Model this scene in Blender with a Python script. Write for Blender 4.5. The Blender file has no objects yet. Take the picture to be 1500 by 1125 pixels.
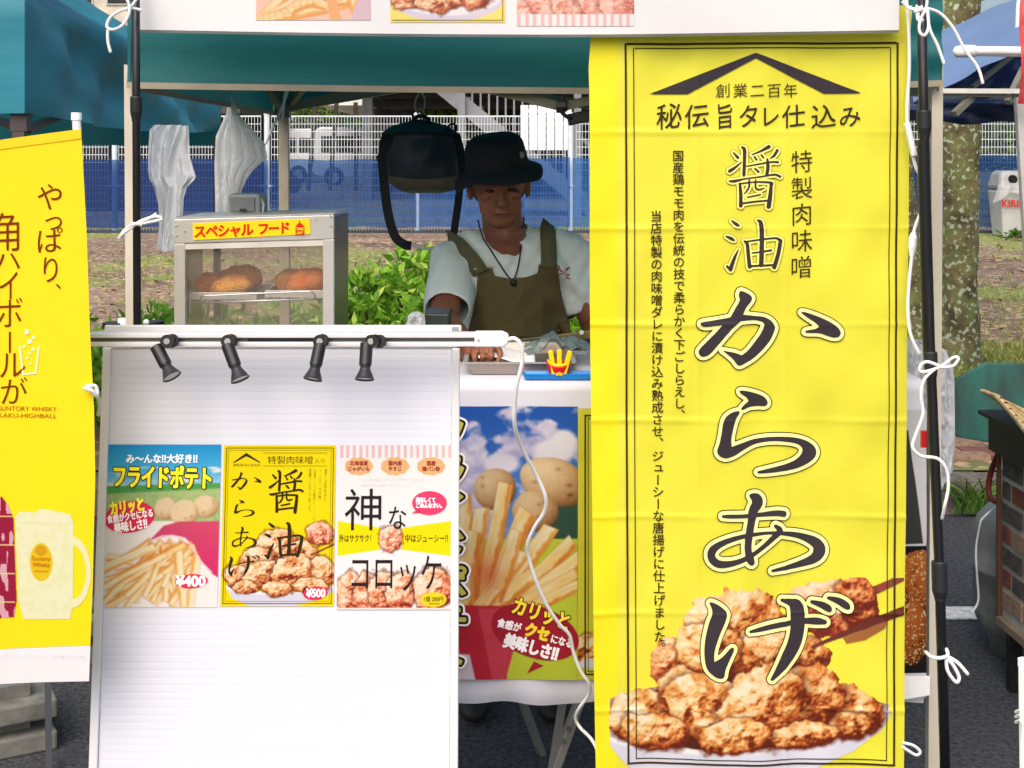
import bpy, math, random
import numpy as np
from mathutils import Vector, Matrix, Euler
from mathutils.bvhtree import BVHTree
R = math.radians
random.seed(7)
rng = np.random.default_rng(7)
scene = bpy.context.scene
col = scene.collection

# ------------------------------------------------------------ camera, sky, sun, exposure
FPX, HY, CH = 1960.0, 230.0, 1.58           # focal length in photo pixels, horizon row, eye height
cam_d = bpy.data.cameras.new('camera'); cam = bpy.data.objects.new('camera', cam_d); col.objects.link(cam)
cam.location = (0, 0, CH); cam.rotation_euler = (R(90), 0, 0)
cam_d.sensor_width = 36; cam_d.lens = FPX / 1500 * 36
cam_d.shift_y = -(562.5 - HY) / 1500
cam_d.clip_start = 0.05; cam_d.clip_end = 600
scene.camera = cam
world = bpy.data.worlds.new('World'); scene.world = world; world.use_nodes = True
wn = world.node_tree; wn.nodes.clear()
wo = wn.nodes.new('ShaderNodeOutputWorld'); bg = wn.nodes.new('ShaderNodeBackground'); sky = wn.nodes.new('ShaderNodeTexSky')
sky.sky_type = 'NISHITA'; sky.sun_disc = False
SUN_EL, SUN_ROT = 50, 196                    # sun high, behind the camera and a little to the left
sky.sun_elevation = R(SUN_EL); sky.sun_rotation = R(SUN_ROT); sky.air_density = 1.0; sky.dust_density = 6.0; sky.ozone_density = 1.0
bg.inputs['Strength'].default_value = 0.15
wn.links.new(sky.outputs[0], bg.inputs[0]); wn.links.new(bg.outputs[0], wo.inputs[0])
sun_d = bpy.data.lights.new('sun', 'SUN'); sun_d.energy = .72; sun_d.angle = R(75); sun_d.color = (1, .965, .91)
sun = bpy.data.objects.new('sun', sun_d); col.objects.link(sun)
_a = R(SUN_ROT); _e = R(SUN_EL)
sdir = Vector((math.sin(_a) * math.cos(_e), math.cos(_a) * math.cos(_e), math.sin(_e)))
sun.rotation_euler = sdir.to_track_quat('Z', 'Y').to_euler(); sun.location = (0, 0, 12)
vs = scene.view_settings; vs.view_transform = 'Standard'; vs.look = 'None'; vs.gamma = 1; vs.use_curve_mapping = False
vs.exposure = 0.64
scene.cycles.max_bounces = 8; scene.cycles.transparent_max_bounces = 24

# ------------------------------------------------------------ helpers
def S(r, g=None, b=None):
    if g is None: r, g, b = r
    f = lambda c: (c / 255) / 12.92 if c / 255 <= .04045 else ((c / 255 + .055) / 1.055) ** 2.4
    return (f(r), f(g), f(b))
MATS = {}
def mat(name, c, rough=.6, metal=0, var=.12, scale=9, bump=0, bscale=60, spec=.4, trans=0, emit=0, c2=None, stretch=(1, 1, 1), coat=0, detail=5):
    if name in MATS: return MATS[name]
    m = bpy.data.materials.new(name); m.use_nodes = True; nt = m.node_tree; b = nt.nodes['Principled BSDF']
    b.inputs['Roughness'].default_value = rough; b.inputs['Metallic'].default_value = metal
    b.inputs['Specular IOR Level'].default_value = spec; b.inputs['Coat Weight'].default_value = coat
    tc = nt.nodes.new('ShaderNodeTexCoord'); mp = nt.nodes.new('ShaderNodeMapping'); mp.inputs['Scale'].default_value = stretch
    nt.links.new(tc.outputs['Object'], mp.inputs[0])
    nz = nt.nodes.new('ShaderNodeTexNoise'); nz.inputs['Scale'].default_value = scale; nz.inputs['Detail'].default_value = detail
    nt.links.new(mp.outputs[0], nz.inputs['Vector'])
    rp = nt.nodes.new('ShaderNodeValToRGB'); nt.links.new(nz.outputs['Fac'], rp.inputs[0])
    k = c2 if c2 is not None else tuple(x * (1 - var) for x in c)
    rp.color_ramp.elements[0].position = .34; rp.color_ramp.elements[1].position = .66
    rp.color_ramp.elements[0].color = (*k, 1); rp.color_ramp.elements[1].color = (*(c if c2 is not None else tuple(min(x * (1 + var), .95) for x in c)), 1)
    nt.links.new(rp.outputs[0], b.inputs['Base Color'])
    if bump:
        n2 = nt.nodes.new('ShaderNodeTexNoise'); n2.inputs['Scale'].default_value = bscale; n2.inputs['Detail'].default_value = 6
        nt.links.new(mp.outputs[0], n2.inputs['Vector'])
        bp = nt.nodes.new('ShaderNodeBump'); bp.inputs['Strength'].default_value = bump; bp.inputs['Distance'].default_value = .01
        nt.links.new(n2.outputs['Fac'], bp.inputs['Height']); nt.links.new(bp.outputs[0], b.inputs['Normal'])
    if trans:
        out = nt.nodes['Material Output']; tr = nt.nodes.new('ShaderNodeBsdfTranslucent'); mx = nt.nodes.new('ShaderNodeMixShader')
        mx.inputs[0].default_value = trans; nt.links.new(rp.outputs[0], tr.inputs[0])
        nt.links.new(b.outputs[0], mx.inputs[1]); nt.links.new(tr.outputs[0], mx.inputs[2]); nt.links.new(mx.outputs[0], out.inputs[0])
    MATS[name] = m; return m
def seethrough(m, fac, tint=None):
    nt = m.node_tree; out = nt.nodes['Material Output']; src = out.inputs[0].links[0].from_socket
    tr = nt.nodes.new('ShaderNodeBsdfTransparent'); mx = nt.nodes.new('ShaderNodeMixShader'); mx.inputs[0].default_value = fac
    if tint: tr.inputs[0].default_value = (*tint, 1)
    nt.links.new(src, mx.inputs[1]); nt.links.new(tr.outputs[0], mx.inputs[2]); nt.links.new(mx.outputs[0], out.inputs[0]); return m
def ink(c):
    key = 'ink_%d_%d_%d' % tuple(int(v * 255) for v in c)
    return mat(key, c, rough=.65, var=.03, scale=40, spec=.12)
pm = bpy.data.materials.new('printed_colour'); pm.use_nodes = True
_at = pm.node_tree.nodes.new('ShaderNodeAttribute'); _at.attribute_name = 'ink'
_b = pm.node_tree.nodes['Principled BSDF']; _b.inputs['Roughness'].default_value = .6; _b.inputs['Specular IOR Level'].default_value = .12
pm.node_tree.links.new(_at.outputs['Color'], _b.inputs['Base Color'])

def P(px, py, Y):
    return Vector(((px - 750) / FPX * Y, Y, CH - (py - HY) / FPX * Y))
def tag(o, label=None, cat=None, group=None, kind=None):
    if label: o['label'] = label
    if cat: o['category'] = cat
    if group: o['group'] = group
    if kind: o['kind'] = kind
    return o
def empty(name, loc=(0, 0, 0), label=None, cat=None, group=None, kind=None):
    o = bpy.data.objects.new(name, None); o.location = loc; o.empty_display_size = .1; col.objects.link(o)
    return tag(o, label, cat, group, kind)
def put(name, me, parent=None, loc=None, **k):
    o = bpy.data.objects.new(name, me); col.objects.link(o)
    if loc is not None: o.location = loc
    if parent is not None:
        o.parent = parent
        L = Vector((0, 0, 0)); q = parent
        while q is not None: L += q.location; q = q.parent
        if loc is None: o.location = -L      # geometry is written in world coordinates
    return tag(o, **k)
def shift_origin(me, v):
    me.transform(Matrix.Translation(-Vector(v)))

class MB:
    def __init__(s): s.v = []; s.f = []; s.mi = []; s.m = 0
    def add(s, vs, fs):
        n = len(s.v); s.v += [tuple(v) for v in vs]; s.f += [tuple(i + n for i in f) for f in fs]; s.mi += [s.m] * len(fs); return s
    def box(s, a, b, rot=None, piv=None):
        x0, y0, z0 = a; x1, y1, z1 = b
        vs = [Vector(p) for p in ((x0, y0, z0), (x1, y0, z0), (x1, y1, z0), (x0, y1, z0), (x0, y0, z1), (x1, y0, z1), (x1, y1, z1), (x0, y1, z1))]
        if rot:
            c = Vector(piv) if piv is not None else (Vector(a) + Vector(b)) / 2; M = Euler(rot).to_matrix(); vs = [M @ (v - c) + c for v in vs]
        return s.add(vs, [(0, 3, 2, 1), (4, 5, 6, 7), (0, 1, 5, 4), (1, 2, 6, 5), (2, 3, 7, 6), (3, 0, 4, 7)])
    def bar(s, p, q, w, h=None, up=(0, 0, 1)):
        h = h or w; p = Vector(p); q = Vector(q); d = (q - p).normalized(); u = Vector(up)
        if abs(d.dot(u)) > .98: u = Vector((0, 1, 0))
        sx = d.cross(u).normalized(); sz = sx.cross(d)
        vs = [c + sx * i * w / 2 + sz * j * h / 2 for c in (p, q) for i, j in ((-1, -1), (1, -1), (1, 1), (-1, 1))]
        return s.add(vs, [(0, 1, 2, 3), (7, 6, 5, 4), (0, 4, 5, 1), (1, 5, 6, 2), (2, 6, 7, 3), (3, 7, 4, 0)])
    def tube(s, pts, r, n=10, cap=True, sq=1):
        pts = [Vector(p) for p in pts]; rs = r if isinstance(r, (list, tuple)) else [r] * len(pts)
        vs = []; fs = []; prev = None
        for i, p in enumerate(pts):
            d = (pts[min(i + 1, len(pts) - 1)] - pts[max(i - 1, 0)])
            d = d.normalized() if d.length > 1e-9 else Vector((0, 0, 1))
            if prev is None:
                u = Vector((0, 0, 1)) if abs(d.z) < .9 else Vector((0, 1, 0)); a = d.cross(u).normalized()
            else: a = (prev - d * prev.dot(d)).normalized()
            prev = a; b = d.cross(a)
            for k in range(n):
                t = 2 * math.pi * k / n; vs.append(p + (a * math.cos(t) + b * math.sin(t) * sq) * rs[i])
        for i in range(len(pts) - 1):
            for k in range(n):
                k2 = (k + 1) % n; fs.append((i * n + k, i * n + k2, (i + 1) * n + k2, (i + 1) * n + k))
        if cap: fs.append(tuple(range(n))[::-1]); fs.append(tuple((len(pts) - 1) * n + k for k in range(n)))
        return s.add(vs, fs)
    def ell(s, c, r, n=16, m=10, rot=None, noise=0):
        c = Vector(c); vs = []; fs = []; M = Euler(rot).to_matrix() if rot else None
        for i in range(m + 1):
            th = math.pi * i / m
            for k in range(n):
                ph = 2 * math.pi * k / n
                v = Vector((r[0] * math.sin(th) * math.cos(ph), r[1] * math.sin(th) * math.sin(ph), r[2] * math.cos(th)))
                if noise: v *= 1 + noise * (random.random() - .5)
                if M: v = M @ v
                vs.append(c + v)
        for i in range(m):
            for k in range(n):
                k2 = (k + 1) % n; fs.append((i * n + k, i * n + k2, (i + 1) * n + k2, (i + 1) * n + k)[::-1])
        return s.add(vs, fs)
    def prism(s, poly, d):          # poly: closed 3-D outline, d: thickness vector
        n = len(poly); d = Vector(d); vs = [Vector(p) for p in poly] + [Vector(p) + d for p in poly]
        return s.add(vs, [tuple(range(n)), tuple(range(n, 2 * n))[::-1]] + [(i, i + n, (i + 1) % n + n, (i + 1) % n) for i in range(n)])
    def grid(s, fn, nu, nv):        # fn(u,v) -> point
        vs = [fn(i / nu, j / nv) for j in range(nv + 1) for i in range(nu + 1)]
        return s.add(vs, [(j * (nu + 1) + i, j * (nu + 1) + i + 1, (j + 1) * (nu + 1) + i + 1, (j + 1) * (nu + 1) + i) for j in range(nv) for i in range(nu)])
    def mesh(s, name, mats, smooth=False):
        me = bpy.data.meshes.new(name); me.from_pydata(s.v, [], s.f)
        for m in (mats if isinstance(mats, (list, tuple)) else [mats]): me.materials.append(m)
        if isinstance(mats, (list, tuple)): me.polygons.foreach_set('material_index', s.mi)
        if smooth: me.polygons.foreach_set('use_smooth', [True] * len(me.polygons))
        me.update(); return me
    def build(s, name, mats, parent=None, smooth=False, bevel=0, solid=0, loc=None, **k):
        o = put(name, s.mesh(name, mats, smooth), parent, loc, **k)
        if solid: q = o.modifiers.new('s', 'SOLIDIFY'); q.thickness = solid; q.offset = 0
        if bevel:
            q = o.modifiers.new('b', 'BEVEL'); q.width = bevel; q.segments = 2; q.limit_method = 'ANGLE'
        return o
def smooth_pts(pts, k=6):
    pts = [Vector(p) for p in pts]; out = []
    for i in range(len(pts) - 1):
        p0, p1, p2, p3 = pts[max(i - 1, 0)], pts[i], pts[i + 1], pts[min(i + 2, len(pts) - 1)]
        for j in range(k):
            t = j / k
            out.append(.5 * ((2 * p1) + (p2 - p0) * t + (2 * p0 - 5 * p1 + 4 * p2 - p3) * t * t + (3 * p1 - p0 - 3 * p2 + p3) * t ** 3))
    return out + [pts[-1]]
def bulk(name, V, F, mats, mi=None, colors=None, smooth=False):
    me = bpy.data.meshes.new(name); V = np.asarray(V, np.float32); F = np.asarray(F, np.int32); n = F.shape[1]
    me.vertices.add(len(V)); me.vertices.foreach_set('co', V.ravel())
    me.loops.add(F.size); me.loops.foreach_set('vertex_index', F.ravel())
    me.polygons.add(len(F)); me.polygons.foreach_set('loop_start', np.arange(0, F.size, n, dtype=np.int32))
    for m in mats: me.materials.append(m)
    if mi is not None: me.polygons.foreach_set('material_index', np.asarray(mi, np.int32))
    if smooth: me.polygons.foreach_set('use_smooth', np.ones(len(F), bool))
    me.update(calc_edges=True)
    if colors is not None:
        a = me.color_attributes.new('ink', 'FLOAT_COLOR', 'POINT')
        c = np.ones((len(V), 4), np.float32); c[:, :3] = colors; a.data.foreach_set('color', c.ravel())
    return me

# ---- printed surfaces: photo pixel -> point on a real sheet standing at its own distance
class Flat:
    def __init__(s, Y, wave=None): s.Y = Y; s.wave = wave
    def pt(s, px, py, off=0):
        px = np.asarray(px, float); py = np.asarray(py, float)
        x = (px - 750) / FPX * s.Y; z = CH - (py - HY) / FPX * s.Y
        y = np.full_like(x, s.Y) - off
        if s.wave: y = y + s.wave(x, z)
        return np.stack([x, y, z], -1)
class Tilt:                           # plane y = a + b*z (leaning) + c*x (turned)
    def __init__(s, a, b, c=0): s.a, s.b, s.c = a, b, c; s.n = Vector((c, -1, b)).normalized()
    def pt(s, px, py, off=0):
        px = np.asarray(px, float); py = np.asarray(py, float)
        u = (px - 750) / FPX; w = -(py - HY) / FPX
        Y = (s.a + s.b * CH) / (1 - s.b * w - s.c * u)
        p = np.stack([u * Y, Y, CH + w * Y], -1)
        return p + np.array(s.n) * off
def vec(surf, px, py, off=0):
    return Vector(surf.pt(np.array([px]), np.array([py]), off)[0])

# ---- painting flat prints as coloured grids
def sm(t): t = np.clip(t, 0, 1); return t * t * (3 - 2 * t)
_lat = rng.random((256, 256))
def vnoise(x, y, seed=0):
    x = x + seed * 17.37; y = y + seed * 5.91
    xi = np.floor(x).astype(int); yi = np.floor(y).astype(int); fx = sm(x - xi); fy = sm(y - yi)
    g = lambda a, b: _lat[a & 255, b & 255]
    return (g(xi, yi) * (1 - fx) + g(xi + 1, yi) * fx) * (1 - fy) + (g(xi, yi + 1) * (1 - fx) + g(xi + 1, yi + 1) * fx) * fy
def fbm(x, y, seed=0, o=4):
    t = 0; a = .5
    for i in range(o): t = t + a * vnoise(x * 2 ** i, y * 2 ** i, seed + i * 3); a *= .5
    return t / .9375
class Canvas:
    def __init__(s, x0, y0, x1, y1, base, k=1.0):
        s.b = (x0, y0, x1, y1); s.nx = int((x1 - x0) * k); s.ny = int((y1 - y0) * k)
        s.X, s.Y = np.meshgrid(np.linspace(x0, x1, s.nx + 1), np.linspace(y0, y1, s.ny + 1))
        s.c = np.zeros(s.X.shape + (3,)); s.c[:] = np.array(base) / 255.; s.a = np.ones(s.X.shape)
    def fill(s, mask, rgb, shade=None):
        m = np.clip(mask, 0, 1)[..., None]; rgb = np.asarray(rgb, float)
        rgb = rgb / 255. if rgb.ndim == 1 else rgb
        if shade is not None: rgb = rgb * shade[..., None]
        s.c = s.c * (1 - m) + rgb * m; s.a = np.maximum(s.a, m[..., 0])
    def rect(s, x0, y0, x1, y1, rgb): s.fill(((s.X >= x0) & (s.X <= x1) & (s.Y >= y0) & (s.Y <= y1)).astype(float), rgb)
    def poly(s, pts, rgb): s.fill(np.clip(poly_sdf(pts, s.X, s.Y) + .5, 0, 1), rgb)
    def ellipse(s, cx, cy, rx, ry, rgb, rot=0, soft=1.0):
        u, v = s.uv(cx, cy, rot); d = 1 - np.hypot(u / rx, v / ry); s.fill(np.clip(d * min(rx, ry) / soft + .5, 0, 1), rgb)
    def uv(s, cx, cy, rot):
        t = R(rot); dx = s.X - cx; dy = s.Y - cy; return dx * math.cos(t) + dy * math.sin(t), -dx * math.sin(t) + dy * math.cos(t)
    def chicken(s, cx, cy, rx, ry, rot=0, seed=1, dark=0., fine=1.0, pink=0.):
        u, v = s.uv(cx, cy, rot)
        sc = (rx + ry) / 2
        n1 = fbm(s.X / (sc * .50), s.Y / (sc * .50), seed, 3); n2 = fbm(s.X / (10 * fine), s.Y / (10 * fine), seed + 5, 4); n3 = vnoise(s.X / (3.0 * fine), s.Y / (3.0 * fine), seed + 9)
        r = np.hypot(u / rx, v / ry) * (1 + .50 * (n1 - .5) + .22 * (n2 - .5))
        h = np.sqrt(np.clip(1 - r ** 2, 0, 1)) * sc * .55 + n2 * 9.5 * fine + n1 * sc * .42 + n3 * 1.4 * fine
        gy, gx = np.gradient(h, s.Y[1, 0] - s.Y[0, 0], s.X[0, 1] - s.X[0, 0])
        l = (-gx * -.45 + -gy * -.75 + .75) / np.sqrt(1 + gx ** 2 + gy ** 2)
        patch = sm((fbm(s.X / (sc * .36), s.Y / (sc * .36), seed + 21, 3) - .53) * 5 + .5)
        t = np.clip(l * .60 + .23 + (n2 - .5) * .60 + (n3 - .5) * .10 - patch * .36 - dark, 0, 1)
        st = np.array([0, .16, .34, .52, .72, 1.0])
        cs = np.array([[104, 40, 20], [172, 80, 34], [218, 132, 58], [240, 180, 102], [252, 218, 154], [255, 243, 210]]) / 255.
        if pink: cs = cs * (1 - pink) + np.array([[140, 48, 40], [204, 84, 66], [234, 132, 104], [246, 172, 140], [253, 210, 182], [255, 238, 220]]) / 255. * pink
        rgb = np.stack([np.interp(t, st, cs[:, i]) for i in range(3)], -1)
        m = np.clip((1 - r) * sc / 1.3, 0, 1)
        s.fill(np.clip((1.17 - r) * 4.5, 0, 1) * .72 * s.a, (96, 36, 20))
        s.fill(m, rgb)
    def fry(s, x0, y0, x1, y1, w, seed=0, tone=0., w1=None):
        d = np.array([x1 - x0, y1 - y0], float); L = np.hypot(*d); d /= L
        a = (s.X - x0) * d[0] + (s.Y - y0) * d[1]; b = -(s.X - x0) * d[1] + (s.Y - y0) * d[0]
        b = b + 2.2 * np.sin(a / L * 3 + seed)
        q = np.clip(a / L, 0, 1); hw = w / 2 * (1 - q + q * (w1 / w if w1 else .86))
        inside = np.minimum(hw - np.abs(b), np.minimum(a, L - a) + .3 * b * math.sin(seed))
        m = np.clip(inside + .5, 0, 1); f = b / hw
        n = fbm(s.X / 9, s.Y / 9, seed, 3); n2 = fbm(a / 22, b / 5, seed + 2, 2)
        side = sm((f - .22 + (n - .5) * .6) * 3)
        l = 1 - side; t = np.clip(.30 + .55 * l + (n2 - .5) * .55 - tone + .18 * q, 0, 1)
        st = np.array([0, .25, .5, .75, 1.]); cs = np.array([[204, 110, 44], [232, 150, 66], [246, 188, 98], [252, 218, 140], [255, 240, 196]]) / 255.
        rgb = np.stack([np.interp(t, st, cs[:, i]) for i in range(3)], -1)
        s.fill(np.clip(inside / 1.6 + 1.6, 0, 1) * .22 * s.a, (196, 96, 40)); s.fill(m, rgb)
    def potato(s, cx, cy, rx, ry, rot=0, seed=0, pale=0.):
        u, v = s.uv(cx, cy, rot); n1 = fbm(s.X / rx * 1.2, s.Y / rx * 1.2, seed, 2)
        r = np.hypot(u / rx, v / ry) * (1 + .12 * (n1 - .5)); z = np.sqrt(np.clip(1 - r * r, 0, 1))
        l = np.clip(.45 * z + .3 * (-(s.Y - cy) / ry) + .25 * (-(s.X - cx) / rx) + .32, 0, 1) + (fbm(s.X / 4, s.Y / 4, seed + 2, 3) - .5) * .16
        for k in range(4):
            ex, ey = cx + rx * .6 * math.cos(seed + k * 2.1), cy + ry * .55 * math.sin(seed * 2 + k * 1.7)
            l = l - .4 * np.exp(-(((s.X - ex) / (rx * .09)) ** 2 + ((s.Y - ey) / (ry * .08)) ** 2))
        st = np.array([0, .35, .7, 1.]); cs = np.array([[104, 70, 38], [168, 124, 80], [213, 175, 126], [240, 214, 172]]) / 255.
        rgb = np.stack([np.interp(np.clip(l + pale, 0, 1), st, cs[:, i]) for i in range(3)], -1)
        s.fill(np.clip((1 - r) * min(rx, ry) + .5, 0, 1), rgb)
    def blur(s, n=1):
        for _ in range(n):
            c = np.pad(s.c, ((1, 1), (1, 1), (0, 0)), 'edge'); s.c = (c[1:-1, 1:-1] * 4 + (c[:-2, 1:-1] + c[2:, 1:-1] + c[1:-1, :-2] + c[1:-1, 2:]) * 2 + c[:-2, :-2] + c[2:, 2:] + c[:-2, 2:] + c[2:, :-2]) / 16
    def emit(s, name, surf, parent, off=.001, gain=.66, **k):
        p = surf.pt(s.X.ravel(), s.Y.ravel(), off); w = s.X.shape[1]
        idx = np.arange(s.X.size).reshape(s.X.shape)
        F = np.stack([idx[:-1, :-1], idx[1:, :-1], idx[1:, 1:], idx[:-1, 1:]], -1).reshape(-1, 4)
        al = s.a.ravel(); F = F[(al[F].mean(1) > .5)]
        used = np.unique(F); remap = np.zeros(s.X.size, np.int32); remap[used] = np.arange(len(used))
        c = np.clip(s.c.reshape(-1, 3), 0, 1)[used]; lin = np.where(c <= .04045, c / 12.92, ((c + .055) / 1.055) ** 2.4) * gain
        return put(name, bulk(name, p[used], remap[F], [pm], colors=lin), parent, **k)

# ---- signed distance fields for lettering (positive inside, photo pixels)
def seg_dist(pts, X, Y, closed=True):
    best = np.full(X.shape, 1e9); wn_ = np.zeros(X.shape, int); n = len(pts)
    for i in range(n if closed else n - 1):
        ax, ay = pts[i]; bx, by = pts[(i + 1) % n]; dx, dy = bx - ax, by - ay; L = dx * dx + dy * dy
        if L < 1e-12: continue
        t = np.clip(((X - ax) * dx + (Y - ay) * dy) / L, 0, 1)
        best = np.minimum(best, (X - ax - t * dx) ** 2 + (Y - ay - t * dy) ** 2)
        cr = dx * (Y - ay) - dy * (X - ax)
        wn_ += ((ay <= Y) & (by > Y) & (cr > 0)).astype(int) - ((ay > Y) & (by <= Y) & (cr < 0)).astype(int)
    return best, wn_
def poly_sdf(pts, X, Y):
    d, w = seg_dist(pts, X, Y); d = np.sqrt(d); return np.where(w != 0, d, -d)
def polys_sdf(polys, X, Y):
    B = np.full(X.shape, 1e9); W = np.zeros(X.shape, int)
    for p in polys:
        d, w = seg_dist(p, X, Y); B = np.minimum(B, d); W += w
    B = np.sqrt(B); return np.where(W != 0, B, -B)
def rounded(pts, k=5):                 # closed Catmull-Rom, repeated points stay corners
    n = len(pts); out = []
    for i in range(n):
        p0, p1, p2, p3 = (np.array(pts[j % n], float) for j in (i - 1, i, i + 1, i + 2))
        if np.allclose(p1, p2): continue
        for j in range(k):
            t = j / k; out.append(tuple(.5 * (2 * p1 + (p2 - p0) * t + (2 * p0 - 5 * p1 + 4 * p2 - p3) * t * t + (3 * p1 - p0 - 3 * p2 + p3) * t ** 3)))
    return out
def stroke_sdf(strokes, X, Y):         # strokes: lists of (x, y, r)
    F = np.full(X.shape, -1e9)
    for st in strokes:
        q = [tuple(v) for v in smooth_pts(st, 4)] if len(st) > 2 else st
        for (ax, ay, ar), (bx, by, br) in zip(q[:-1], q[1:]):
            dx, dy = bx - ax, by - ay; L = dx * dx + dy * dy + 1e-9
            t = np.clip(((X - ax) * dx + (Y - ay) * dy) / L, 0, 1)
            F = np.maximum(F, ar + (br - ar) * t - np.hypot(X - ax - t * dx, Y - ay - t * dy))
    return F
def iso(F, X, Y, thr, run=7):                 # filled contour F > thr as triangles and short runs
    G = F - thr; ins = G > 0; V = []; Fc = []
    full = ins[:-1, :-1] & ins[1:, :-1] & ins[:-1, 1:] & ins[1:, 1:]
    anyi = ins[:-1, :-1] | ins[1:, :-1] | ins[:-1, 1:] | ins[1:, 1:]
    for j in range(full.shape[0]):
        row = full[j]
        if not row.any(): continue
        i = 0; n = len(row)
        while i < n:
            if row[i]:
                e = i
                while e < n and row[e] and e - i < run: e += 1
                b = len(V); V += [(X[j, i], Y[j, i]), (X[j, e], Y[j, e]), (X[j + 1, e], Y[j + 1, e]), (X[j + 1, i], Y[j + 1, i])]; Fc.append((b, b + 3, b + 2, b + 1)); i = e
            else: i += 1
    for j, i in np.argwhere(anyi & ~full):
        c = [(j, i), (j, i + 1), (j + 1, i + 1), (j + 1, i)]; out = []
        for a in range(4):
            p, q = c[a], c[(a + 1) % 4]; gp, gq = G[p], G[q]
            if gp > 0: out.append((X[p], Y[p]))
            if (gp > 0) != (gq > 0):
                t = gp / (gp - gq); out.append((X[p] + (X[q] - X[p]) * t, Y[p] + (Y[q] - Y[p]) * t))
        if len(out) >= 3:
            b = len(V); V += out; Fc.append(tuple(range(b, b + len(out)))[::-1])
    return V, Fc
class Letters:
    """collects printed shapes; every layer sits a little in front of the one before"""
    def __init__(s, surf, off=.0016, step=.0006): s.surf = surf; s.off = off; s.step = step; s.V = []; s.F = []; s.M = []; s.mats = []
    def layer(s, V, F, c, lv=0):
        if not V: return
        V = np.array(V); p = s.surf.pt(V[:, 0], V[:, 1], s.off + s.step * lv); n = len(s.V)
        m = ink(c)
        if m not in s.mats: s.mats.append(m)
        s.V += [tuple(q) for q in p]; s.F += [tuple(i + n for i in f) for f in F]; s.M += [s.mats.index(m)] * len(F)
    def sdf(s, fn, box, layers, cell=1.0, stretch=1.0):
        g = max([l[0] for l in layers] + [0]) + 2 * cell
        X, Y = np.meshgrid(np.arange(box[0] - g, box[2] + g + cell, cell), np.arange(box[1] - g, box[3] + g + cell, cell))
        F = fn(X, Y)
        for lv, (grow, c) in enumerate(layers):
            V, Fc = iso(F, X, Y, -grow, 1 if getattr(s.surf, 'wave', None) else 7); s.layer(V, Fc, c, lv)
    def poly(s, pts, c, lv=0): s.layer([p for p in pts], [tuple(range(len(pts)))[::-1]], c, lv)
    def rect(s, x0, y0, x1, y1, c, lv=0, seg=26):
        V = []; F = []; nx = max(1, int(abs(x1 - x0) / seg)); ny = max(1, int(abs(y1 - y0) / seg))
        for j in range(ny + 1):
            for i in range(nx + 1): V.append((x0 + (x1 - x0) * i / nx, y0 + (y1 - y0) * j / ny))
        for j in range(ny):
            for i in range(nx): a = j * (nx + 1) + i; F.append((a, a + nx + 1, a + nx + 2, a + 1))
        s.layer(V, F, c, lv)
    def frame(s, x0, y0, x1, y1, w, c, lv=0):
        s.rect(x0, y0, x1, y0 + w, c, lv); s.rect(x0, y1 - w, x1, y1, c, lv); s.rect(x0, y0 + w, x0 + w, y1 - w, c, lv); s.rect(x1 - w, y0 + w, x1, y1 - w, c, lv)
    def glyphs(s, polys, layers, cell, stretch=1.0):
        pts = [q for p in polys for q in p]; xs = [q[0] for q in pts]; ys = [q[1] for q in pts]
        ps = [[(x * stretch, y) for x, y in p] for p in polys]
        s.sdf(lambda X, Y: polys_sdf(ps, X * stretch, Y), (min(xs), min(ys), max(xs), max(ys)), layers, cell)
    def text(s, t, box, layers, cell=None, stretch=1.0, slant=0, rot=0, skew=0):
        """one line of type fitted into box; layers = [(grow in px, colour), ...]"""
        x0, y0, x1, y1 = box; cx, cy = (x0 + x1) / 2, (y0 + y1) / 2; ca, sa = math.cos(R(rot)), math.sin(R(rot))
        def xf(p):
            x, y = p; y -= slant * (x - cx); x += skew * (cy - y); dx, dy = x - cx, y - cy
            return (cx + dx * ca - dy * sa, cy + dx * sa + dy * ca)
        if all(ord(c) > 0x2E00 or c == '　' for c in t):
            w = (x1 - x0) / len(t)
            for i, ch in enumerate(t):
                if ch == '　': continue
                g = glyph(ch); ps = [[xf((x0 + (i + x) * w, y1 - (y + .12) * (y1 - y0))) for x, y in p] for p in g]
                s.glyphs(ps, layers, cell or max(.35, (y1 - y0) / 34), stretch)
        else:
            g = glyph(t); xs = [q[0] for p in g for q in p]; ys = [q[1] for p in g for q in p]; a, b, c, d = min(xs), max(xs), min(ys), max(ys)
            for p0 in [g]:
                ps = [[xf((x0 + (x - a) / (b - a) * (x1 - x0), y1 - (y - c) / (d - c) * (y1 - y0))) for x, y in p] for p in p0]
                s.glyphs(ps, layers, cell or max(.35, (y1 - y0) / 24), stretch)
    def vtext(s, t, cx, y0, y1, w, layers, cell=None, stretch=1.0, slant=0, skew=0, adv=None):
        """vertical Japanese line, top to bottom"""
        k = [({'、': .75, '。': .75, '　': .35}.get(c, 1) if adv is None else adv.get(c, 1)) for c in t]; h = (y1 - y0) / sum(k); y = y0
        for ch, a in zip(t, k):
            if ch == '　': y += h * a; continue
            g = glyph(ch); ps = []
            for p in g:
                q = []
                for (u, v) in p:
                    v = .88 - v                       # 0..1 downwards
                    if ch == 'ー': u, v = 1 - v + .0, u
                    if ch in '、。': u, v = u + .62, v - .62
                    if ch in 'っゃゅょュャョッァィ': u, v = u + .08, v - .1
                    X_ = cx + (u - .5) * w + skew * (y - y0); Y_ = y + v * h
                    q.append((X_, Y_ - slant * (X_ - cx)))
                ps.append(q)
            s.glyphs(ps, layers, cell or max(.35, w / 34), stretch); y += h * a
    def build(s, name, parent, **k):
        me = bpy.data.meshes.new(name); me.from_pydata(s.V, [], s.F)
        for m in s.mats: me.materials.append(m)
        me.polygons.foreach_set('material_index', s.M); me.update()
        return put(name, me, parent, **k)
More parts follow.
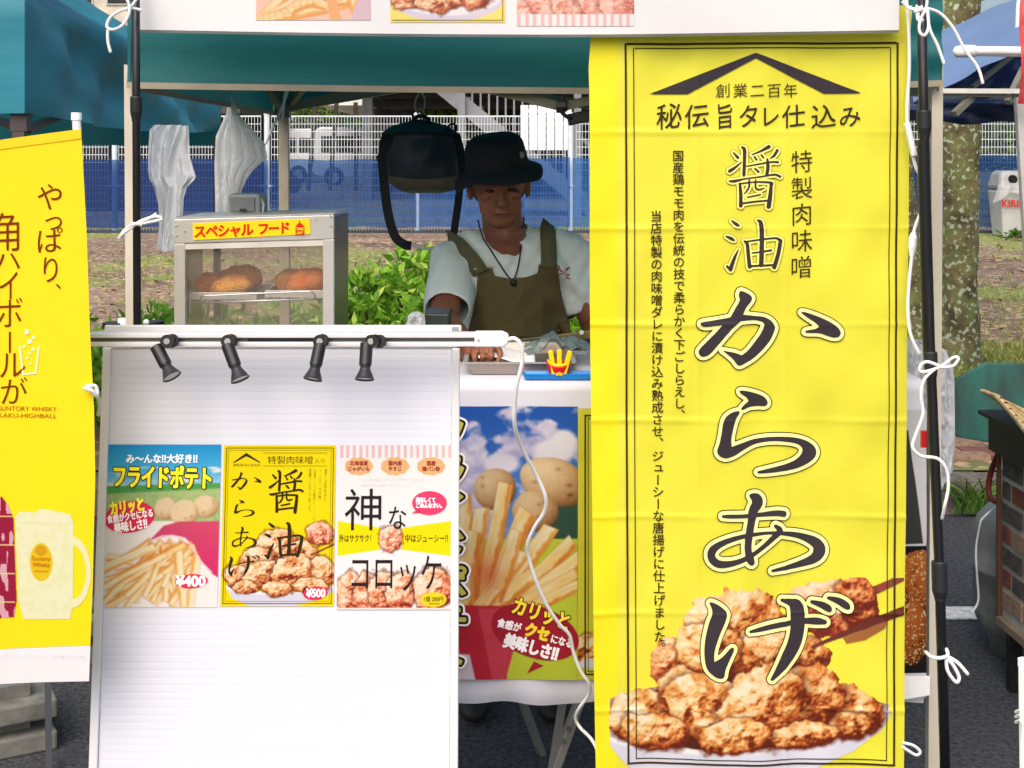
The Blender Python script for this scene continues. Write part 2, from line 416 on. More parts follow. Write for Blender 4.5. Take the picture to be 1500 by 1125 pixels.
_gc = {}
def glyph(t):
    if t in _gc: return _gc[t]
    cu = bpy.data.curves.new('t', 'FONT'); cu.body = t; cu.size = 1; ob = bpy.data.objects.new('t', cu); col.objects.link(ob)
    dg = bpy.context.evaluated_depsgraph_get(); cv = ob.evaluated_get(dg).to_curve(dg); out = []
    for sp in cv.splines:
        b = sp.bezier_points; n = len(b); pts = []
        for i in range(n):
            p, q = b[i], b[(i + 1) % n]; p0, p1, p2, p3 = p.co, p.handle_right, q.handle_left, q.co
            L = (p3 - p0).length; st = ((p1 - p0).cross(p3 - p0).length + (p2 - p0).cross(p3 - p0).length) < 1e-4
            m = 1 if st else (3 if L < .2 else 5)
            for j in range(m):
                u = j / m; w = p0 * (1 - u) ** 3 + p1 * 3 * u * (1 - u) ** 2 + p2 * 3 * u * u * (1 - u) + p3 * u ** 3; pts.append((w.x, w.y))
        out.append(pts)
    bpy.data.objects.remove(ob); bpy.data.curves.remove(cu); _gc[t] = out; return out
def loft_body(name, prims, voxel, smooth_it, m, parent=None, fac=.5, disp=None, **k):
    """many overlapping limbs and muscles fused into one continuous skin"""
    mb = MB()
    for p in prims:
        if p[0] == 'cap':
            _, a, b, r0, r1 = p; a = Vector(a); b = Vector(b); n = 6
            d = (b - a); L = d.length; d.normalize(); pts = []; rs = []
            for i in range(5, 0, -1): t = R(90 * i / 5); pts.append(a - d * r0 * math.sin(t)); rs.append(max(r0 * math.cos(t), 1e-4))
            pts.append(a); rs.append(r0); pts.append(b); rs.append(r1)
            for i in range(1, 6): t = R(90 * i / 5); pts.append(b + d * r1 * math.sin(t)); rs.append(max(r1 * math.cos(t), 1e-4))
            mb.tube(pts, rs, 14)
        else:
            _, c, r, *rt = p; mb.ell(c, r, 20, 12, rt[0] if rt else None)
    o = put(name, mb.mesh(name, m), None)
    q = o.modifiers.new('r', 'REMESH'); q.mode = 'VOXEL'; q.voxel_size = voxel; q.use_smooth_shade = True
    q = o.modifiers.new('s', 'SMOOTH'); q.factor = fac; q.iterations = smooth_it
    dg = bpy.context.evaluated_depsgraph_get(); me = bpy.data.meshes.new_from_object(o.evaluated_get(dg)); me.name = name
    bpy.data.objects.remove(o)
    if disp:
        dl = [disp(v.co, v.normal) for v in me.vertices]
        for v, d_ in zip(me.vertices, dl): v.co += d_
        me.update()
    me.materials.clear(); me.materials.append(m)
    return put(name, me, parent, **k)
# ============================================================ SETTING
def gz(Y):                               # height of the ground at distance Y
    return 0.0 if Y < 5.9 else .15 + (Y - 5.9) * .0376 if Y < 17.6 else .59 + (Y - 17.6) * .003
M_asph = mat('asphalt', S(44, 46, 50), rough=.95, c2=S(84, 86, 90), scale=70, bump=1.0, bscale=160, detail=8)
MB().grid(lambda u, v: (-40 + 80 * u, -12 + 17.9 * v, 0), 8, 8).build('asphalt_ground', M_asph, kind='structure')
def dirt_material():
    m = mat('park_soil', S(140, 120, 102), rough=.95, c2=S(92, 76, 64), scale=1.6, bump=.9, bscale=26, stretch=(.35, 1.0, 1), detail=9)
    nt = m.node_tree; b = nt.nodes['Principled BSDF']; src = b.inputs['Base Color'].links[0].from_socket
    tc = nt.nodes.new('ShaderNodeTexCoord')
    n = nt.nodes.new('ShaderNodeTexNoise'); n.inputs['Scale'].default_value = .9; n.inputs['Detail'].default_value = 7; nt.links.new(tc.outputs['Object'], n.inputs[0])
    r = nt.nodes.new('ShaderNodeValToRGB'); r.color_ramp.elements[0].position = .52; r.color_ramp.elements[1].position = .60; nt.links.new(n.outputs[0], r.inputs[0])
    x = nt.nodes.new('ShaderNodeMixRGB'); nt.links.new(r.outputs[0], x.inputs[0]); nt.links.new(src, x.inputs[1]); x.inputs[2].default_value = (*S(116, 130, 62), 1)
    n2 = nt.nodes.new('ShaderNodeTexNoise'); n2.inputs['Scale'].default_value = 14; n2.inputs['Detail'].default_value = 8; nt.links.new(tc.outputs['Object'], n2.inputs[0])
    r2 = nt.nodes.new('ShaderNodeValToRGB'); r2.color_ramp.elements[0].position = .54; r2.color_ramp.elements[1].position = .62; nt.links.new(n2.outputs[0], r2.inputs[0])
    x2 = nt.nodes.new('ShaderNodeMixRGB'); nt.links.new(r2.outputs[0], x2.inputs[0]); nt.links.new(x.outputs[0], x2.inputs[1]); x2.inputs[2].default_value = (*S(186, 158, 126), 1)
    nt.links.new(x2.outputs[0], b.inputs['Base Color']); return m
Ys = [6.08, 8, 10, 12, 14, 17.6, 30, 60, 150, 400]
mb = MB(); vs_ = []; fs_ = []
for i, y in enumerate(Ys):
    for j in range(21):
        X_ = (-1 + j / 10) * (14 + y * .9); vs_.append((X_, y, gz(y)))
for i in range(len(Ys) - 1):
    for j in range(20): a = i * 21 + j; fs_.append((a, a + 1, a + 22, a + 21))
mb.add(vs_, fs_); park = mb.build('park_ground', dirt_material(), kind='structure')
M_paver = [mat('paver_red', S(142, 94, 78), c2=S(112, 76, 64), rough=.95, scale=30, bump=.6, bscale=90), mat('paver_buff', S(168, 138, 114), c2=S(136, 108, 88), rough=.95, scale=30, bump=.6, bscale=90)]
pb = [MB().box((-.098, -.048, 0), (.098, .048, .03)).mesh('paver', m) for m in M_paver]
random.seed(3); n = 0
for r_ in range(13):
    y = 6.3 + r_ * .105
    for c in range(22):
        X_ = 1.74 + c * .2 + (r_ % 2) * .1
        if random.random() < .12 or X_ > y * .40 + .3: continue
        o = put('paver', pb[random.random() < .45], park, loc=(X_, y, gz(y) - .017 + random.uniform(-.004, .006))); o.rotation_euler = (0, 0, random.uniform(-.02, .02)); n += 1
for r_ in range(9):
    y = 9.2 + r_ * .105
    for c in range(9):
        X_ = -2.9 + c * .2 + (r_ % 2) * .1
        if random.random() < .2: continue
        put('paver', pb[random.random() < .45], park, loc=(X_, y, gz(y) - .019 + random.uniform(-.004, .004)))
# kerb: a row of concrete stones
kb = empty('kerb', (0, 5.98, 0), kind='structure'); M_kerb = mat('kerb_concrete', S(128, 122, 112), c2=S(84, 80, 70), rough=.9, scale=14, bump=.7, bscale=70)
km = MB().box((-.297, -.078, 0), (.297, .1, .15)).mesh('kerb_stone', M_kerb)
for i in range(-14, 15): put('kerb_stone', km, kb, loc=(i * .6, random.uniform(-.006, .006), random.uniform(-.004, .004)))
MB().box((P(1330, 0, 4.62).x, 4.56, .004), (P(1600, 0, 4.62).x, 4.68, .008)).build('painted_line', mat('road_paint', S(240, 240, 236), rough=.8, c2=S(188, 186, 178), scale=60, detail=8), kind='structure')

LEAF = {}
def leafset(key, cols):
    if key not in LEAF: LEAF[key] = [mat('leaf_%s_%s' % (key, 'abc'[i]), S(c), rough=.55, var=.2, scale=30, trans=.35) for i, c in enumerate(cols)]
    return LEAF[key]
def leaves(name, n, where, size, key, cols, parent=None, up=.3, aspect=.42, **k):
    """n leaf blades: where() -> centre, each blade a pointed quad bent along its midrib"""
    V = []; F = []; MI = []
    for i in range(n):
        c = where(i); s = size * random.uniform(.6, 1.3)
        d = Vector((random.gauss(0, 1), random.gauss(0, 1), random.gauss(0, 1) + up)).normalized(); q = Vector((random.gauss(0, 1), random.gauss(0, 1), random.gauss(0, 1))); w = d.cross(q).normalized() * s * aspect; nn = d.cross(w).normalized() * s * .12
        b = len(V); V += [c, c + d * s * .5 + w * .5 + nn, c + d * s, c + d * s * .5 - w * .5 + nn]; F.append((b, b + 1, b + 2, b + 3)); MI.append(random.choices((0, 1, 2), (.4, .4, .2))[0])
    return put(name, bulk(name, [tuple(v) for v in V], F, leafset(key, cols), MI), parent, **k)
def crown_at(clumps):
    def f(i):
        c, r = clumps[i % len(clumps)]
        v = Vector((random.gauss(0, 1), random.gauss(0, 1), random.gauss(0, 1))).normalized() * (random.random() ** .4)
        return Vector(c) + Vector((v.x * r[0], v.y * r[1], v.z * r[2]))
    return f
# trees beyond the fence
M_bark = mat('bark', S(84, 74, 62), c2=S(52, 45, 38), rough=.95, scale=12, bump=.8, bscale=40)
far = [(352, 46, 4.2, 1.5, 'pale green tree beyond the fence, just right of the hanging plastic bags', 'pale_green'), (408, 52, 4.6, 1.8, 'pale green tree beyond the fence above the white van roofs', 'pale_green'),
       (476, 60, 4.4, 2.0, 'darker green tree far beyond the fence, left of the grey column', 'mid'), (668, 34, 3.0, 1.0, 'green tree beyond the fence between the hanging bag and the black hat', 'pale_green'), (1345, 26, 4.0, 1.2, 'tree behind the fence seen right of the yellow banner', 'mid')]
for px, Y, h, r, lab, kd in far:
    x = (px - 750) / FPX * Y; g = gz(Y); t = empty('tree', (x, Y, g), lab, 'tree', 'trees beyond the fence')
    MB().tube([(x, Y, g - .2), (x + .1, Y, g + h * .35), (x - .05, Y, g + h * .75)], [.16, .12, .05], 8).build('trunk', M_bark, t)
    cl = [((x + random.uniform(-r, r) * .8, Y + random.uniform(-r, r) * .8, g + h * random.uniform(.42, 1)), (r * random.uniform(.28, .5), r * .4, r * random.uniform(.25, .42))) for _ in range(26)]
    leaves('crown', 3200, crown_at(cl), .20, kd, {'pale_green': [(132, 158, 70), (108, 134, 56), (168, 186, 96)], 'mid': [(78, 106, 52), (58, 84, 42), (112, 134, 66)]}[kd], t, aspect=.6)  # leaf colours: pale green trees and mid green trees
leaves('far_hedge', 9000, lambda i: Vector((random.uniform(-26, 34), 75 + random.uniform(-1, 1), gz(75) + random.random() ** 1.2 * 3.2)), .5, 'mid', [(78, 106, 52), (58, 84, 42), (112, 134, 66)], aspect=.8, kind='stuff')
# dark shed at the left behind the fence
M_dark = mat('dark_cladding', S(44, 38, 38), c2=S(34, 30, 32), rough=.8, scale=4)
def bpx(px0, px1, z0, z1, Y, d): return ((px0 - 750) / FPX * Y, Y, z0), ((px1 - 750) / FPX * Y, Y + d, z1)
sh = empty('shed', (-8, 24, .6), 'long dark brown shed behind the left part of the mesh fence', 'shed')
a, b = bpx(-200, 340, .5, 2.35, 24, 5); MB().box(a, b).build('wall', M_dark, sh)
MB().box((a[0] - .2, a[1] - .3, 2.35), (b[0] + .2, b[1] + .2, 2.5)).build('roof', mat('shed_roof', S(70, 66, 64), rough=.6), sh)
for i in range(9):
    x = a[0] + .5 + i * .75; MB().box((x, 23.97, 1.3), (x + .5, 23.995, 2.1)).build('window', mat('dark_glass', S(24, 26, 30), rough=.15), sh)
hs = empty('apartment_house', (-12, 46, .7), 'pale beige house wall showing above the left green tent roof', 'house')
a, b = bpx(60, 300, .5, 9.5, 46, 8); MB().box(a, b).build('wall', mat('beige_render', S(196, 188, 172), rough=.9, scale=2), hs)
MB().box((a[0] - .4, a[1] - .4, 9.5), (b[0] + .4, b[1], 9.8)).build('roof', mat('grey_tile', S(110, 112, 114), rough=.7), hs)
for i in range(4):
    for k in range(3):
        x = a[0] + .9 + i * 1.35; z = 1.6 + 2.6 * k
        f = MB().box((x, 45.95, z), (x + .9, 45.99, z + 1.2)).build('window', mat('alu_frame', S(168, 168, 166), rough=.4, metal=.5), hs); MB().box((x + .06, 45.93, z + .06), (x + .84, 45.947, z + 1.14)).build('pane', mat('dark_glass', (0, 0, 0)), f)
# parking deck with column
pk = empty('parking_deck', (3, 30, .6), 'dark steel parking deck standing behind the fence above the man', 'parking deck')
a, b = bpx(545, 1120, 2.92, 3.35, 30, 22); MB().box(a, b).build('deck_slab', mat('deck_underside', S(40, 36, 38), c2=S(28, 26, 28), rough=.8, scale=3), pk)
a, b = bpx(470, 1120, 3.36, 3.62, 28.5, 24); MB().box(a, b).build('edge_beam', mat('dark_steel', S(58, 58, 62), rough=.5, metal=.4), pk)
a, b = bpx(548, 1120, .6, 2.9, 36, .3); MB().box(a, b).build('rear_wall', M_dark, pk)
M_col = mat('column_grey', S(112, 114, 120), rough=.6, c2=S(90, 92, 98))
for px in (538, 905, 1100):
    a, b = bpx(px - 7.5, px + 7.5, .58, 3.35, 29.6, .3); MB().box(a, b).build('column', M_col, pk)
for k in range(8):
    y = 31 + k * 2.4; MB().box((-3.0, y, 2.7), (5.8, y + .18, 2.918)).build('joist', MATS['dark_steel'], pk)
for k in range(15):
    x = P(640 + 33 * k, 0, 28.3).x; MB().box((x, 28.3, 3.64), (x + .05, 28.35, 4.6)).build('railing_post', MATS['alu_frame'], pk)
MB().box((P(600, 0, 28.3).x, 28.3, 4.6), (P(1120, 0, 28.3).x, 28.36, 4.67)).build('handrail', MATS['alu_frame'], pk)
# carport roof left of the deck
cp = empty('carport', (-4, 38, .6), 'low white edged carport roof beyond the fence over the vans', 'carport')
a, b = bpx(462, 542, 3.05, 3.32, 38, 9); MB().box(a, b).build('roof', mat('white_sheet_metal', S(214, 214, 210), rough=.5), cp)
for px in (449, 480, 521):
    MB().bar(P(px, 320, 37), P(px + 13 if px != 521 else px, 150, 37), .11).build('post', mat('dark_post', S(52, 46, 42), rough=.7), cp)
# steel staircase
st = empty('steel_staircase', (2, 22, .6), 'grey steel outdoor staircase descending to the right behind the fence and the man', 'staircase')
M_st = mat('painted_steel', S(134, 138, 142), c2=S(108, 112, 118), rough=.5, scale=2)
for dy in (0, 1.3):
    MB().bar(P(604, 92, 22 + dy), P(900, 334 , 22 + dy), .06, .26).build('stringer', M_st, st)
    MB().bar(P(604, 0, 22 + dy), P(900, 242, 22 + dy), .05, .06).build('handrail', M_st, st)
    for k in range(24):
        t = k / 24; MB().bar(P(606 + 294 * t, 90 + 240 * t, 22 + dy), P(606 + 294 * t, 4 + 240 * t, 22 + dy), .03).build('baluster', M_st, st)
for k in range(17):
    t = k / 17; c = P(608 + 290 * t, 86 + 238 * t, 22); MB().box((c.x - .13, 22.05, c.z - .03), (c.x + .15, 23.27, c.z)).build('step', M_st, st)
for px in (676, 846):
    MB().bar(P(px, 318, 21.9), P(px, 60, 21.9), .12).build('post', M_st, st)
# vans
def van(px0, Y, L, H, label, paint, face=1):
    x0 = (px0 - 750) / FPX * Y; g = gz(Y) + .0; v = empty('parked_van', (x0 + L / 2, Y, g), label, 'van', 'vans parked beyond the fence')
    pr = [(.0, .35), (.0, .95), (.14, 1.15), (.42, 1.72), (.62, H), (L - .15, H), (L, H - .15), (L, .35), (L - .3, .28), (.3, .28)]
    if face < 0: pr = [(L - a, b) for a, b in pr]
    MB().prism([(x0 + a, Y, g + b) for a, b in pr], (0, 1.45, 0)).build('body', paint, v, bevel=.05)
    gl = mat('van_glass', S(34, 38, 42), rough=.35, spec=.2)
    ws = [(.42, .98), (1.05, 1.85), (1.92, 2.7), (2.76, L - .22)]
    for a, b in ws:
        if face < 0: a, b = L - b, L - a
        MB().box((x0 + a, Y - .012, g + 1.05), (x0 + b, Y + .02, g + 1.58)).build('window', gl, v, bevel=.02)
    for a in (.62, L - .65):
        w = MB().tube([(x0 + a, Y - .02, g + .27), (x0 + a, Y + .16, g + .27)], .26, 20).build('wheel', mat('tyre', S(34, 34, 36), rough=.8), v)
        MB().tube([(x0 + a, Y - .035, g + .27), (x0 + a, Y - .018, g + .27)], .17, 16).build('rim', mat('wheel_rim', S(150, 150, 152), rough=.35, metal=.7), w)
        MB().tube([(x0 + a, Y - .006, g + .30), (x0 + a, Y + .01, g + .30)], .31, 20).build('wheel_arch', M_dark, v)
    MB().box((x0 + (L - .05 if face > 0 else -.03), Y + .05, g + .7), (x0 + (L + .03 if face > 0 else .05), Y + .25, g + .95)).build('tail_light', mat('red_lens', S(170, 30, 30), rough=.3), v)
    MB().box((x0 - .02, Y + .02, g + .34), (x0 + L + .02, Y + 1.43, g + .46)).build('bumper', mat('bumper_grey', S(90, 92, 94), rough=.6), v)
W = mat('white_paint', S(196, 198, 202), rough=.3, var=.02, coat=.5); Gp = mat('silver_paint', S(170, 176, 182), rough=.35, var=.03, coat=.5)
van(460, 42, 3.4, 1.86, 'silver grey van beyond the fence whose wheel shows through the blue sheet', Gp, -1)
van(322, 47, 3.4, 1.9, 'white van beyond the fence between the beige tent leg and the dark post', W, 1)
van(230, 40, 3.3, 1.8, 'white van at the far left beyond the fence, mostly behind the plastic bags', W, 1)
rd = empty('delivery_scooter', (P(402, 0, 34).x, 34, gz(34)), 'red scooter with a white box standing beyond the fence left of the beige tent leg', 'scooter')
x, y, g = rd.location
MB().box((x - .25, y - .2, g + .35), (x + .3, y + .15, g + .62)).build('body', MATS['red_lens'], rd, bevel=.08)
MB().box((x - .22, y - .22, g + .92), (x + .25, y + .18, g + 1.35)).build('box', W, rd, bevel=.04)
MB().box((x - .2, y - .18, g + .64), (x + .3, y + .14, g + .9)).build('seat', M_dark, rd, bevel=.05)
for dx in (-.55, .45): MB().tube([(x + dx, y - .05, g + .24), (x + dx, y + .05, g + .24)], .24, 18).build('wheel', MATS['tyre'], rd)
MB().tube([(x - .5, y, g + .24), (x - .42, y, g + .7), (x - .3, y, g + 1.05), (x - .15, y, g + 1.08)], .03).build('fork', M_dark, rd)
for dx, zz in ((-.3, 0),): MB().tube([(x + .3, y, g + .5), (x - .4, y, g + .42)], .08).build('frame', MATS['red_lens'], rd)
MB().ell((P(571, 184, 34).x, 34, P(571, 184, 34).z), (.02, .02, .02))
# ---------------------------------------------------------- mesh fence
FY = 17.6; fz0, fz1 = .60, 2.115; ppm = FPX / FY
fe = empty('mesh_fence', (0, FY, .59), 'white welded mesh fence along the back of the park', 'fence')
M_fw = mat('white_wire', S(206, 216, 224), rough=.5, var=.04)
posts = [-278, -55, 168, 391, 611, 836, 1060, 1284, 1508, 1732]
X = lambda px: (px - 750) / FPX * FY
for px in posts:
    MB().tube([(X(px), FY, .45), (X(px), FY, fz1 + .02)], .038, 10).build('post', M_fw, fe)
    MB().ell((X(px), FY, fz1 + .025), (.045, .045, .03), 10, 6).build('post_cap', M_fw, fe)
    MB().box((X(px) - .09, FY - .05, 1.19), (X(px) + .09, FY - .036, 1.215)).build('clamp', M_fw, fe)
for a, b in zip(posts[:-1], posts[1:]):
    m = MB(); x0, x1 = X(a) + .07, X(b) - .07; nv = 46
    for i in range(nv + 1):
        x = x0 + (x1 - x0) * i / nv; m.box((x - .0027, FY - .06, fz0), (x + .0027, FY - .054, fz1))
    for i in range(16):
        z = fz0 + (fz1 - fz0) * i / 15; w = .009 if i in (0, 15) else .0045; m.box((x0, FY - .051, z - w), (x1, FY - .043, z + w))
    m.build('mesh_panel', M_fw, fe, kind='stuff')
# concrete footing strip under the fence
MB().box((-9, FY - .12, .5), (9, FY + .12, .615)).build('fence_footing', mat('footing', S(70, 74, 78), c2=S(50, 52, 56), rough=.9, scale=5), fe)
# blue sheets hung behind the fence
def sheet(px0, px1, y0, y1, label, c, fac, seed):
    def f(u, v):
        px = px0 + (px1 - px0) * u; w = .012 * math.sin(u * 21 + seed) + .008 * math.sin(u * 57 + seed * 2)
        p = P(px, y0 + (y1 - y0) * v + 1.0 * math.sin(u * 14 + seed), FY - .11); return (p.x, p.y + w, p.z)
    m = mat('blue_sheet_%s' % label.split()[0], S(c), rough=.45, var=.10, scale=3, trans=.25)
    seethrough(m, fac, (.42, .66, .95))
    return MB().grid(f, 60, 12).build('blue_sheet', m, smooth=True, label=label, cat='tarpaulin', group='blue sheets on the fence')
sheet(-60, 392, 233, 333, 'solid blue tarpaulin on the fence behind the hanging white towel', (20, 52, 116), .36, 1)
sheet(396, 610, 234, 333, 'sheer blue sheet on the fence through which the silver van shows', (26, 62, 128), .46, 2)
sheet(614, 835, 231, 333, 'bright blue sheet on the fence directly behind the man', (38, 86, 160), .46, 3)
sheet(839, 1120, 232, 333, 'pale blue sheet on the fence beside the yellow banner edge', (60, 112, 184), .52, 4)
sheet(1200, 1700, 228, 333, 'dark blue tarpaulin on the fence behind the grey bin', (20, 58, 118), .40, 5)
wp = empty('ribbed_screen', P(802, 220, FY + .5), 'white ribbed panel hanging high behind the fence right of the hat', 'panel')
p0 = P(762, 220, FY + .5); p1 = P(838, 154, FY + .5); wd = (p1.x - p0.x) / 6
for i in range(6):
    MB().box((p0.x + i * wd + .006, FY + .5, p0.z), (p0.x + (i + 1) * wd - .006, FY + .53, p1.z)).build('slat', mat('white_panel', S(232, 234, 236), rough=.6, var=.03), wp)
MB().box((p0.x + .02, FY + .53, p1.z - .1), (p1.x - .02, FY + .55, p1.z - .05)).build('rail', MATS['white_panel'], wp)
MB().box((p0.x + .02, FY + .532, .6), (p0.x + .06, FY + .56, p0.z + .2)).build('leg', M_st, wp); MB().box((p1.x - .06, FY + .532, .6), (p1.x - .02, FY + .56, p0.z + .2)).build('leg', M_st, wp)
# ---------------------------------------------------------- bin at the right
bY = 17.0; bx = (1497 - 750) / FPX * bY; g = gz(bY); bn = empty('drinks_bin', (bx, bY, g), 'grey lidded bin with round holes and red lettering, standing before the fence', 'bin')
M_bin = mat('bin_plastic', S(186, 188, 184), c2=S(160, 162, 158), rough=.5, scale=3)
def bbox(mb, z0, z1, w0, w1, d0, d1):
    vs = [(bx + i * w0, bY + j * d0, g + z0) for i, j in ((-1, -1), (1, -1), (1, 1), (-1, 1))] + [(bx + i * w1, bY + j * d1, g + z1) for i, j in ((-1, -1), (1, -1), (1, 1), (-1, 1))]
    return mb.add(vs, [(0, 3, 2, 1), (4, 5, 6, 7), (0, 1, 5, 4), (1, 2, 6, 5), (2, 3, 7, 6), (3, 0, 4, 7)])
bbox(MB(), 0, .60, .31, .36, .2, .24).build('body', M_bin, bn, bevel=.03); ld = bbox(MB(), .605, .84, .38, .33, .26, .18).build('lid', mat('bin_lid', S(150, 152, 152), rough=.45), bn, bevel=.05)
for dx in (-.20, -.02, .16): MB().tube([(bx + dx, bY - .238, g + .73), (bx + dx, bY - .2, g + .735)], .055, 16).build('hole', mat('hole_black', S(14, 14, 14), rough=.8), ld)
L = Letters(Flat(bY - .255), off=.0, step=.001); L.text('KIRIN', (1468, 293, 1503, 303), [(.35, S(196, 44, 40))], cell=.5); L.build('lettering', bn)
def bagf(u, v):
    t = u * math.pi; r = .40 + .04 * math.sin(u * 23) * v + .05 * v
    return (bx - r * math.cos(t), bY - .27 - .05 * math.sin(t) - .02 * math.sin(u * 31), g + .66 - v * (.08 + .12 * abs(math.cos(t)) ** 2 + .03 * math.sin(u * 17)))
bg_ = MB().grid(bagf, 40, 8).build('plastic_bag', seethrough(mat('bag_film', S(226, 228, 228), rough=.25, trans=.4, var=.03), .25), bn, smooth=True)
leaves('ground_weed', 90, lambda i: Vector((bx - .22 + random.gauss(0, .09), bY - .5 + random.gauss(0, .05), g + .02 + random.random() * .06)), .09, 'weed', [(86, 128, 46), (66, 104, 38), (118, 152, 66)], kind='stuff')
# ---------------------------------------------------------- trees on the right
def lichen():
    m = mat('lichen_bark', S(120, 114, 76), c2=S(70, 64, 44), rough=.95, scale=9, bump=1, bscale=30, detail=9)
    nt = m.node_tree; b = nt.nodes['Principled BSDF']; src = b.inputs['Base Color'].links[0].from_socket; tc = nt.nodes.new('ShaderNodeTexCoord')
    for sc, lo, hi, cc, seed in ((7, .47, .64, S(104, 114, 66), 3), (30, .55, .62, S(168, 178, 152), 0), (13, .62, .74, S(136, 150, 96), 5)):
        n = nt.nodes.new('ShaderNodeTexNoise'); n.noise_dimensions = '4D'; n.inputs['W'].default_value = seed; n.inputs['Scale'].default_value = sc; n.inputs['Detail'].default_value = 3; nt.links.new(tc.outputs['Object'], n.inputs[0])
        r = nt.nodes.new('ShaderNodeValToRGB'); r.color_ramp.elements[0].position = lo; r.color_ramp.elements[1].position = hi; nt.links.new(n.outputs[0], r.inputs[0])
        x = nt.nodes.new('ShaderNodeMixRGB'); nt.links.new(r.outputs[0], x.inputs[0]); nt.links.new(src, x.inputs[1]); x.inputs[2].default_value = (*cc, 1); src = x.outputs[0]
    nt.links.new(src, b.inputs['Base Color']); return m
M_li = lichen()
def trunk(tp, rad, label, clumps, seed):
    random.seed(seed); t = empty('lichen_tree', (tp[0][0], tp[0][1], gz(tp[0][1])), label, 'tree')
    q = smooth_pts(tp, 6); rr = np.interp(np.linspace(0, 1, len(q)), np.linspace(0, 1, len(rad)), rad)
    m = MB().tube(q, [r * random.uniform(.96, 1.04) for r in rr], 22); vv = []
    for v in m.v:
        n_ = .010 * math.sin(v[2] * 9 + v[0] * 40) + .005 * math.sin(v[2] * 33 + v[1] * 55) + random.uniform(-.004, .004); vv.append((v[0] + n_, v[1] + n_, v[2]))
    m.v = vv; tr = m.build('trunk', M_li, t, smooth=True)
    top = q[-1]
    for k in range(5):
        a = k * 1.35 + seed; e = top + Vector((math.cos(a) * 1.1, math.sin(a) * 1.1, .9 + .3 * (k % 2)))
        MB().tube(smooth_pts([top - Vector((0, 0, .5 + .1 * k)), (top + e) / 2 + Vector((0, 0, -.1)), e], 4), [.07, .07, .06, .06, .05, .045, .04, .035, .02], 8).build('limb', M_li, t)
    leaves('crown', 5000, crown_at([(top + Vector((random.gauss(0, 1.0), random.gauss(0, .9), .9 + random.gauss(0, .4))), (.5, .5, .3)) for _ in range(26)]), .10, 'mid', [(78, 106, 52), (58, 84, 42), (112, 134, 66)], t, aspect=.55)
trunk([P(1404, 560, 8.5), P(1406, 400, 8.5), P(1408, 200, 8.45), P(1404, 60, 8.4), P(1412, -60, 8.4), (3.0, 8.5, 4.0)], [.155, .108, .115, .125, .12, .1], 'lichen spotted tree trunk standing right of the black pole, before the grey bin', 1, 2)
trunk([P(1338, 545, 9.6), P(1338, 440, 9.6), P(1322, 240, 9.6), P(1316, 20, 9.6), (2.6, 9.7, 4.3)], [.12, .075, .07, .065, .06], 'thin mossy tree just visible between the yellow banner and the black pole', 1, 5)
random.seed(11)
# hedge of azaleas behind the stall
for k, (px, Y, w, h, lab) in enumerate([(555, 6.75, .34, .92, 'bright green azalea bush behind the table, between the food warmer and the man'), (610, 6.9, .28, .98, 'bright green azalea bush touching the man\'s left sleeve in the photo'), (845, 6.8, .36, .86, 'azalea bush glimpsed between the man\'s apron and the yellow banner'),
                                       (240, 6.7, .35, .72, 'low azalea bush behind the black pole, left of the food warmer'), (150, 6.9, .4, .60, 'azalea bush behind the left end of the light rail'), (400, 6.8, .5, .70, 'azalea bush behind the glass food warmer'), (730, 6.9, .45, .84, 'azalea bush hidden largely behind the man')]):
    x = (px - 750) / FPX * Y; g = gz(Y); t = empty('azalea_bush', (x, Y, g), lab, 'bush', 'azalea bushes behind the stall')
    for q in range(6):
        MB().tube([(x, Y, g), (x + math.cos(q * 1.1) * w * .5, Y + math.sin(q * 1.1) * w * .5, g + h * .75)], [.018, .006], 6).build('stem', M_bark, t)
    def wh(i, x=x, Y=Y, g=g, w=w, h=h):
        if not hasattr(wh, 'c') or i % 7 == 0:
            a = random.uniform(0, 6.28); e = random.random(); rr = w * math.sqrt(random.random())
            top = h * (1 - .35 * (rr / w) ** 2) - g * 0
            wh.c = Vector((x + rr * math.cos(a) * 1.15, Y + rr * math.sin(a), g + top * (.35 + .65 * e ** .5) - .1 + random.gauss(0, .03)))
        return wh.c + Vector((random.gauss(0, .006), random.gauss(0, .006), random.gauss(0, .006)))
    leaves('foliage', 2400, wh, .078, 'azalea', [(150, 200, 64), (106, 160, 42), (200, 228, 104)], t, up=.9, aspect=.36)
# grass on the park ground and at the kerb
def grass(name, n, where, size, key, cols, **k):
    V = []; F = []; MI = []
    for i in range(n):
        c = where(i); s = size * random.uniform(.5, 1.4); a = random.uniform(0, 6.28); w = Vector((math.cos(a), math.sin(a), 0)) * s * .05; lean = Vector((random.gauss(0, .45), random.gauss(0, .45), 1)).normalized() * s
        b = len(V); V += [c - w, c + w, c + lean * .6 + w * .7, c + lean * .6 - w * .7, c + lean + Vector((lean.x, lean.y, -.1 * s)) * .5]; F += [(b, b + 1, b + 2, b + 3), (b + 3, b + 2, b + 4, b + 4)]; MI += [random.choice((0, 1, 2))] * 2
    F = [f for f in F if f[2] != f[3]]
    MI = MI[::2]
    return put(name, bulk(name, [tuple(v) for v in V], F, leafset(key, cols), MI), None, **k)
def gr(i):
    Y = random.uniform(7.4, 9.3) if random.random() < .85 else random.uniform(9.3, 13); X_ = random.uniform(P(1330, 0, Y).x, P(1520, 0, Y).x)
    if 6.2 < Y < 7.7 and random.random() < .8: Y += 1.6
    return Vector((X_, Y, gz(Y)))
grass('dry_grass', 9000, gr, .065, 'dry', [(158, 164, 84), (120, 142, 58), (186, 184, 116)], kind='stuff')
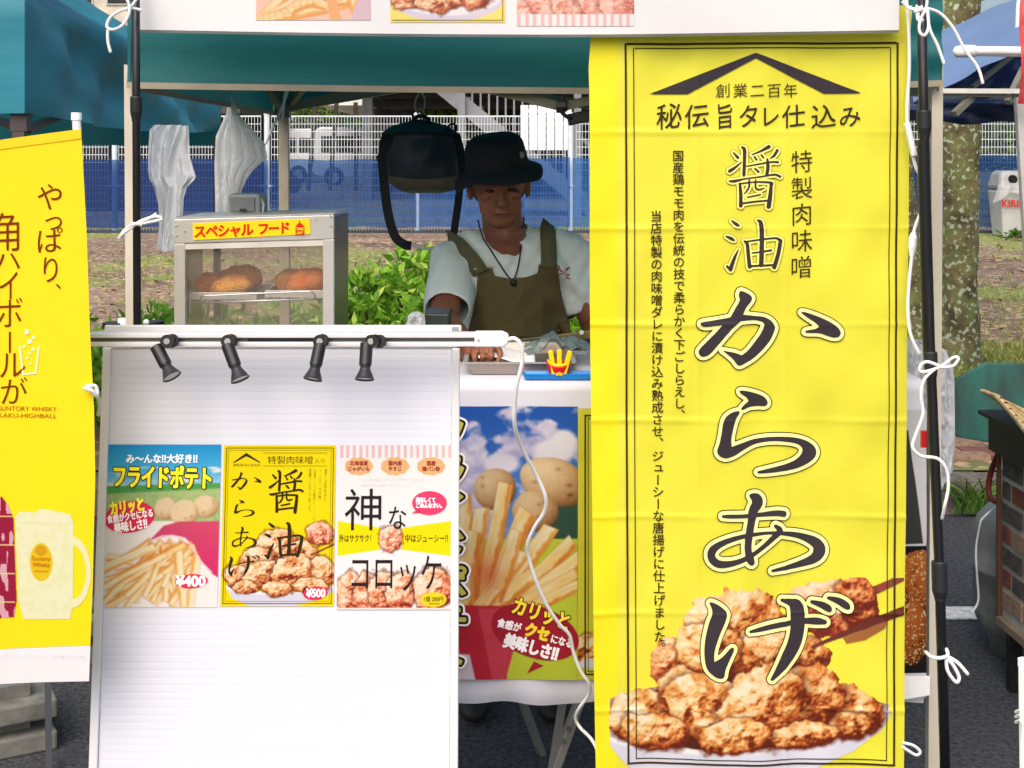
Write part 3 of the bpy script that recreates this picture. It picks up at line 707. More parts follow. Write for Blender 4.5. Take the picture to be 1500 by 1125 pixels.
def gl(i):
    Y = random.choice((random.gauss(9.2, .35), random.gauss(13.2, .8), random.uniform(7, 15))); X_ = random.uniform(P(120, 0, Y).x, P(880, 0, Y).x); return Vector((X_, Y, gz(Y)))
grass('sparse_grass', 7000, gl, .06, 'dry', [], kind='stuff')
leaves('leaf_litter', 2600, lambda i: (lambda Y: Vector((random.uniform(-.36, .40) * Y, Y, gz(Y) + .012)))(random.uniform(6.2, 16)), .055, 'litter', [(150, 112, 70), (112, 82, 54), (190, 158, 110)], kind='stuff', up=0)
wd = empty('kerb_weed', P(1424, 752, 5.86), 'tall green weed tuft growing at the kerb beside the gas cylinder', 'weed')
random.seed(5)
for i in range(46):
    c = P(1424 + random.gauss(0, 9), 752, 5.86); a = random.uniform(0, 6.28); l = random.uniform(.08, .22); d = Vector((math.cos(a) * .6, -abs(math.sin(a)) * .3, 1)).normalized()
    pts = [c, c + d * l * .5, c + d * l + Vector((math.cos(a) * l * .35, 0, -l * .15))]
    MB().tube(smooth_pts(pts, 3), [.0035, .0042, .005, .0045, .004, .003, .0015], 5).build('blade', leafset('weed', [])[i % 3], wd)
random.seed(21)
# ============================================================ NEIGHBOUR STALLS
def teal(name='teal_canvas', c=(46, 138, 158), tr=.32):
    return mat(name, S(c), rough=.5, var=.16, scale=2.6, trans=tr, bump=.6, bscale=5, stretch=(.5, .5, 1.6), detail=7)
T1 = teal(); T2 = teal('green_canvas', (22, 108, 112), .34)
nb = empty('green_canopy_tent', P(20, 1200, 4.0), 'teal canopy tent of the neighbouring stall with a sagging flap stretching towards the white towel', 'tent')
def roofside(u, v):
    n = P(36, 166, 4.0); f = P(324, 193, 6.8); e = n.lerp(f, u)
    sag = .05 * math.sin(u * math.pi) ; wr = min(1, u * 5) * (.030 * math.sin(u * 12 + v * 6) + .014 * math.sin(u * 37 - v * 9) + .015 * math.sin((u + v) * 19))
    if v < .5: return Vector((e.x + wr, e.y, e.z - sag * .5 + v * 2 * (.36 - .10 * u)))
    q = (v - .5) * 2; return Vector((e.x - q * 1.4 + wr, e.y, e.z - sag * .5 + (.36 - .10 * u) + q * .95 - .05 * math.sin(q * 3.1)))
MB().grid(roofside, 40, 20).build('side_roof', T1, nb, smooth=True)
n_ = P(36, 166, 4.0)
MB().grid(lambda u, v: Vector((n_.x - u * 2.6, 4.0 + .015 * math.sin(u * 30 + v * 2) - (0 if v < .4 else 0) + max(0, v - .4) * 1.6, n_.z + (v * .9 if v < .4 else .36 + (v - .4) * 1.3))), 60, 16).build('front_roof', T1, nb, smooth=True)
MB().grid(lambda u, v: Vector((P(324, 193, 6.8).x - u * 2.7, 6.8 + .02 * math.sin(u * 26), 1.58 + .06 + v * .35)), 30, 6).build('rear_valance', T2, nb, smooth=True)
Mtl = mat('dark_tent_leg', S(74, 66, 66), rough=.5, metal=.3)
MB().bar(P(31, 150, 4.05), P(4, 1075, 3.95), .036).build('leg', Mtl, nb); MB().bar(P(31, 160, 4.05), P(31, 192, 4.05), .05, .05).build('leg_bracket', Mtl, nb)
MB().bar(P(40, 190, 4.1), P(92, 167, 4.5), .022).build('brace', Mtl, nb); MB().bar(P(28, 188, 4.1), P(-30, 165, 4.5), .022).build('brace', Mtl, nb)
MB().bar(P(318, 200, 6.75), P(318, 480, 6.75), .03).build('leg', Mtl, nb)
MB().bar(P(-2, 990, 3.72), P(6, 1086, 3.7), .042).build('leg', mat('grey_leg', S(118, 114, 108), rough=.5, metal=.4), nb)
MB().bar(P(70, 985, 3.5), P(72, 1150, 3.4), .016).build('leg', mat('slate_leg', S(54, 58, 66), rough=.5), nb)
# stacked concrete weights
M_con = mat('weight_concrete', S(122, 122, 116), c2=S(92, 92, 88), rough=.95, scale=16, bump=.2, bscale=60)
def weight(px, Y, w, d, n, label, rz=.42):
    x = (px - 750) / FPX * Y; t = empty('tent_weight', (x, Y, 0), label, 'weight', 'concrete weights holding the neighbour tent')
    t.rotation_euler = (0, 0, rz)
    for i in range(n):
        q = MB().box((-w / 2, -d / 2, i * .085), (w / 2, d / 2, i * .085 + .05)).build('slab', M_con, None, bevel=.006); q.parent = t
        q = MB().box((-w * .32, -d * .32, i * .085 + .0505), (w * .32, d * .32, i * .085 + .0845)).build('neck', M_con, None); q.parent = t
weight(-26, 3.62, .34, .30, 2, 'pale concrete weight slabs at the bottom left corner under the grey tent leg', .5)
weight(68, 4.25, .34, .34, 2, 'darker concrete weight slabs behind the slate pole, just left of the white board', .62)
# ---- blue tent at the right
bt = empty('blue_canopy_tent', P(1500, 1000, 5.5), 'navy blue canopy tent of the stall at the right edge with a sunlit roof', 'tent')
B1 = mat('sunlit_blue_canvas', S(112, 138, 176), rough=.5, var=.08, scale=2, trans=.2, bump=.3, bscale=8); B2 = mat('navy_canvas', S(34, 54, 92), rough=.5, var=.15, scale=4, bump=.5, bscale=9, trans=.1)  # same canvas twice: sunlight is put into the paler roof colour
def quad(c, nu=14, nv=8, amp=.02, seed=0):
    a, b, c_, d = [Vector(q) for q in c]
    return MB().grid(lambda u, v: a.lerp(b, u).lerp(d.lerp(c_, u), v) + Vector((0, amp * math.sin(u * 13 + v * 8 + seed) + amp * .5 * math.sin(u * 31 - v * 17), amp * .4 * math.sin(u * 17 + v * 5))), nu, nv)
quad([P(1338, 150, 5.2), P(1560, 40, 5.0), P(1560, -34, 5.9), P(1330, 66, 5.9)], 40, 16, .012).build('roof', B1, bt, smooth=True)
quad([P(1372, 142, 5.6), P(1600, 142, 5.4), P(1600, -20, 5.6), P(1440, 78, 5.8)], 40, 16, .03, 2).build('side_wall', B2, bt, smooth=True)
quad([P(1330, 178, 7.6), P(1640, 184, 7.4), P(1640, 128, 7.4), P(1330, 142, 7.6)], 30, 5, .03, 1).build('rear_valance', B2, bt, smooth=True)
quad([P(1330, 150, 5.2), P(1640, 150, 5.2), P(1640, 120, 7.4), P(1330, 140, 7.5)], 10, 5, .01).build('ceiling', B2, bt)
M_pl = mat('pale_steel', S(206, 204, 198), rough=.4, metal=.4); M_ol = mat('olive_steel', S(124, 122, 108), rough=.5, metal=.3)
MB().bar(P(1326, 133, 5.05), P(1600, 134, 4.95), .020, .018).build('eave_bar', M_pl, bt); MB().bar(P(1326, 139, 5.08), P(1600, 141, 4.98), .02, .012).build('eave_bar', M_ol, bt)
MB().bar(P(1398, 167, 5.0), P(1424, 142, 5.05), .022).build('brace', M_ol, bt); MB().bar(P(1476, 150, 5.0), P(1500, 100, 5.1), .022).build('brace', M_ol, bt)
MB().bar(P(1424, 128, 5.3), P(1484, 80, 5.4), .018).build('brace', M_ol, bt)
MB().bar(P(1492, 138, 5.1), P(1545, 1000, 5.1), .03).build('leg', M_pl, bt)
lt = empty('tube_lamp', P(1460, 78, 3.9), 'unlit white tube lamp hanging from the blue tent at the right edge', 'lamp')
MB().tube([P(1421, 74, 3.9), P(1600, 76, 3.9)], .013, 14).build('tube', mat('lamp_white', S(240, 240, 236), rough=.35), lt)
MB().tube([P(1396, 76, 3.9), P(1400, 76, 3.9), P(1410, 75, 3.9), P(1428, 75, 3.9)], [.006, .016, .019, .018], 14).build('end_cap', MATS['lamp_white'], lt, smooth=True)
MB().bar(P(1428, 80, 3.9), P(1600, 83, 3.9), .012, .008).build('reflector', M_ol, lt)
# red nobori at the very edge
rb = empty('red_banner', P(1500, 150, 2.5), 'red and white flag hanging at the top right edge of the photo', 'banner')
def redf(u, v): return Vector((P(1492 + 3 * math.sin(v * 4), 0, 2.5).x + u * .25, 2.5 + .012 * math.sin(u * 20 + v * 6), P(0, -30 + 182 * v, 2.5).z))
MB().grid(redf, 20, 20).build('cloth', mat('red_cloth', S(206, 34, 44), c2=S(226, 110, 110), rough=.6, scale=26, trans=.2), rb, smooth=True)
MB().tube([P(1496, -30, 2.49), P(1491, 10, 2.49), P(1490, 40, 2.49)], .0035).build('tie', mat('cord_white', S(236, 236, 236), rough=.7, bump=.3, bscale=300), rb)
# ---- grill cart at the right: green plate, brick pattern box, straw mat, hose, gas cylinder
gp = MB().prism([P(x, y, 4.42) for x, y in ((1397, 563), (1401, 555), (1446, 532), (1620, 533), (1620, 660), (1464, 651), (1404, 641), (1397, 634))], (0, .02, 0)).build('green_plate', mat('chipped_green', S(48, 108, 98), c2=S(52, 74, 68), rough=.7, scale=12, bump=.4, stretch=(1, 1, .35), detail=8), bevel=.004,
     label='chipped dark green metal plate with a cut corner standing behind the straw mat', cat='metal plate')
gc = empty('grill_cart', P(1500, 990, 3.9), 'brick faced grill cart with a black metal top at the right edge', 'grill')
A = P(1468, 662, 4.0); Bx = P(1636, 560, 3.3); zb, zt = .21, A.z
dirv = Vector((Bx.x - A.x, Bx.y - A.y, 0)); LL = dirv.length; dirv.normalize(); nrm = Vector((dirv.y, -dirv.x, 0))
mb = MB(); mb.prism([Vector((A.x, A.y, zb)), Vector((A.x, A.y, zt)), Vector((A.x, A.y, zt)) + dirv * LL, Vector((A.x, A.y, zb)) + dirv * LL], -nrm * .45); mb.build('mortar_panel', mat('mortar', S(176, 172, 162), rough=.9, bump=.5, scale=20), gc)
Mbk = [mat('brick_%s' % n, S(c), c2=S(d), rough=.9, scale=24, bump=.5, bscale=90) for n, c, d in (('red', (134, 78, 62), (108, 62, 50)), ('buff', (160, 132, 112), (136, 108, 90)), ('grey', (96, 92, 86), (72, 68, 64)))]
rows = 7; bh = (zt - zb - .03) / rows
for r_ in range(rows):
    k = 0; s0 = -.07 if r_ % 2 else .012
    while s0 < LL:
        a, b = max(s0, .012), min(s0 + .135, LL)
        if b - a > .02:
            o = Vector((A.x, A.y, zt - (r_ + 1) * bh)) + dirv * a + nrm * .0005
            MB().prism([o, o + Vector((0, 0, bh - .016)), o + Vector((0, 0, bh - .016)) + dirv * (b - a), o + dirv * (b - a)], nrm * random.uniform(.003, .006)).build('brick', random.choice(Mbk), gc)
        s0 += .151
Mblk = mat('black_steel', S(28, 28, 30), rough=.45, var=.2)
MB().bar(Vector((A.x, A.y, zb - .02)) + nrm * .01, Vector((A.x, A.y, zt)) + nrm * .01, .012).build('corner_angle', mat('rusty_angle', S(92, 62, 48), rough=.8), gc)
MB().bar(Vector((A.x, A.y, zb - .012)) + nrm * .008, Vector((A.x, A.y, zb - .012)) + nrm * .008 + dirv * LL, .024, .022).build('bottom_rail', mat('tan_rail', S(130, 116, 96), rough=.7), gc)
q = Vector((A.x, A.y, zt + .002)) - dirv * .03 + nrm * .03
MB().prism([q, q + Vector((0, 0, .10)), q + Vector((0, 0, .10)) + dirv * LL, q + dirv * LL], -nrm * .5).build('firebox', Mblk, gc)
q2 = q + Vector((0, 0, .101)); MB().prism([q2 - dirv * .03 + nrm * .02, q2 + dirv * LL + nrm * .02, q2 + dirv * LL - nrm * .5, q2 - dirv * .03 - nrm * .5], (0, 0, .012)).build('top_plate', Mblk, gc)
for s0 in (.04, LL - .05):
    for d_ in (.02, .42): MB().bar(Vector((A.x, A.y, 0)) + dirv * s0 - nrm * d_, Vector((A.x, A.y, zb)) + dirv * s0 - nrm * d_, .035).build('leg', Mblk, gc)
ms = empty('straw_mat', P(1480, 600, 3.9), 'rolled straw mat lying on top of the grill cart at the right edge', 'mat')
Mst = [mat('straw_a', S(206, 182, 132), c2=S(168, 138, 92), rough=.8, scale=40), mat('straw_b', S(226, 206, 160), c2=S(190, 164, 114), rough=.8, scale=40)]
for i in range(26):
    t = i / 26; s_ = P(1461 + 11 * t + random.uniform(-2, 2), 580 + 9 * t, 3.95 - .25 * t * 0); e_ = P(1530 + 60 * t, 668 - 30 * t, 3.5)
    s_.y += t * .20; e_.y += t * .2; MB().tube([s_, s_.lerp(e_, .5) + Vector((0, 0, -.004 + .01 * math.sin(i))), e_], .0052, 6).build('straw', Mst[i % 2], ms)
for t in (.06, .16, .27, .39, .52):
    a_ = P(1461, 580, 3.95).lerp(P(1530, 668, 3.5), t); b_ = P(1472, 589, 4.15).lerp(P(1590, 638, 3.7), t)
    MB().tube([a_ + Vector((0, -.008, -.004)), a_ + Vector((0, -.004, .007)), b_ + Vector((0, 0, .007))], .0022, 6).build('binding', mat('binding_cord', S(82, 62, 40), rough=.8), ms)
tag(MB().tube(smooth_pts([P(1466, 650, 4.05), P(1461, 668, 4.06), P(1452, 690, 4.08), P(1448, 715, 4.08), P(1452, 730, 4.06), P(1464, 736, 4.02), P(1480, 735, 3.98)], 6), .009, 10).build('gas_hose', mat('rubber_red', S(104, 34, 26), rough=.5), smooth=True), 'dark red rubber hose curling from the black firebox beside the gas cylinder', 'hose')
cy = empty('gas_cylinder', (P(1500, 0, 4.28).x, 4.28, 0), 'grey gas cylinder standing on the asphalt left of the brick faced cart', 'gas cylinder')
cx_, cY = cy.location.x, 4.28; prof = [(.0, .045), (.10, .045), (.10, .0), (.105, .0), (.108, .06), (.125, .075), (.148, .12), (.155, .16), (.155, .30), (.159, .305), (.159, .318), (.155, .323), (.155, .43), (.145, .49), (.115, .53), (.06, .548), (.03, .552), (.03, .59)]
V = []; F = []; n = 40
for r_, z_ in prof:
    for k in range(n): V.append((cx_ + r_ * math.cos(2 * math.pi * k / n), cY + r_ * math.sin(2 * math.pi * k / n), z_ * .86))
for i in range(len(prof) - 1):
    for k in range(n): F.append((i * n + k, i * n + (k + 1) % n, (i + 1) * n + (k + 1) % n, (i + 1) * n + k))
MB().add(V, F).build('tank', mat('worn_grey_paint', S(140, 144, 138), c2=S(100, 104, 100), rough=.55, scale=7, bump=.1, detail=9), cy, smooth=True)
MB().tube([(cx_, cY, .50), (cx_, cY, .56)], .022, 12).build('valve', mat('brass', S(150, 120, 70), rough=.4, metal=.8), cy)
MB().tube([(cx_ + .075 * math.cos(a), cY + .075 * math.sin(a), .52) for a in np.linspace(-2.6, 2.6, 18)], .009, 8).build('collar', MATS['worn_grey_paint'], cy)
Mcord = MATS['cord_white']
def cord(name, lines, r, label, cat='cord', mt=None, **k):
    t = MB()
    for ln in lines: t.tube(smooth_pts([P(*q) for q in ln], 6), r, 8)
    return t.build(name, mt or Mcord, smooth=True, label=label, cat=cat, **k)
cord('tie_string', [[(1437, 762, 4.1), (1447, 752, 4.1), (1458, 744, 4.1), (1464, 748, 4.1)], [(1437, 762, 4.1), (1430, 800, 4.12), (1431, 840, 4.12), (1433, 880, 4.12), (1422, 899, 4.12)]], .0035, 'thin white cord draped down the left side of the gas cylinder')
wpole = MB().tube([P(1502, 968, 2.45), P(1505, 1200, 2.40)], .0125, 12).build('white_pole', mat('white_plastic', S(244, 245, 246), rough=.4, var=.02), label='white plastic pole at the bottom right corner with white cord wound round it', cat='pole')
MB().tube([P(1502, 976, 2.45), P(1502, 966, 2.45)], .0135, 12).build('pole_tip', MATS['white_plastic'], wpole)
for y in (1043, 1050, 1058): MB().tube([P(1488, y, 2.42), P(1495, y - 3, 2.385), P(1508, y + 2, 2.385)], .003, 6).build('cord_turn', Mcord, wpole)

# ============================================================ OUR STALL: canopy tent
TY, TR = 2.95, 4.75
ct = empty('stall_tent', (.05, 3.8, 0), 'dark green canopy tent over the food stall with beige legs', 'tent')
xl, xr = P(190, 0, TY).x, P(1371, 0, TY).x; ez = P(0, 128, TY).z
def fv(u, v):
    px = 186 + (1380 - 186) * u; yb = 123 + 9 * math.sin(min(u * 1.3, 1) * math.pi * .5) - (12 * max(0, (u - .75) / .25)); wr = .004 * math.sin(u * 9 + v * 2) + .003 * math.sin(u * 23 + v) + .005 * math.sin(v * 22) * max(0, (u - .93) / .07) + .003 * math.sin(v * 10 + u * 4)
    p = P(px, yb - v * 190, TY); p.y = TY + wr; return p
MB().grid(fv, 160, 40).build('front_valance', T2, ct, smooth=True)
hm = MB().grid(lambda u, v: fv(u, 0) + Vector((0, -.0045, .004 - .014 * v)), 120, 2).build('hem', mat('beige_hem', S(150, 142, 124), rough=.8), ct)
for xs_, px_ in ((xl, 0), (xr + .008, 1)):
    MB().grid(lambda u, v: Vector((xs_ + .004 * math.sin(u * 11 + v * 3), TY + (TR - TY) * u, ez + .003 + v * .32)), 40, 8).build('side_valance', T2, ct, smooth=True)
    MB().bar((xs_ + .004, TY + .02, ez), (xs_ + .004, TR, ez), .004, .012).build('hem', MATS['beige_hem'], ct)
def rv(u, v):
    x = xl + (xr - xl) * u; e = min(u, 1 - u); zb_ = 1.738 + min(e * .55, .20); return Vector((x, TR + .006 * math.sin(u * 30), zb_ + v * (2.05 - zb_)))
MB().grid(rv, 60, 6).build('rear_valance', T2, ct, smooth=True)
pk_ = Vector(((xl + xr) / 2, (TY + TR) / 2, 2.62)); rz = 2.02
cs_ = [Vector((xl, TY, rz)), Vector((xr, TY, rz)), Vector((xr, TR, rz)), Vector((xl, TR, rz))]
for i in range(4):
    a, b = cs_[i], cs_[(i + 1) % 4]; MB().grid(lambda u, v: a.lerp(b, u).lerp(pk_, v) + Vector((0, 0, -.04 * math.sin(v * math.pi))), 12, 10).build('roof_panel', T2, ct, smooth=True)
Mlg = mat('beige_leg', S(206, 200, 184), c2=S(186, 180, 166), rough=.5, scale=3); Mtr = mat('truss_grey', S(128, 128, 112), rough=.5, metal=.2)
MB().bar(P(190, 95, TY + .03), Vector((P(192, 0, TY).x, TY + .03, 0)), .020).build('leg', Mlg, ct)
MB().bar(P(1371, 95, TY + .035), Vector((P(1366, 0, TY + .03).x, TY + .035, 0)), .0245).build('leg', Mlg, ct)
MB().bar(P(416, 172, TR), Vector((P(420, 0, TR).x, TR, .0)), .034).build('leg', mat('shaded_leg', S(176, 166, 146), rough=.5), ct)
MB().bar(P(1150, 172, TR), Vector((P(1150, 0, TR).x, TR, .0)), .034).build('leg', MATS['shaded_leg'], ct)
for s in ((416, 172, TR),): MB().bar(P(s[0], s[1], s[2]), P(s[0], s[1] - 50, s[2]), .045).build('leg_bracket', Mtr, ct)
for a, b, w in (((640, 112, TY + .03), (826, 157, TY + .04), .02), ((826, 156, TY + .04), (1010, 112, TY + .03), .02), ((412, 158, TR - .03), (640, 118, TR - .03), .036), ((412, 160, TR - .03), (386, 118, TR - .3), .02), ((424, 156, TR - .03), (452, 118, TR - .3), .02),
                ((640, 118, TR - .03), (900, 160, TR - .03), .03), ((300, 104, 3.85), (1190, 104, 3.85), .022)):
    MB().bar(P(*a), P(*b), w).build('truss_bar', Mtr, ct)
MB().tube([P(821, 156, TY + .02), P(831, 156, TY + .02)], .012).build('truss_joint', Mblk, ct)
cord('tie_string', [[(423, 128, 4.5), (412, 160, 4.5), (400, 186, 4.5), (388, 212, 4.5)], [(418, 130, 4.5), (415, 160, 4.5), (413, 178, 4.5)]], .0045, 'pale green white cord hanging beside the beige rear tent leg')
cl = empty('clamp_lamp', P(846, 172, 3.0), 'black clamp lamp hanging under the canopy against the yellow banner edge', 'lamp')
MB().bar(P(832, 176, 3.0), P(905, 160, 3.0), .05, .026).build('head', Mblk, cl, bevel=.003)
MB().tube(smooth_pts([P(827, 138, 2.96), P(823, 150, 2.96), P(822, 162, 2.96), P(829, 170, 2.96), P(838, 174, 2.98)], 5), .0045, 8).build('cable', Mblk, cl)
MB().tube([P(815, 157, 2.955), P(828, 157, 2.955)], .013, 12).build('clamp', Mblk, cl)

# ---- table with cloth and printed fronts
tz = P(0, 557.5, TY).z; tl, tr_ = P(196, 0, TY).x, P(1352, 0, TY).x; TB = 3.55
tb = empty('folding_table', ((tl + tr_) / 2, 3.25, 0), 'long folding table of the food stall behind the white board', 'table')
MB().box((tl + .01, TY + .012, tz - .035), (tr_ - .01, TB, tz - .004)).build('tabletop', mat('tabletop_white', S(206, 206, 202), rough=.5), tb, bevel=.004)
Mgt = mat('grey_tube', S(164, 164, 158), rough=.35, metal=.6)
for a, b, r_ in (((762, 1018, 3.5), (794, 1106, 3.54), .0115), ((852, 1018, 3.08), (772, 1238, 3.05), .013), ((826, 1018, 3.2), (800, 1180, 3.2), .010), ((300, 1018, 3.5), (268, 1106, 3.54), .0115), ((260, 1018, 3.08), (300, 1238, 3.05), .013), ((1290, 1018, 3.5), (1262, 1106, 3.54), .0115), ((1250, 1018, 3.08), (1290, 1238, 3.05), .013)):
    p, q = P(*a), P(*b)
    lg = MB().bar((p.x, p.y, tz - .036), p, r_ * 2, r_ * 1.5).bar(p, q, r_ * 2, r_ * 1.5).build('leg', Mgt, tb, bevel=.002)
for y in (1068, 1086): MB().tube([P(833 - (y - 1068) * .4, y, 3.05), P(833 - (y - 1068) * .4, y, 3.1)], .006).build('bolt', Mblk, tb)
Mcl = mat('table_cloth', S(216, 216, 226), rough=.75, var=.03, scale=3, trans=.1)
def cf(u, v):
    x = tl + (tr_ - tl) * u; s_ = max(0, v - .12) / .88
    w = .004 * math.sin(u * 40 + 1) * s_ + .006 * math.sin(u * 15) * s_ + .004 * math.sin(u * 90) * max(0, s_ - .9) * 10
    zb_ = P(0, 1030 + 3 * math.sin(u * 50), TY).z
    if v < .12: return Vector((x, TB - (TB - TY) * v / .12, tz + .0006))
    return Vector((x, TY - .004 - w + .008 * max(0, s_ - .97) / .03, tz + (zb_ - tz) * s_))
tag(MB().grid(cf, 150, 60).build('tablecloth', Mcl, smooth=True), 'white cloth covering the stall table and hanging down its front', 'tablecloth')
frontwave = lambda x, z: .0022 * np.sin(x * 34 + 1) + .0018 * np.sin(z * 22 + x * 7) + .0012 * np.abs(np.sin(z * 15.5)) ** 14 - .001
FR = Flat(2.934, frontwave)
ftc = empty('cloth_poster', P(720, 995, 2.935), 'large cloth poster of french fries, potatoes and blue sky on the front of the table', 'poster')
C = Canvas(596, 595, 846, 995, (40, 92, 190))
C.fill(np.ones(C.X.shape), np.stack([np.interp(C.Y, [595, 720, 790], v) for v in ([38, 78, 120], [92, 132, 160], [186, 214, 226])], -1) / 255.)
cloud = sm((fbm(C.X / 46, C.Y / 34, 4, 5) - .50 + .16 * np.exp(-((C.Y - 690) / 45) ** 2)) * 7); C.fill(cloud * (C.Y < 800) * .92, np.stack([np.interp(fbm(C.X / 20, C.Y / 16, 8), [.3, .7], [190 / 255, 1]), np.interp(fbm(C.X / 20, C.Y / 16, 8), [.3, .7], [182 / 255, .95]), np.interp(fbm(C.X / 20, C.Y / 16, 8), [.3, .7], [222 / 255, 1])], -1))
C.ellipse(812, 660, 30, 18, (244, 240, 250), soft=6); C.ellipse(826, 645, 18, 16, (248, 244, 252), soft=6); C.ellipse(735, 680, 26, 14, (236, 230, 246), soft=6)
C.poly([(806, 735), (846, 735), (846, 790), (806, 790)], (52, 84, 70)); C.rect(596, 789, 847, 996, (206, 220, 66))
C.potato(725, 716, 30, 30, 20, 3); C.potato(812, 706, 50, 34, 18, 7, .05); C.potato(784, 748, 34, 30, 0, 5)
C.poly([(600, 880), (676, 870), (720, 885), (745, 960), (742, 997), (596, 997)], (196, 44, 60)); C.poly([(692, 884), (742, 893), (756, 940), (740, 997), (700, 997)], (214, 62, 82)); C.poly([(596, 955), (686, 950), (694, 997), (596, 997)], (232, 214, 224))
for i, (a, b, c_, d, w) in enumerate([(700, 900, 655, 700, 22), (690, 900, 672, 718, 22), (700, 895, 735, 700, 24), (716, 890, 768, 742, 30), (690, 880, 700, 735, 24), (720, 895, 800, 762, 26), (735, 890, 834, 785, 24), (688, 900, 690, 770, 22), (700, 900, 760, 800, 24),
                                      (735, 900, 846, 806, 24), (712, 895, 775, 838, 26), (740, 905, 840, 835, 24), (684, 905, 678, 820, 22), (724, 880, 752, 770, 22), (745, 905, 846, 850, 18), (700, 905, 722, 855, 20)]):
    C.fry(a, b, c_ + 6, d + 8, w * 1.02, i * 1.7, .04 * (i % 4))
C.fill(np.exp(-(((C.X - 712) / 26) ** 2 + ((C.Y - 842) / 30) ** 2)) * .55, (206, 74, 34)); C.ellipse(795, 752, 0.1, .1, (0, 0, 0))
C.fill(np.clip((C.Y - 885 - (C.X - 680) * .03) * .6, 0, 1) * (C.X < 742 + (C.Y - 890) * -.1) * (C.X > 672), (200, 44, 62)); C.fill(np.clip((C.Y - 890) * .5, 0, 1) * ((C.X - 700) > (C.Y - 890) * .2) * (C.X < 752 - (C.Y - 890) * .12), (216, 70, 88))
C.poly([(596, 955), (688, 958), (697, 997), (596, 997)], (232, 214, 224))
C.blur(1); C.emit('picture', FR, ftc, off=.0)
L = Letters(FR, off=.0016)
L.sdf(lambda X, Y: np.where(True, -1., -1.) * 0 + (1 - np.hypot((X - 784) * .951 + (Y - 925) * .309, (-(X - 784) * .309 + (Y - 925) * .951) * 1.75) / 66) * 40, (718, 880, 850, 972), [(0, S(150, 28, 46))], cell=1.5)
L.poly([(782, 968), (796, 974), (772, 986)], S(150, 28, 46))
Yw, Bk, Wt = S(246, 214, 60), S(40, 24, 16), S(246, 240, 244)
L2 = Letters(FR, off=.0026)
L2.text('カリッと', (749, 884, 838, 912), [(2.4, Bk), (1.1, Yw)], rot=17, cell=.6)
L2.text('食感が', (728, 908, 764, 922), [(.5, Wt)], rot=15, cell=.5); L2.text('クセ', (768, 914, 806, 936), [(1.3, Yw)], rot=15, cell=.5); L2.text('になる', (806, 931, 840, 945), [(.5, Wt)], rot=15, cell=.5)
L2.text('美味しさ‼', (738, 936, 818, 957), [(1.2, Wt)], rot=15, cell=.5)
L.build('speech_bubble', ftc); L2.build('lettering', ftc)
L = Letters(FR, off=.0026)
L.vtext('フライドポテト', 652, 608, 992, 72, [(7.5, Wt), (4.5, Bk), (1.2, S(186, 182, 84))], cell=1.6, adv={}); L.build('title_lettering', ftc)
yp = empty('cloth_poster', P(1000, 995, 2.935), 'yellow framed cloth poster on the table front, mostly hidden by the tall yellow banner', 'poster')
C = Canvas(846.5, 598, 1120, 995, (226, 222, 66), .6); C.chicken(862, 950, 22, 20, 0, 3); C.ellipse(872, 972, 26, 8, (232, 232, 236)); C.emit('picture', FR, yp, off=.0)
L = Letters(FR); L.frame(856, 607, 1110, 988, 2.2, S(48, 40, 20)); L.frame(861, 612, 1105, 983, 1, S(48, 40, 20)); L.build('frame_lines', yp)
bp_ = empty('cloth_poster', P(1250, 1000, 2.935), 'cloth poster of brown sesame covered fried balls beside the leaning black pole', 'poster')
C = Canvas(1126, 600, 1357, 1022, (30, 26, 28)); C.fill((C.Y < 800).astype(float), (232, 232, 236)); C.poly([(1200, 640), (1330, 630), (1340, 700), (1352, 796), (1200, 800)], (66, 68, 70))
C.potato(1352, 850, 42, 44, 0, 2); C.potato(1335, 925, 26, 48, 0, 9); C.potato(1290, 880, 40, 44, 0, 4)
tint = (C.Y > 800) & (C.c.sum(-1) > .75); C.c = np.where(tint[..., None], C.c * np.array([.72, .46, .26]) * 1.15, C.c)
dots = (vnoise(C.X / 2.1, C.Y / 2.1, 5) > .74) & tint; C.c = np.where(dots[..., None], np.array([.86, .74, .5]), C.c); C.fill((C.Y > 985).astype(float), (232, 232, 240))
C.emit('picture', FR, bp_, off=.0)
pc = MB().grid(lambda u, v: P(1318 + 44 * u, 990 + (36 - 8 * u) * v, 2.925 - .004 * math.sin(u * 5)), 6, 3).build('paper_slip', mat('slip_white', S(236, 236, 240), rough=.8), label='white paper slip hanging at the bottom of the table cloth right of the yellow banner', cat='paper', solid=.001)

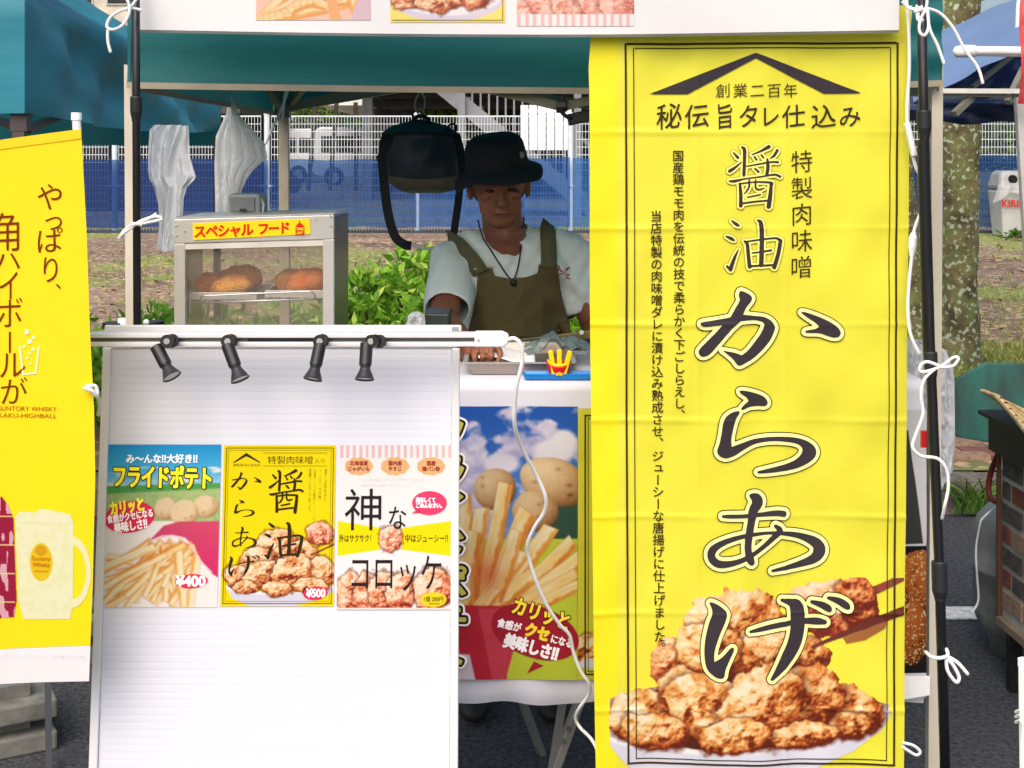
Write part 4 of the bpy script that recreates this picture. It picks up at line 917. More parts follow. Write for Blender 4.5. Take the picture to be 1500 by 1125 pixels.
# ---- white hanging bag behind the right pole
def crumple(name, edges, Y, m, label, cat, folds=9, amp=.03, seed=0, nu=60, nv=90, depth=.22, rough=1.0, **k):
    """cloth or film hanging in folds: edges = [(y, x_left, x_right), ...] in photo pixels"""
    ys = [e[0] for e in edges]; xl_ = [e[1] for e in edges]; xr_ = [e[2] for e in edges]
    def f(u, v, side):
        y = ys[0] + (ys[-1] - ys[0]) * v; a = np.interp(y, ys, xl_); b = np.interp(y, ys, xr_); w = (b - a) / FPX * Y
        p = P(a + (b - a) * u, y, Y); t = math.sin(u * math.pi)
        n = (float(fbm(np.array([u * 6 + seed]), np.array([v * 5.0]), seed)[0]) - .5) * rough; n2 = abs(float(fbm(np.array([u * 13 + seed]), np.array([v * 15.0]), seed + 3)[0]) - .5) * 1.6 * rough
        return Vector((p.x, p.y + side * (w * depth * t ** .7) + (amp * math.sin(u * folds + seed + 1.4 * math.sin(v * 4)) * .35 + amp * 1.5 * n + amp * .7 * n2) * (1 if side < 0 else .6) * min(1, t * 3), p.z))
    mb = MB().grid(lambda u, v: f(u, v, -1), nu, nv); mb.grid(lambda u, v: f(1 - u, v, 1), nu // 2, nv // 2)
    return mb.build(name, m, smooth=True, label=label, cat=cat, **k)
film = seethrough(mat('bag_white_film', S(232, 234, 236), rough=.3, trans=.45, var=.03), .12)
crumple('white_plastic_bag', [(498, 1330, 1352), (512, 1322, 1385), (540, 1318, 1396), (560, 1320, 1398), (640, 1322, 1399), (690, 1340, 1396), (712, 1352, 1380), (722, 1356, 1372)], 3.3, film, 'full white plastic rubbish bag hanging behind the black pole, left of the green plate', 'plastic bag', seed=4)
# ---- towel, bags and grey box at the left
tow = mat('towel_white', S(246, 249, 252), rough=.95, var=.01, bump=.3, bscale=160, trans=.2, spec=.05)
towel = crumple('white_towel', [(183, 226, 266), (190, 219, 264), (225, 217, 262), (250, 217, 260), (262, 219, 258), (275, 226, 258), (300, 232, 258), (330, 233, 256), (364, 229, 256)], 5.2, tow, 'white towel hanging in folds between the black pole and the plastic bags', 'towel', depth=.04, amp=.055, rough=.25, folds=15, seed=1)
fold_ = crumple('fold', [(184, 262, 276), (200, 256, 277), (225, 247, 277), (246, 240, 283), (259, 237, 287), (264, 239, 284), (274, 246, 274), (290, 244, 269), (330, 240, 267), (368, 236, 268)], 5.12, tow, None, None, depth=.04, amp=.05, rough=.3, folds=9, seed=3); fold_.parent = towel
clear = seethrough(mat('clear_film', S(248, 252, 250), rough=.10, trans=.55, var=.02, spec=1.0), .28)
crumple('clear_plastic_bag', [(140, 336, 341), (165, 332, 342), (200, 316, 346), (240, 314, 350), (290, 315, 346), (330, 315, 334)], 4.05, clear, 'long narrow clear plastic bag hanging beside the white towel', 'plastic bag', seed=2, amp=.03, depth=.10, rough=.45, folds=16)
crumple('clear_plastic_bag', [(142, 339, 343), (166, 338, 348), (185, 337, 366), (210, 336, 388), (232, 334, 392), (248, 330, 372), (262, 328, 362), (284, 336, 352)], 3.9, clear, 'wide crumpled clear plastic bag hanging just above the grey plastic device', 'plastic bag', seed=6, amp=.04, depth=.12, rough=.5, folds=19)

gb = empty('small_appliance', P(358, 324, 3.2), 'grey plastic device with a slot, standing on top of the food warmer', 'device')
p0 = P(333, 323, 3.2); p1 = P(381, 284, 3.2); Mgd = mat('grey_plastic', S(138, 146, 146), rough=.45, var=.05)
MB().box((p0.x, 3.2, p0.z - .006), (p1.x, 3.30, p1.z)).build('case', Mgd, gb, bevel=.008)
MB().box((p0.x + .008, 3.194, p0.z + .022), (p1.x - .012, 3.199, p1.z - .008)).build('cover', mat('grey_dark_plastic', S(112, 118, 118), rough=.4), gb, bevel=.002)
MB().box((p0.x + .032, 3.188, p0.z + .022), (p0.x + .046, 3.193, p0.z + .028)).build('slot', Mblk, gb)
MB().tube([P(383, 324, 3.22), P(386, 300, 3.22), P(380, 286, 3.22)], .003, 6).build('wire', Mcord, gb)
# ============================================================ BRUSH LETTERS traced stroke by stroke (photo pixels)
def mapz(pts, sc, ox, oy): return [(ox + x / sc, oy + y / sc) for x, y in pts]
def maps(st, sc, ox, oy): return [[(ox + x / sc, oy + y / sc, r / sc) for x, y, r in s] for s in st]
KA = [[(322, 68), (335, 62), (372, 78), (392, 98), (388, 120), (362, 155), (342, 196), (342, 196), (400, 203), (460, 210), (500, 230), (522, 262), (520, 290), (495, 345), (450, 400), (400, 445), (360, 470), (326, 487), (308, 480), (285, 450), (250, 420), (224, 400), (224, 400), (290, 412), (335, 428), (335, 428), (372, 398), (410, 350), (440, 310), (460, 270), (462, 248), (440, 234), (400, 228), (330, 234), (330, 234), (290, 268), (250, 312), (200, 368), (160, 412), (130, 431), (105, 432), (89, 415), (92, 392), (130, 352), (190, 295), (226, 256), (226, 256), (180, 260), (130, 265), (102, 256), (98, 243), (115, 237), (180, 228), (250, 216), (270, 212), (270, 212), (296, 165), (322, 118), (318, 90)],
      [(668, 182), (690, 180), (760, 203), (830, 235), (875, 268), (890, 295), (880, 318), (852, 324), (820, 316), (770, 300), (700, 298), (692, 288), (710, 281), (745, 276), (770, 262), (770, 262), (745, 238), (700, 208)]]
RA = [[(322, 630), (345, 628), (400, 640), (450, 658), (478, 680), (485, 705), (468, 720), (430, 718), (380, 722), (345, 736), (330, 732), (345, 712), (375, 688), (375, 688), (360, 666), (330, 646)],
      [(318, 744), (300, 744), (268, 756), (240, 780), (226, 815), (218, 870), (205, 930), (193, 968), (205, 996), (235, 1010), (262, 1008), (300, 993), (345, 965), (400, 936), (450, 924), (510, 918), (580, 920), (640, 930), (672, 946), (683, 970), (668, 1002), (628, 1032), (560, 1055), (470, 1076), (428, 1086), (424, 1095), (440, 1100), (500, 1097), (570, 1089), (640, 1076), (700, 1052), (745, 1020), (762, 985), (750, 948), (710, 918), (650, 899), (580, 892), (480, 895), (400, 905), (330, 928), (276, 946), (276, 946), (274, 900), (284, 850), (298, 795), (320, 756)]]
A_ = [[(205, 229, 7), (240, 229, 10), (320, 229, 10), (400, 224, 11), (480, 218, 15), (520, 221, 16)],
      [(352, 125, 10), (378, 140, 26), (384, 165, 28), (362, 205, 24), (352, 260, 20), (338, 340, 19), (334, 400, 18), (345, 450, 20), (352, 466, 16)],
      [(480, 285, 10), (502, 308, 15), (465, 345, 14), (400, 398, 11), (330, 443, 12), (255, 470, 15), (185, 474, 20), (148, 445, 20), (152, 402, 20), (200, 368, 15), (280, 340, 12), (360, 325, 10), (450, 318, 8), (540, 324, 12), (620, 341, 17), (690, 374, 27), (706, 412, 31), (678, 452, 24), (600, 482, 16), (520, 502, 11), (462, 512, 7)]]
GE = [[(346, 820, 7), (400, 810, 12), (500, 790, 14), (600, 775, 13), (690, 776, 19), (733, 781, 12)],
      [(512, 664, 9), (560, 678, 20), (588, 705, 36), (592, 800, 37), (575, 880, 36), (540, 950, 32), (500, 1012, 22), (458, 1064, 9)],
      [(668, 676, 10), (715, 690, 17), (746, 706, 19), (758, 716, 12)], [(752, 654, 9), (800, 668, 17), (838, 690, 19), (850, 702, 12)]]
GE0 = [(135, 675), (150, 670), (190, 688), (222, 720), (217, 760), (192, 820), (170, 880), (158, 930), (158, 972), (158, 972), (200, 945), (240, 903), (257, 900), (258, 916), (238, 960), (216, 1010), (207, 1050), (182, 1056), (150, 1040), (120, 1005), (108, 940), (112, 860), (130, 780), (148, 730), (146, 700)]
SHO = [[(235, 128, 7), (268, 165, 12)], [(300, 85, 9), (318, 104, 14), (318, 200, 13), (314, 302, 13)], [(205, 270, 14), (250, 240, 10), (298, 198, 4)], [(375, 142, 5), (440, 116, 9), (508, 80, 16)], [(575, 108, 12), (550, 148, 11), (518, 172, 5)],
       [(394, 158, 7), (410, 180, 9)], [(448, 144, 7), (465, 165, 8)], [(338, 232, 6), (430, 216, 7), (520, 200, 8), (580, 201, 9)], [(495, 178, 9), (500, 240, 14), (490, 302, 12)], [(398, 250, 7), (426, 276, 10)],
       [(203, 348, 7), (238, 350, 12), (330, 330, 7), (450, 314, 7), (550, 298, 9), (596, 314, 10)], [(283, 370, 10), (290, 450, 14), (290, 542, 15)], [(285, 370, 7), (400, 356, 7), (520, 360, 9), (534, 375, 9)], [(525, 370, 12), (520, 450, 16), (508, 548, 18)],
       [(355, 342, 7), (355, 390, 8), (335, 430, 7), (315, 447, 4)], [(405, 340, 7), (405, 398, 8), (430, 416, 8), (470, 405, 6)], [(342, 476, 6), (442, 455, 7)], [(290, 525, 8), (400, 510, 8), (510, 500, 8)]]
YU = [[(222, 660, 7), (258, 688, 14), (280, 700, 6)], [(180, 782, 7), (218, 800, 14), (243, 815, 6)], [(276, 886, 4), (246, 950, 12), (216, 1036, 17)], [(186, 1018, 9), (216, 1046, 14)], [(422, 655, 7), (448, 680, 17), (455, 800, 18), (450, 1005, 18)],
      [(320, 820, 8), (342, 842, 14), (352, 930, 14), (362, 1022, 15)], [(322, 825, 7), (450, 806, 8), (560, 795, 9), (598, 815, 14)], [(598, 815, 15), (580, 920, 16), (550, 1022, 17)], [(383, 912, 7), (440, 904, 7), (525, 890, 9)], [(360, 1016, 9), (555, 1004, 9)]]
NAT = {}
def brush(key, k=1.0):
    """native sdf function and bounding box of a brush letter; k scales the stroke weight"""
    if key == 'か': pl = [rounded(mapz(p, 3.881, 1000, 410)) for p in KA]; fn = lambda X, Y: polys_sdf_max(pl, X, Y); box = (1020, 422, 1234, 538)
    elif key == 'ら': pl = [rounded(mapz(p, 3.881, 1000, 410)) for p in RA]; fn = lambda X, Y: polys_sdf_max(pl, X, Y); box = (1048, 568, 1200, 694)
    elif key == 'あ': st = maps(A_, 3.515, 1000, 690); fn = lambda X, Y: stroke_sdf(st, X, Y); box = (1034, 722, 1214, 838)
    elif key == 'げ': st = maps(GE, 3.515, 1000, 690); pl = [rounded(mapz(GE0, 3.515, 1000, 690))]; fn = lambda X, Y: np.maximum(stroke_sdf(st, X, Y), polys_sdf_max(pl, X, Y)); box = (1030, 876, 1246, 996)
    elif key == '醤': st = maps(SHO, 5.356, 1030, 200); fn = lambda X, Y: stroke_sdf(st, X, Y); box = (1064, 212, 1146, 306)
    else: st = maps(YU, 5.356, 1030, 200); fn = lambda X, Y: stroke_sdf(st, X, Y); box = (1062, 320, 1146, 400)
    return fn, box
def polys_sdf_max(pl, X, Y):
    F = np.full(X.shape, -1e9)
    for p in pl: F = np.maximum(F, poly_sdf(p, X, Y))
    return F
def brush_into(L, key, box, layers, cell, thin=0, kx=1.0):
    fn, nb_ = brush(key); sx = (nb_[2] - nb_[0]) / (box[2] - box[0]); sy = (nb_[3] - nb_[1]) / (box[3] - box[1])
    L.sdf(lambda X, Y: fn(nb_[0] + (X - box[0]) * sx, nb_[1] + (Y - box[1]) * sy) / ((sx + sy) / 2) - thin, box, layers, cell)

DK, CRM = S(54, 48, 54), S(250, 240, 158)
INKB = S(60, 46, 22)
# ============================================================ TALL YELLOW BANNER
BY = 2.74
bwave = lambda x, z: .0055 * np.sin(x * 19 + z * 4 + .8 * np.sin(z * 5)) + .004 * np.sin(z * 6 + 1 + x * 3) + .0016 * np.sin(z * 31 + x * 12) * np.exp(-((x - .8) / .3) ** 2) - .0016 * np.exp(-((np.mod(z + .045, .197) - .1) / .0045) ** 2) * (1 + .6 * np.sin(x * 9 + z * 30)) + .0011 * np.sin(x * 60 + z * 14) * np.sin(z * 17 + x * 5) - .0013 * np.exp(-((x - .56) / .005) ** 2) - .0013 * np.exp(-((x - .38) / .005) ** 2) + .0014 * np.sin(x * 44 - z * 23) * np.cos(z * 9)
BF = Flat(BY, bwave)
yb = empty('yellow_banner', P(1095, 1150, BY), 'tall yellow cloth banner with huge dark brush letters above a heap of fried chicken', 'banner')
el = lambda y: np.interp(y, [5, 58, 100, 130, 400, 600, 1000, 1150], [868, 865, 862, 863, 864, 866, 870, 873])
er = lambda y: np.interp(y, [5, 50, 400, 1000, 1150], [1336, 1333, 1330, 1324, 1322])
ys = np.linspace(8, 1148, 330); us = np.linspace(0, 1, 120); U, Yy = np.meshgrid(us, ys); Xp = el(Yy) + (er(Yy) - el(Yy)) * U
pts = BF.pt(Xp.ravel(), Yy.ravel()); idx = np.arange(U.size).reshape(U.shape); Fq = np.stack([idx[:-1, :-1], idx[1:, :-1], idx[1:, 1:], idx[:-1, 1:]], -1).reshape(-1, 4)
Mye = mat('banner_yellow', S(223, 217, 58), rough=.6, var=.015, scale=1.6, trans=.12, bump=.12, bscale=24)
Mye2 = mat('banner_sleeve_yellow', S(238, 224, 24), rough=.6, var=.02, scale=2, trans=.12, bump=.12, bscale=24)
mi = (Xp[:-1, :-1].ravel() < 902).astype(int)
put('cloth', bulk('cloth', pts, Fq, [Mye, Mye2], mi, smooth=True), yb)
C = Canvas(892, 846, 1326, 1146, (242, 238, 90), 1.0); C.a[:] = 0
C.a[:] = 0; C.fill(np.clip(poly_sdf([(893, 1022), (935, 1010), (1000, 1000), (1200, 1000), (1302, 1030), (1303, 1044), (1290, 1068), (1250, 1100), (1190, 1128), (1150, 1146), (950, 1146), (915, 1118), (893, 1090)], C.X, C.Y) + .5, 0, 1), (214, 200, 190))
C.a[(C.Y < 1012) & (C.X > 930)] *= 1
C.poly([(893, 1078), (929, 1090), (1016, 1097), (1137, 1094), (1241, 1075), (1296, 1040), (1303, 1042), (1290, 1068), (1250, 1100), (1190, 1128), (1150, 1146), (950, 1146), (915, 1118), (893, 1090)], (226, 226, 240))
C.poly([(893, 1078), (929, 1090), (1016, 1097), (1137, 1094), (1241, 1075), (1299, 1040), (1296, 1050), (1243, 1082), (1137, 1101), (1016, 1104), (929, 1096), (893, 1084)], (248, 248, 252))
C.poly([(925, 1035), (1000, 985), (1180, 975), (1262, 1030), (1280, 1055), (1240, 1074), (1137, 1093), (1016, 1096), (905, 1080)], (84, 40, 32))
for a in ((1184, 962, 32, 30, 0, 31, .22), (988, 968, 36, 40, 10, 2, .10, .9, .5), (1075, 918, 74, 62, -6, 8, -.03), (1040, 950, 48, 44, 0, 14, .0), (1130, 960, 46, 44, 30, 40, .06), (1236, 1040, 58, 38, 15, 19, .0), (952, 1052, 58, 44, 18, 5, -.03), (1246, 1062, 36, 20, 0, 50, .12),
          (1000, 1012, 40, 34, -20, 44, .03), (1180, 1026, 62, 48, -20, 33, -.02), (1036, 1032, 64, 50, 12, 27, -.05), (1122, 1028, 66, 56, -30, 13, -.04), (1182, 1078, 52, 20, -5, 61, .05), (1072, 1076, 56, 26, -8, 70, -.02), (960, 1070, 52, 26, 5, 81, -.0)):
    C.chicken(*a[:5], seed=a[5], dark=a[6] + .03, fine=a[7] if len(a) > 7 else 1., pink=a[8] * .6 if len(a) > 8 else .08)
C.poly([(1268, 862), (1326, 838), (1326, 850), (1270, 876)], (150, 74, 62))
C.chicken(1212, 893, 56, 44, 15, 91, .04, 1., .5); C.chicken(1256, 884, 30, 44, -10, 95, .32, 1., .3)
C.poly([(1187, 949), (1235, 926), (1290, 898), (1326, 886), (1326, 900), (1290, 912), (1236, 934), (1192, 952)], (112, 52, 46))
C.poly([(1235, 935), (1300, 908), (1296, 920), (1268, 938), (1240, 944)], (170, 108, 60))
C.a *= (C.X < er(C.Y) - 1)
C.blur(1); C.emit('picture', BF, yb, off=.0008, gain=.70)
L = Letters(BF, off=.0022)
def strip(L, top, bot, w, c, horiz=False, n=30):
    (xa, ya), (xb, yb_) = top, bot; V = []; F = []
    for i in range(n + 1):
        t = i / n; x = xa + (xb - xa) * t; y = ya + (yb_ - ya) * t
        V += [(x, y), (x, y + w)] if horiz else [(x, y), (x + w, y)]
    F = [((2 * i, 2 * i + 1, 2 * i + 3, 2 * i + 2) if horiz else (2 * i, 2 * i + 2, 2 * i + 3, 2 * i + 1)) for i in range(n)]
    L.layer(V, F, c)
strip(L, (914.5, 64), (919, 1119), 3.0, INKB, n=110); strip(L, (927, 71), (931.5, 1112), 1.4, INKB, n=110)
strip(L, (1313.5, 62), (1306, 1119), 3.0, INKB, n=110); strip(L, (1304.5, 69), (1296, 1112), 1.4, INKB, n=110)
strip(L, (917.6, 63), (1313.4, 61), 3.2, INKB, True, 50); strip(L, (928.5, 70), (1304.4, 68.5), 1.5, INKB, True, 50)
strip(L, (919.1, 1116.2), (1309, 1116.2), 3, INKB, True, 50); strip(L, (933, 1110.4), (1296, 1110.4), 1.5, INKB, True, 50)
L.build('frame_lines', yb)
L = Letters(BF, off=.0022)
def tri(a, b, c_, d, n=14):     # quad strip a-b to c-d
    V = []; 
    for i in range(n + 1):
        t = i / n; V += [(a[0] + (b[0] - a[0]) * t, a[1] + (b[1] - a[1]) * t), (c_[0] + (d[0] - c_[0]) * t, c_[1] + (d[1] - c_[1]) * t)]
    L.layer(V, [(2 * i, 2 * i + 1, 2 * i + 3, 2 * i + 2) for i in range(n)], DK)
L.sdf(lambda X, Y: poly_sdf([(1106.4, 77.4), (1264, 136.4), (1207, 137), (1106.4, 85.4), (1007, 137.8), (951, 137.8)], X, Y), (950, 76, 1266, 140), [(0, DK)], cell=1.1)
L.build('roof_emblem', yb)
L = Letters(BF, off=.0022)
for i, ch in enumerate('創業二百年'): L.text(ch, (1048 + i * 24.6, 121.5, 1070.5 + i * 24.6, 144), [(-.05, INKB)], slant=.07, stretch=1.6, cell=.5)
for ch, cx, w, h in (('秘', 980, 40, 40), ('伝', 1021, 38, 38), ('旨', 1061.5, 26, 40), ('タ', 1096, 33, 36), ('レ', 1127, 32, 34), ('仕', 1162, 36, 36), ('込', 1207, 40, 38), ('み', 1246, 34, 34)):
    L.text(ch, (cx - w / 2, 170 - h / 2, cx + w / 2, 170 + h / 2), [(.2, S(58, 44, 30))], slant=.12, stretch=1.7, cell=.6)
for i, ch in enumerate('特製肉味噌'): L.text(ch, (1156.5 - i * .3, 219 + i * 38.5, 1190.5 - i * .3, 254 + i * 38.5), [(-.1, INKB)], slant=.08, stretch=1.7, cell=.55)
L.vtext('国産鶏モモ肉を伝統の技で柔らかく下ごしらえし、', 993.5, 219.5, 612, 17.6, [(.22, INKB)], skew=.004, cell=.45)
L.vtext('当店特製の肉味噌ダレに漬け込み熟成させ、　ジューシーな唐揚げに仕上げました。', 960.5, 307.5, 954, 17.6, [(.22, INKB)], skew=.0095, cell=.45)
L.build('small_lettering', yb)
for key, nm in (('か', 'ka'), ('ら', 'ra'), ('あ', 'a'), ('げ', 'ge')):
    L = Letters(BF, off=.0026, step=.0011); fn, box = brush(key); L.sdf(fn, box, [(6.6, INKB), (5.2, CRM), (0, DK)], cell=1.25); L.build('brush_letter', yb)
for key in ('醤', '油'):
    L = Letters(BF, off=.0022, step=.0006); fn, box = brush(key); L.sdf(fn, box, [(3.4, S(120, 110, 40)), (2.7, S(238, 232, 120)), (-.05, DK)], cell=.75); L.build('brush_letter', yb)

# ============================================================ WHITE TOP BANNER
WY = 2.70; ww = lambda x, z: .003 * np.sin(x * 8 + 1) + .002 * np.sin(z * 20 + x * 11)
WF = Flat(WY, ww); wb = empty('white_banner', P(762, 40, WY), 'wide white cloth banner across the top of the stall with three faded food pictures', 'banner')
wy = lambda u: 41.5 + 9 * math.sin(u * math.pi * .86 + .2)
MB().grid(lambda u, v: Vector(WF.pt(np.array([205 + 1113 * u]), np.array([wy(u) - v * 150]))[0]), 120, 12).build('cloth', mat('banner_white', S(224, 224, 226), rough=.7, var=.01, trans=.15), wb, smooth=True)
MB().grid(lambda u, v: Vector(WF.pt(np.array([205 + 1113 * u]), np.array([wy(u) + .2 + 3.4 * v]), -.001 - .004 * v)[0]), 100, 1).build('hem', mat('hem_grey', S(176, 178, 176), rough=.8), wb)
C = Canvas(375, -60, 543, 29.5, (252, 214, 196))
for i in range(26): C.fry(370 + i * 9 % 190, 40 - i * 4, 470 + (i * 37) % 90, -50 + (i * 13) % 70, 15, i, -.1)
C.c = C.c * .72 + np.array([255, 190, 150]) / 255. * .28; C.poly([(512, 31), (530, -10), (545, -10), (545, 31)], (232, 202, 214)); C.poly([(478, -5), (492, -8), (500, 30), (484, 31)], (250, 186, 130)); C.emit('picture', WF, wb, off=.0012)
C = Canvas(572, -60, 740, 33, (255, 236, 110)); C.ellipse(655, -4, 84, 36, (226, 216, 234), soft=1.5); C.ellipse(655, -9, 82, 32, (250, 246, 250), soft=1.5)
for a in ((600, -8, 30, 22, 0, 3), (640, -4, 34, 22, 0, 7), (690, -12, 38, 24, 0, 12), (655, -30, 50, 26, 0, 15)): C.chicken(*a[:5], seed=a[5], dark=-.1, pink=.5)
C.c = C.c * .85 + .15; C.emit('picture', WF, wb, off=.0012)
C = Canvas(757, -60, 929, 38, (248, 236, 236)); 
for i in range(5): C.chicken(770 + i * 36, -8, 34, 40, 10, i * 9, -.16, .8, .9)
C.c = C.c * .55 + np.array([252, 200, 196]) / 255. * .45; m = (C.Y > 20); st_ = (np.mod(C.X - 758, 11.4) < 4.8); C.c = np.where(m[..., None], np.where(st_[..., None], np.array([250, 200, 200]) / 255., np.array([250, 246, 246]) / 255.), C.c); C.emit('picture', WF, wb, off=.0012)
L = Letters(WF, off=.002); L.rect(575, 29, 737, 30.2, S(150, 120, 60)); L.rect(735.6, -60, 737, 28.8, S(150, 120, 60)); L.build('frame_lines', wb)

# ============================================================ LEFT YELLOW BANNER
LY = 2.35; lw = lambda x, z: .006 * np.sin(x * 14 + z * 2) + .004 * np.sin(z * 5)
LF = Flat(LY, lw); lb = empty('yellow_mug_banner', P(60, 1010, LY), 'bright yellow cloth banner showing a frosty mug and thin dark red vertical letters', 'banner')
le = lambda y: float(np.interp(y, [186, 330, 480, 600, 700, 850, 1000, 1010], [119, 127, 133, 140, 142, 138, 131, 131]))
def lgrid(y0a, y0b, y1a, y1b, off=0):      # left/right y at top and bottom
    def f(u, v):
        yr = y0b + (y1b - y0b) * v; yl_ = y0a + (y1a - y0a) * v; x = -160 + (le(yr) + 160) * u; return Vector(LF.pt(np.array([x]), np.array([yl_ + (yr - yl_) * u]), off)[0])
    return f
MB().grid(lgrid(226, 189, 962, 944), 40, 90).build('cloth', mat('bright_yellow', S(244, 213, 0), rough=.6, var=.012, trans=.12, bump=.1, bscale=18), lb, smooth=True)
MB().grid(lgrid(962.3, 944.3, 1012, 997), 40, 8).build('white_border', MATS['banner_white'], lb, smooth=True)
MB().grid(lgrid(226, 189, 240, 203, .0014), 40, 2).build('sleeve', mat('sleeve_yellow', S(236, 200, 0), rough=.6), lb, smooth=True)
MB().tube([P(113, 196, LY + .006), P(112, 172, LY + .006)], .0075, 12).build('pole', MATS['white_plastic'], lb); MB().tube([P(112, 176, LY + .006), P(112, 165, LY + .006)], .0092, 12).build('pole_cap', MATS['white_plastic'], lb)
MRd = S(112, 44, 8)
L = Letters(LF, off=.0016)
for ch, cx, cy_, w, h in (('や', 74, 288, 42, 44), ('っ', 79, 322, 36, 36), ('ぱ', 73, 352, 42, 40), ('り', 75, 394, 36, 44)): L.text(ch, (cx - w / 2, cy_ - h / 2, cx + w / 2, cy_ + h / 2), [(-.2, MRd)], stretch=1.8, slant=.06, cell=.6)
L.text('、', (82, 400, 106, 424), [(.2, MRd)], cell=.6)
for ch, cx, cy_, w, h in (('角', 9, 340, 50, 62), ('ハ', 10, 382, 46, 34), ('イ', 13, 418, 36, 50), ('ボ', 14, 458, 42, 50), ('ル', 18, 534, 44, 46), ('が', 20, 573, 44, 44)): L.text(ch, (cx - w / 2, cy_ - h / 2, cx + w / 2, cy_ + h / 2), [(-.35, MRd)], stretch=2.0, slant=.05, cell=.7)
L.rect(12.5, 486, 15.4, 517, MRd)
L.text('SUNTORY WHISKY', (-3, 595, 85, 601.5), [(.0, S(150, 88, 10))], cell=.4); L.text('KAKU-HIGHBALL', (-3, 605, 85, 611.5), [(.0, S(150, 88, 10))], cell=.4)
L.text('お酒は二十歳になってから。飲酒運転は法律で禁止', (0, 959, 130, 965.5), [(-.1, S(176, 174, 170))], cell=.45)
L.build('lettering', lb)
L = Letters(LF, off=.0016); wc = S(250, 246, 190)
L.sdf(lambda X, Y: stroke_sdf([[(29, 508, 1.3), (34, 548, 1.3)], [(34, 548, 1.3), (53, 546, 1.3)], [(53, 546, 1.3), (58, 508, 1.3)], [(39.5, 486, 3.6), (39.6, 486, 3.6)], [(50, 494, 2.4), (50.1, 494, 2.4)], [(43.5, 500, 3.4), (43.6, 500, 3.4)], [(36, 507, 2.2), (36.1, 507, 2.2)], [(49, 511, 2.4), (49.1, 511, 2.4)], [(44, 517, 1.8), (44.1, 517, 1.8)], [(40.5, 524, 1.8), (40.6, 524, 1.8)], [(45.5, 532, 1.3), (45.6, 532, 1.3)]], X, Y), (25, 480, 62, 552), [(0, wc)], cell=.5); L.build('glass_symbol', lb)
C = Canvas(-20, 724, 137, 914, (250, 240, 0), 1.0); C.a[:] = 0
C.poly([(-20, 735), (2, 727), (12, 740), (20, 760), (24, 880), (20, 905), (-20, 908)], (164, 30, 66)); C.fill(((C.X < 22) & (vnoise(C.X / 6, C.Y / 24, 9) > .60) & (C.a > .5)).astype(float) * .8, (250, 214, 220)); C.fill(((np.mod(C.Y, 42) < 2) & (C.X < 22) & (C.a > .5)).astype(float) * .8, (255, 235, 150))
ring = 1 - np.abs(np.hypot((C.X - 106) / 30, (C.Y - 836) / 54) - .86) * 6.5; C.fill(np.clip(ring * 3, 0, 1) * (C.X > 104), (252, 248, 196))
C.poly([(22, 756), (30, 748), (50, 750), (62, 744), (76, 746), (90, 748), (106, 752), (110, 765), (109, 880), (104, 906), (34, 908), (26, 880)], (250, 249, 206))
n = fbm(C.X / 9, C.Y / 9, 3); C.fill(((C.X > 24) & (C.X < 109) & (C.a > .5)).astype(float) * np.clip((n - .45) * 2, 0, .5), (238, 240, 170)); C.fill((np.abs(C.Y - 766) < 1.5) * (C.X > 26) * (C.X < 108) * .5, (236, 238, 180))
C.ellipse(61, 823, 17, 28, (246, 208, 30)); C.ellipse(61, 806, 9, 8, (226, 170, 30)); C.a *= (C.X < 137); C.emit('picture', LF, lb, off=.0008)
L = Letters(LF, off=.002); L.text('Suntory', (47, 814, 75, 822), [(.2, S(196, 120, 20))], cell=.4); L.text('Whisky', (48, 823, 74, 831), [(.2, S(196, 120, 20))], cell=.4); L.rect(51, 835, 71, 836.2, S(196, 120, 20)); L.build('emblem_lettering', lb)

# ============================================================ WHITE BOARD WITH POSTERS
class Board:
    def __init__(s, a, b, yref):
        s.a, s.b = a, b; s.Yref = (a + b * CH) / (1 + b * (yref - HY) / FPX); s.n = np.array(Vector((0, -1, b)).normalized())
    def pt(s, px, py, off=0):
        px = np.asarray(px, float); py = np.asarray(py, float)
        Y = (s.a + s.b * CH) / (1 + s.b * (py - HY) / FPX); z = CH - (py - HY) / FPX * Y
        return np.stack([(px - 750) / FPX * s.Yref, Y, z], -1) + s.n * off
BD = Board(2.408, .113, 770)
bp = lambda x, y, o=0: Vector(BD.pt(np.array([x]), np.array([y]), o)[0])
bo = empty('white_sign_board', bp(407, 1180), 'white ribbed sign board on a stand carrying three food posters', 'sign board')
Mbd = mat('board_white', S(209, 211, 222), rough=.5, var=.012, scale=2.5)
def ribbed(u, v):
    y = 509 + (1200 - 509) * v; k = (v * (1200 - 509) / 11.0) % 1.0; return bp(156 + (660 - 156) * u, y, .0003 * (1 - (2 * k - 1) ** 6))
MB().grid(ribbed, 2, 63 * 8).build('ribbed_panel', Mbd, bo, smooth=True)
Mal = mat('white_aluminium', S(214, 214, 216), rough=.35, var=.01)
def bprism(x0, y0, x1, y1, o0, o1): return MB().prism([bp(x0, y0, o1), bp(x1, y0, o1), bp(x1, y1, o1), bp(x0, y1, o1)], -Vector(BD.n) * (o1 - o0))
bprism(143, 510, 155.5, 1210, -.012, .007).build('side_frame', Mal, bo, bevel=.002); bprism(660.5, 510, 672.5, 1210, -.012, .007).build('side_frame', Mal, bo, bevel=.002)
bprism(145, 476, 675, 488, -.016, .010).build('top_frame', Mal, bo, bevel=.003); bprism(155, 489, 668, 508.6, -.012, .004).build('upper_strip', Mal, bo)
bprism(661, 479, 671, 487, .0102, .012).build('corner_clip', Mgd, bo)
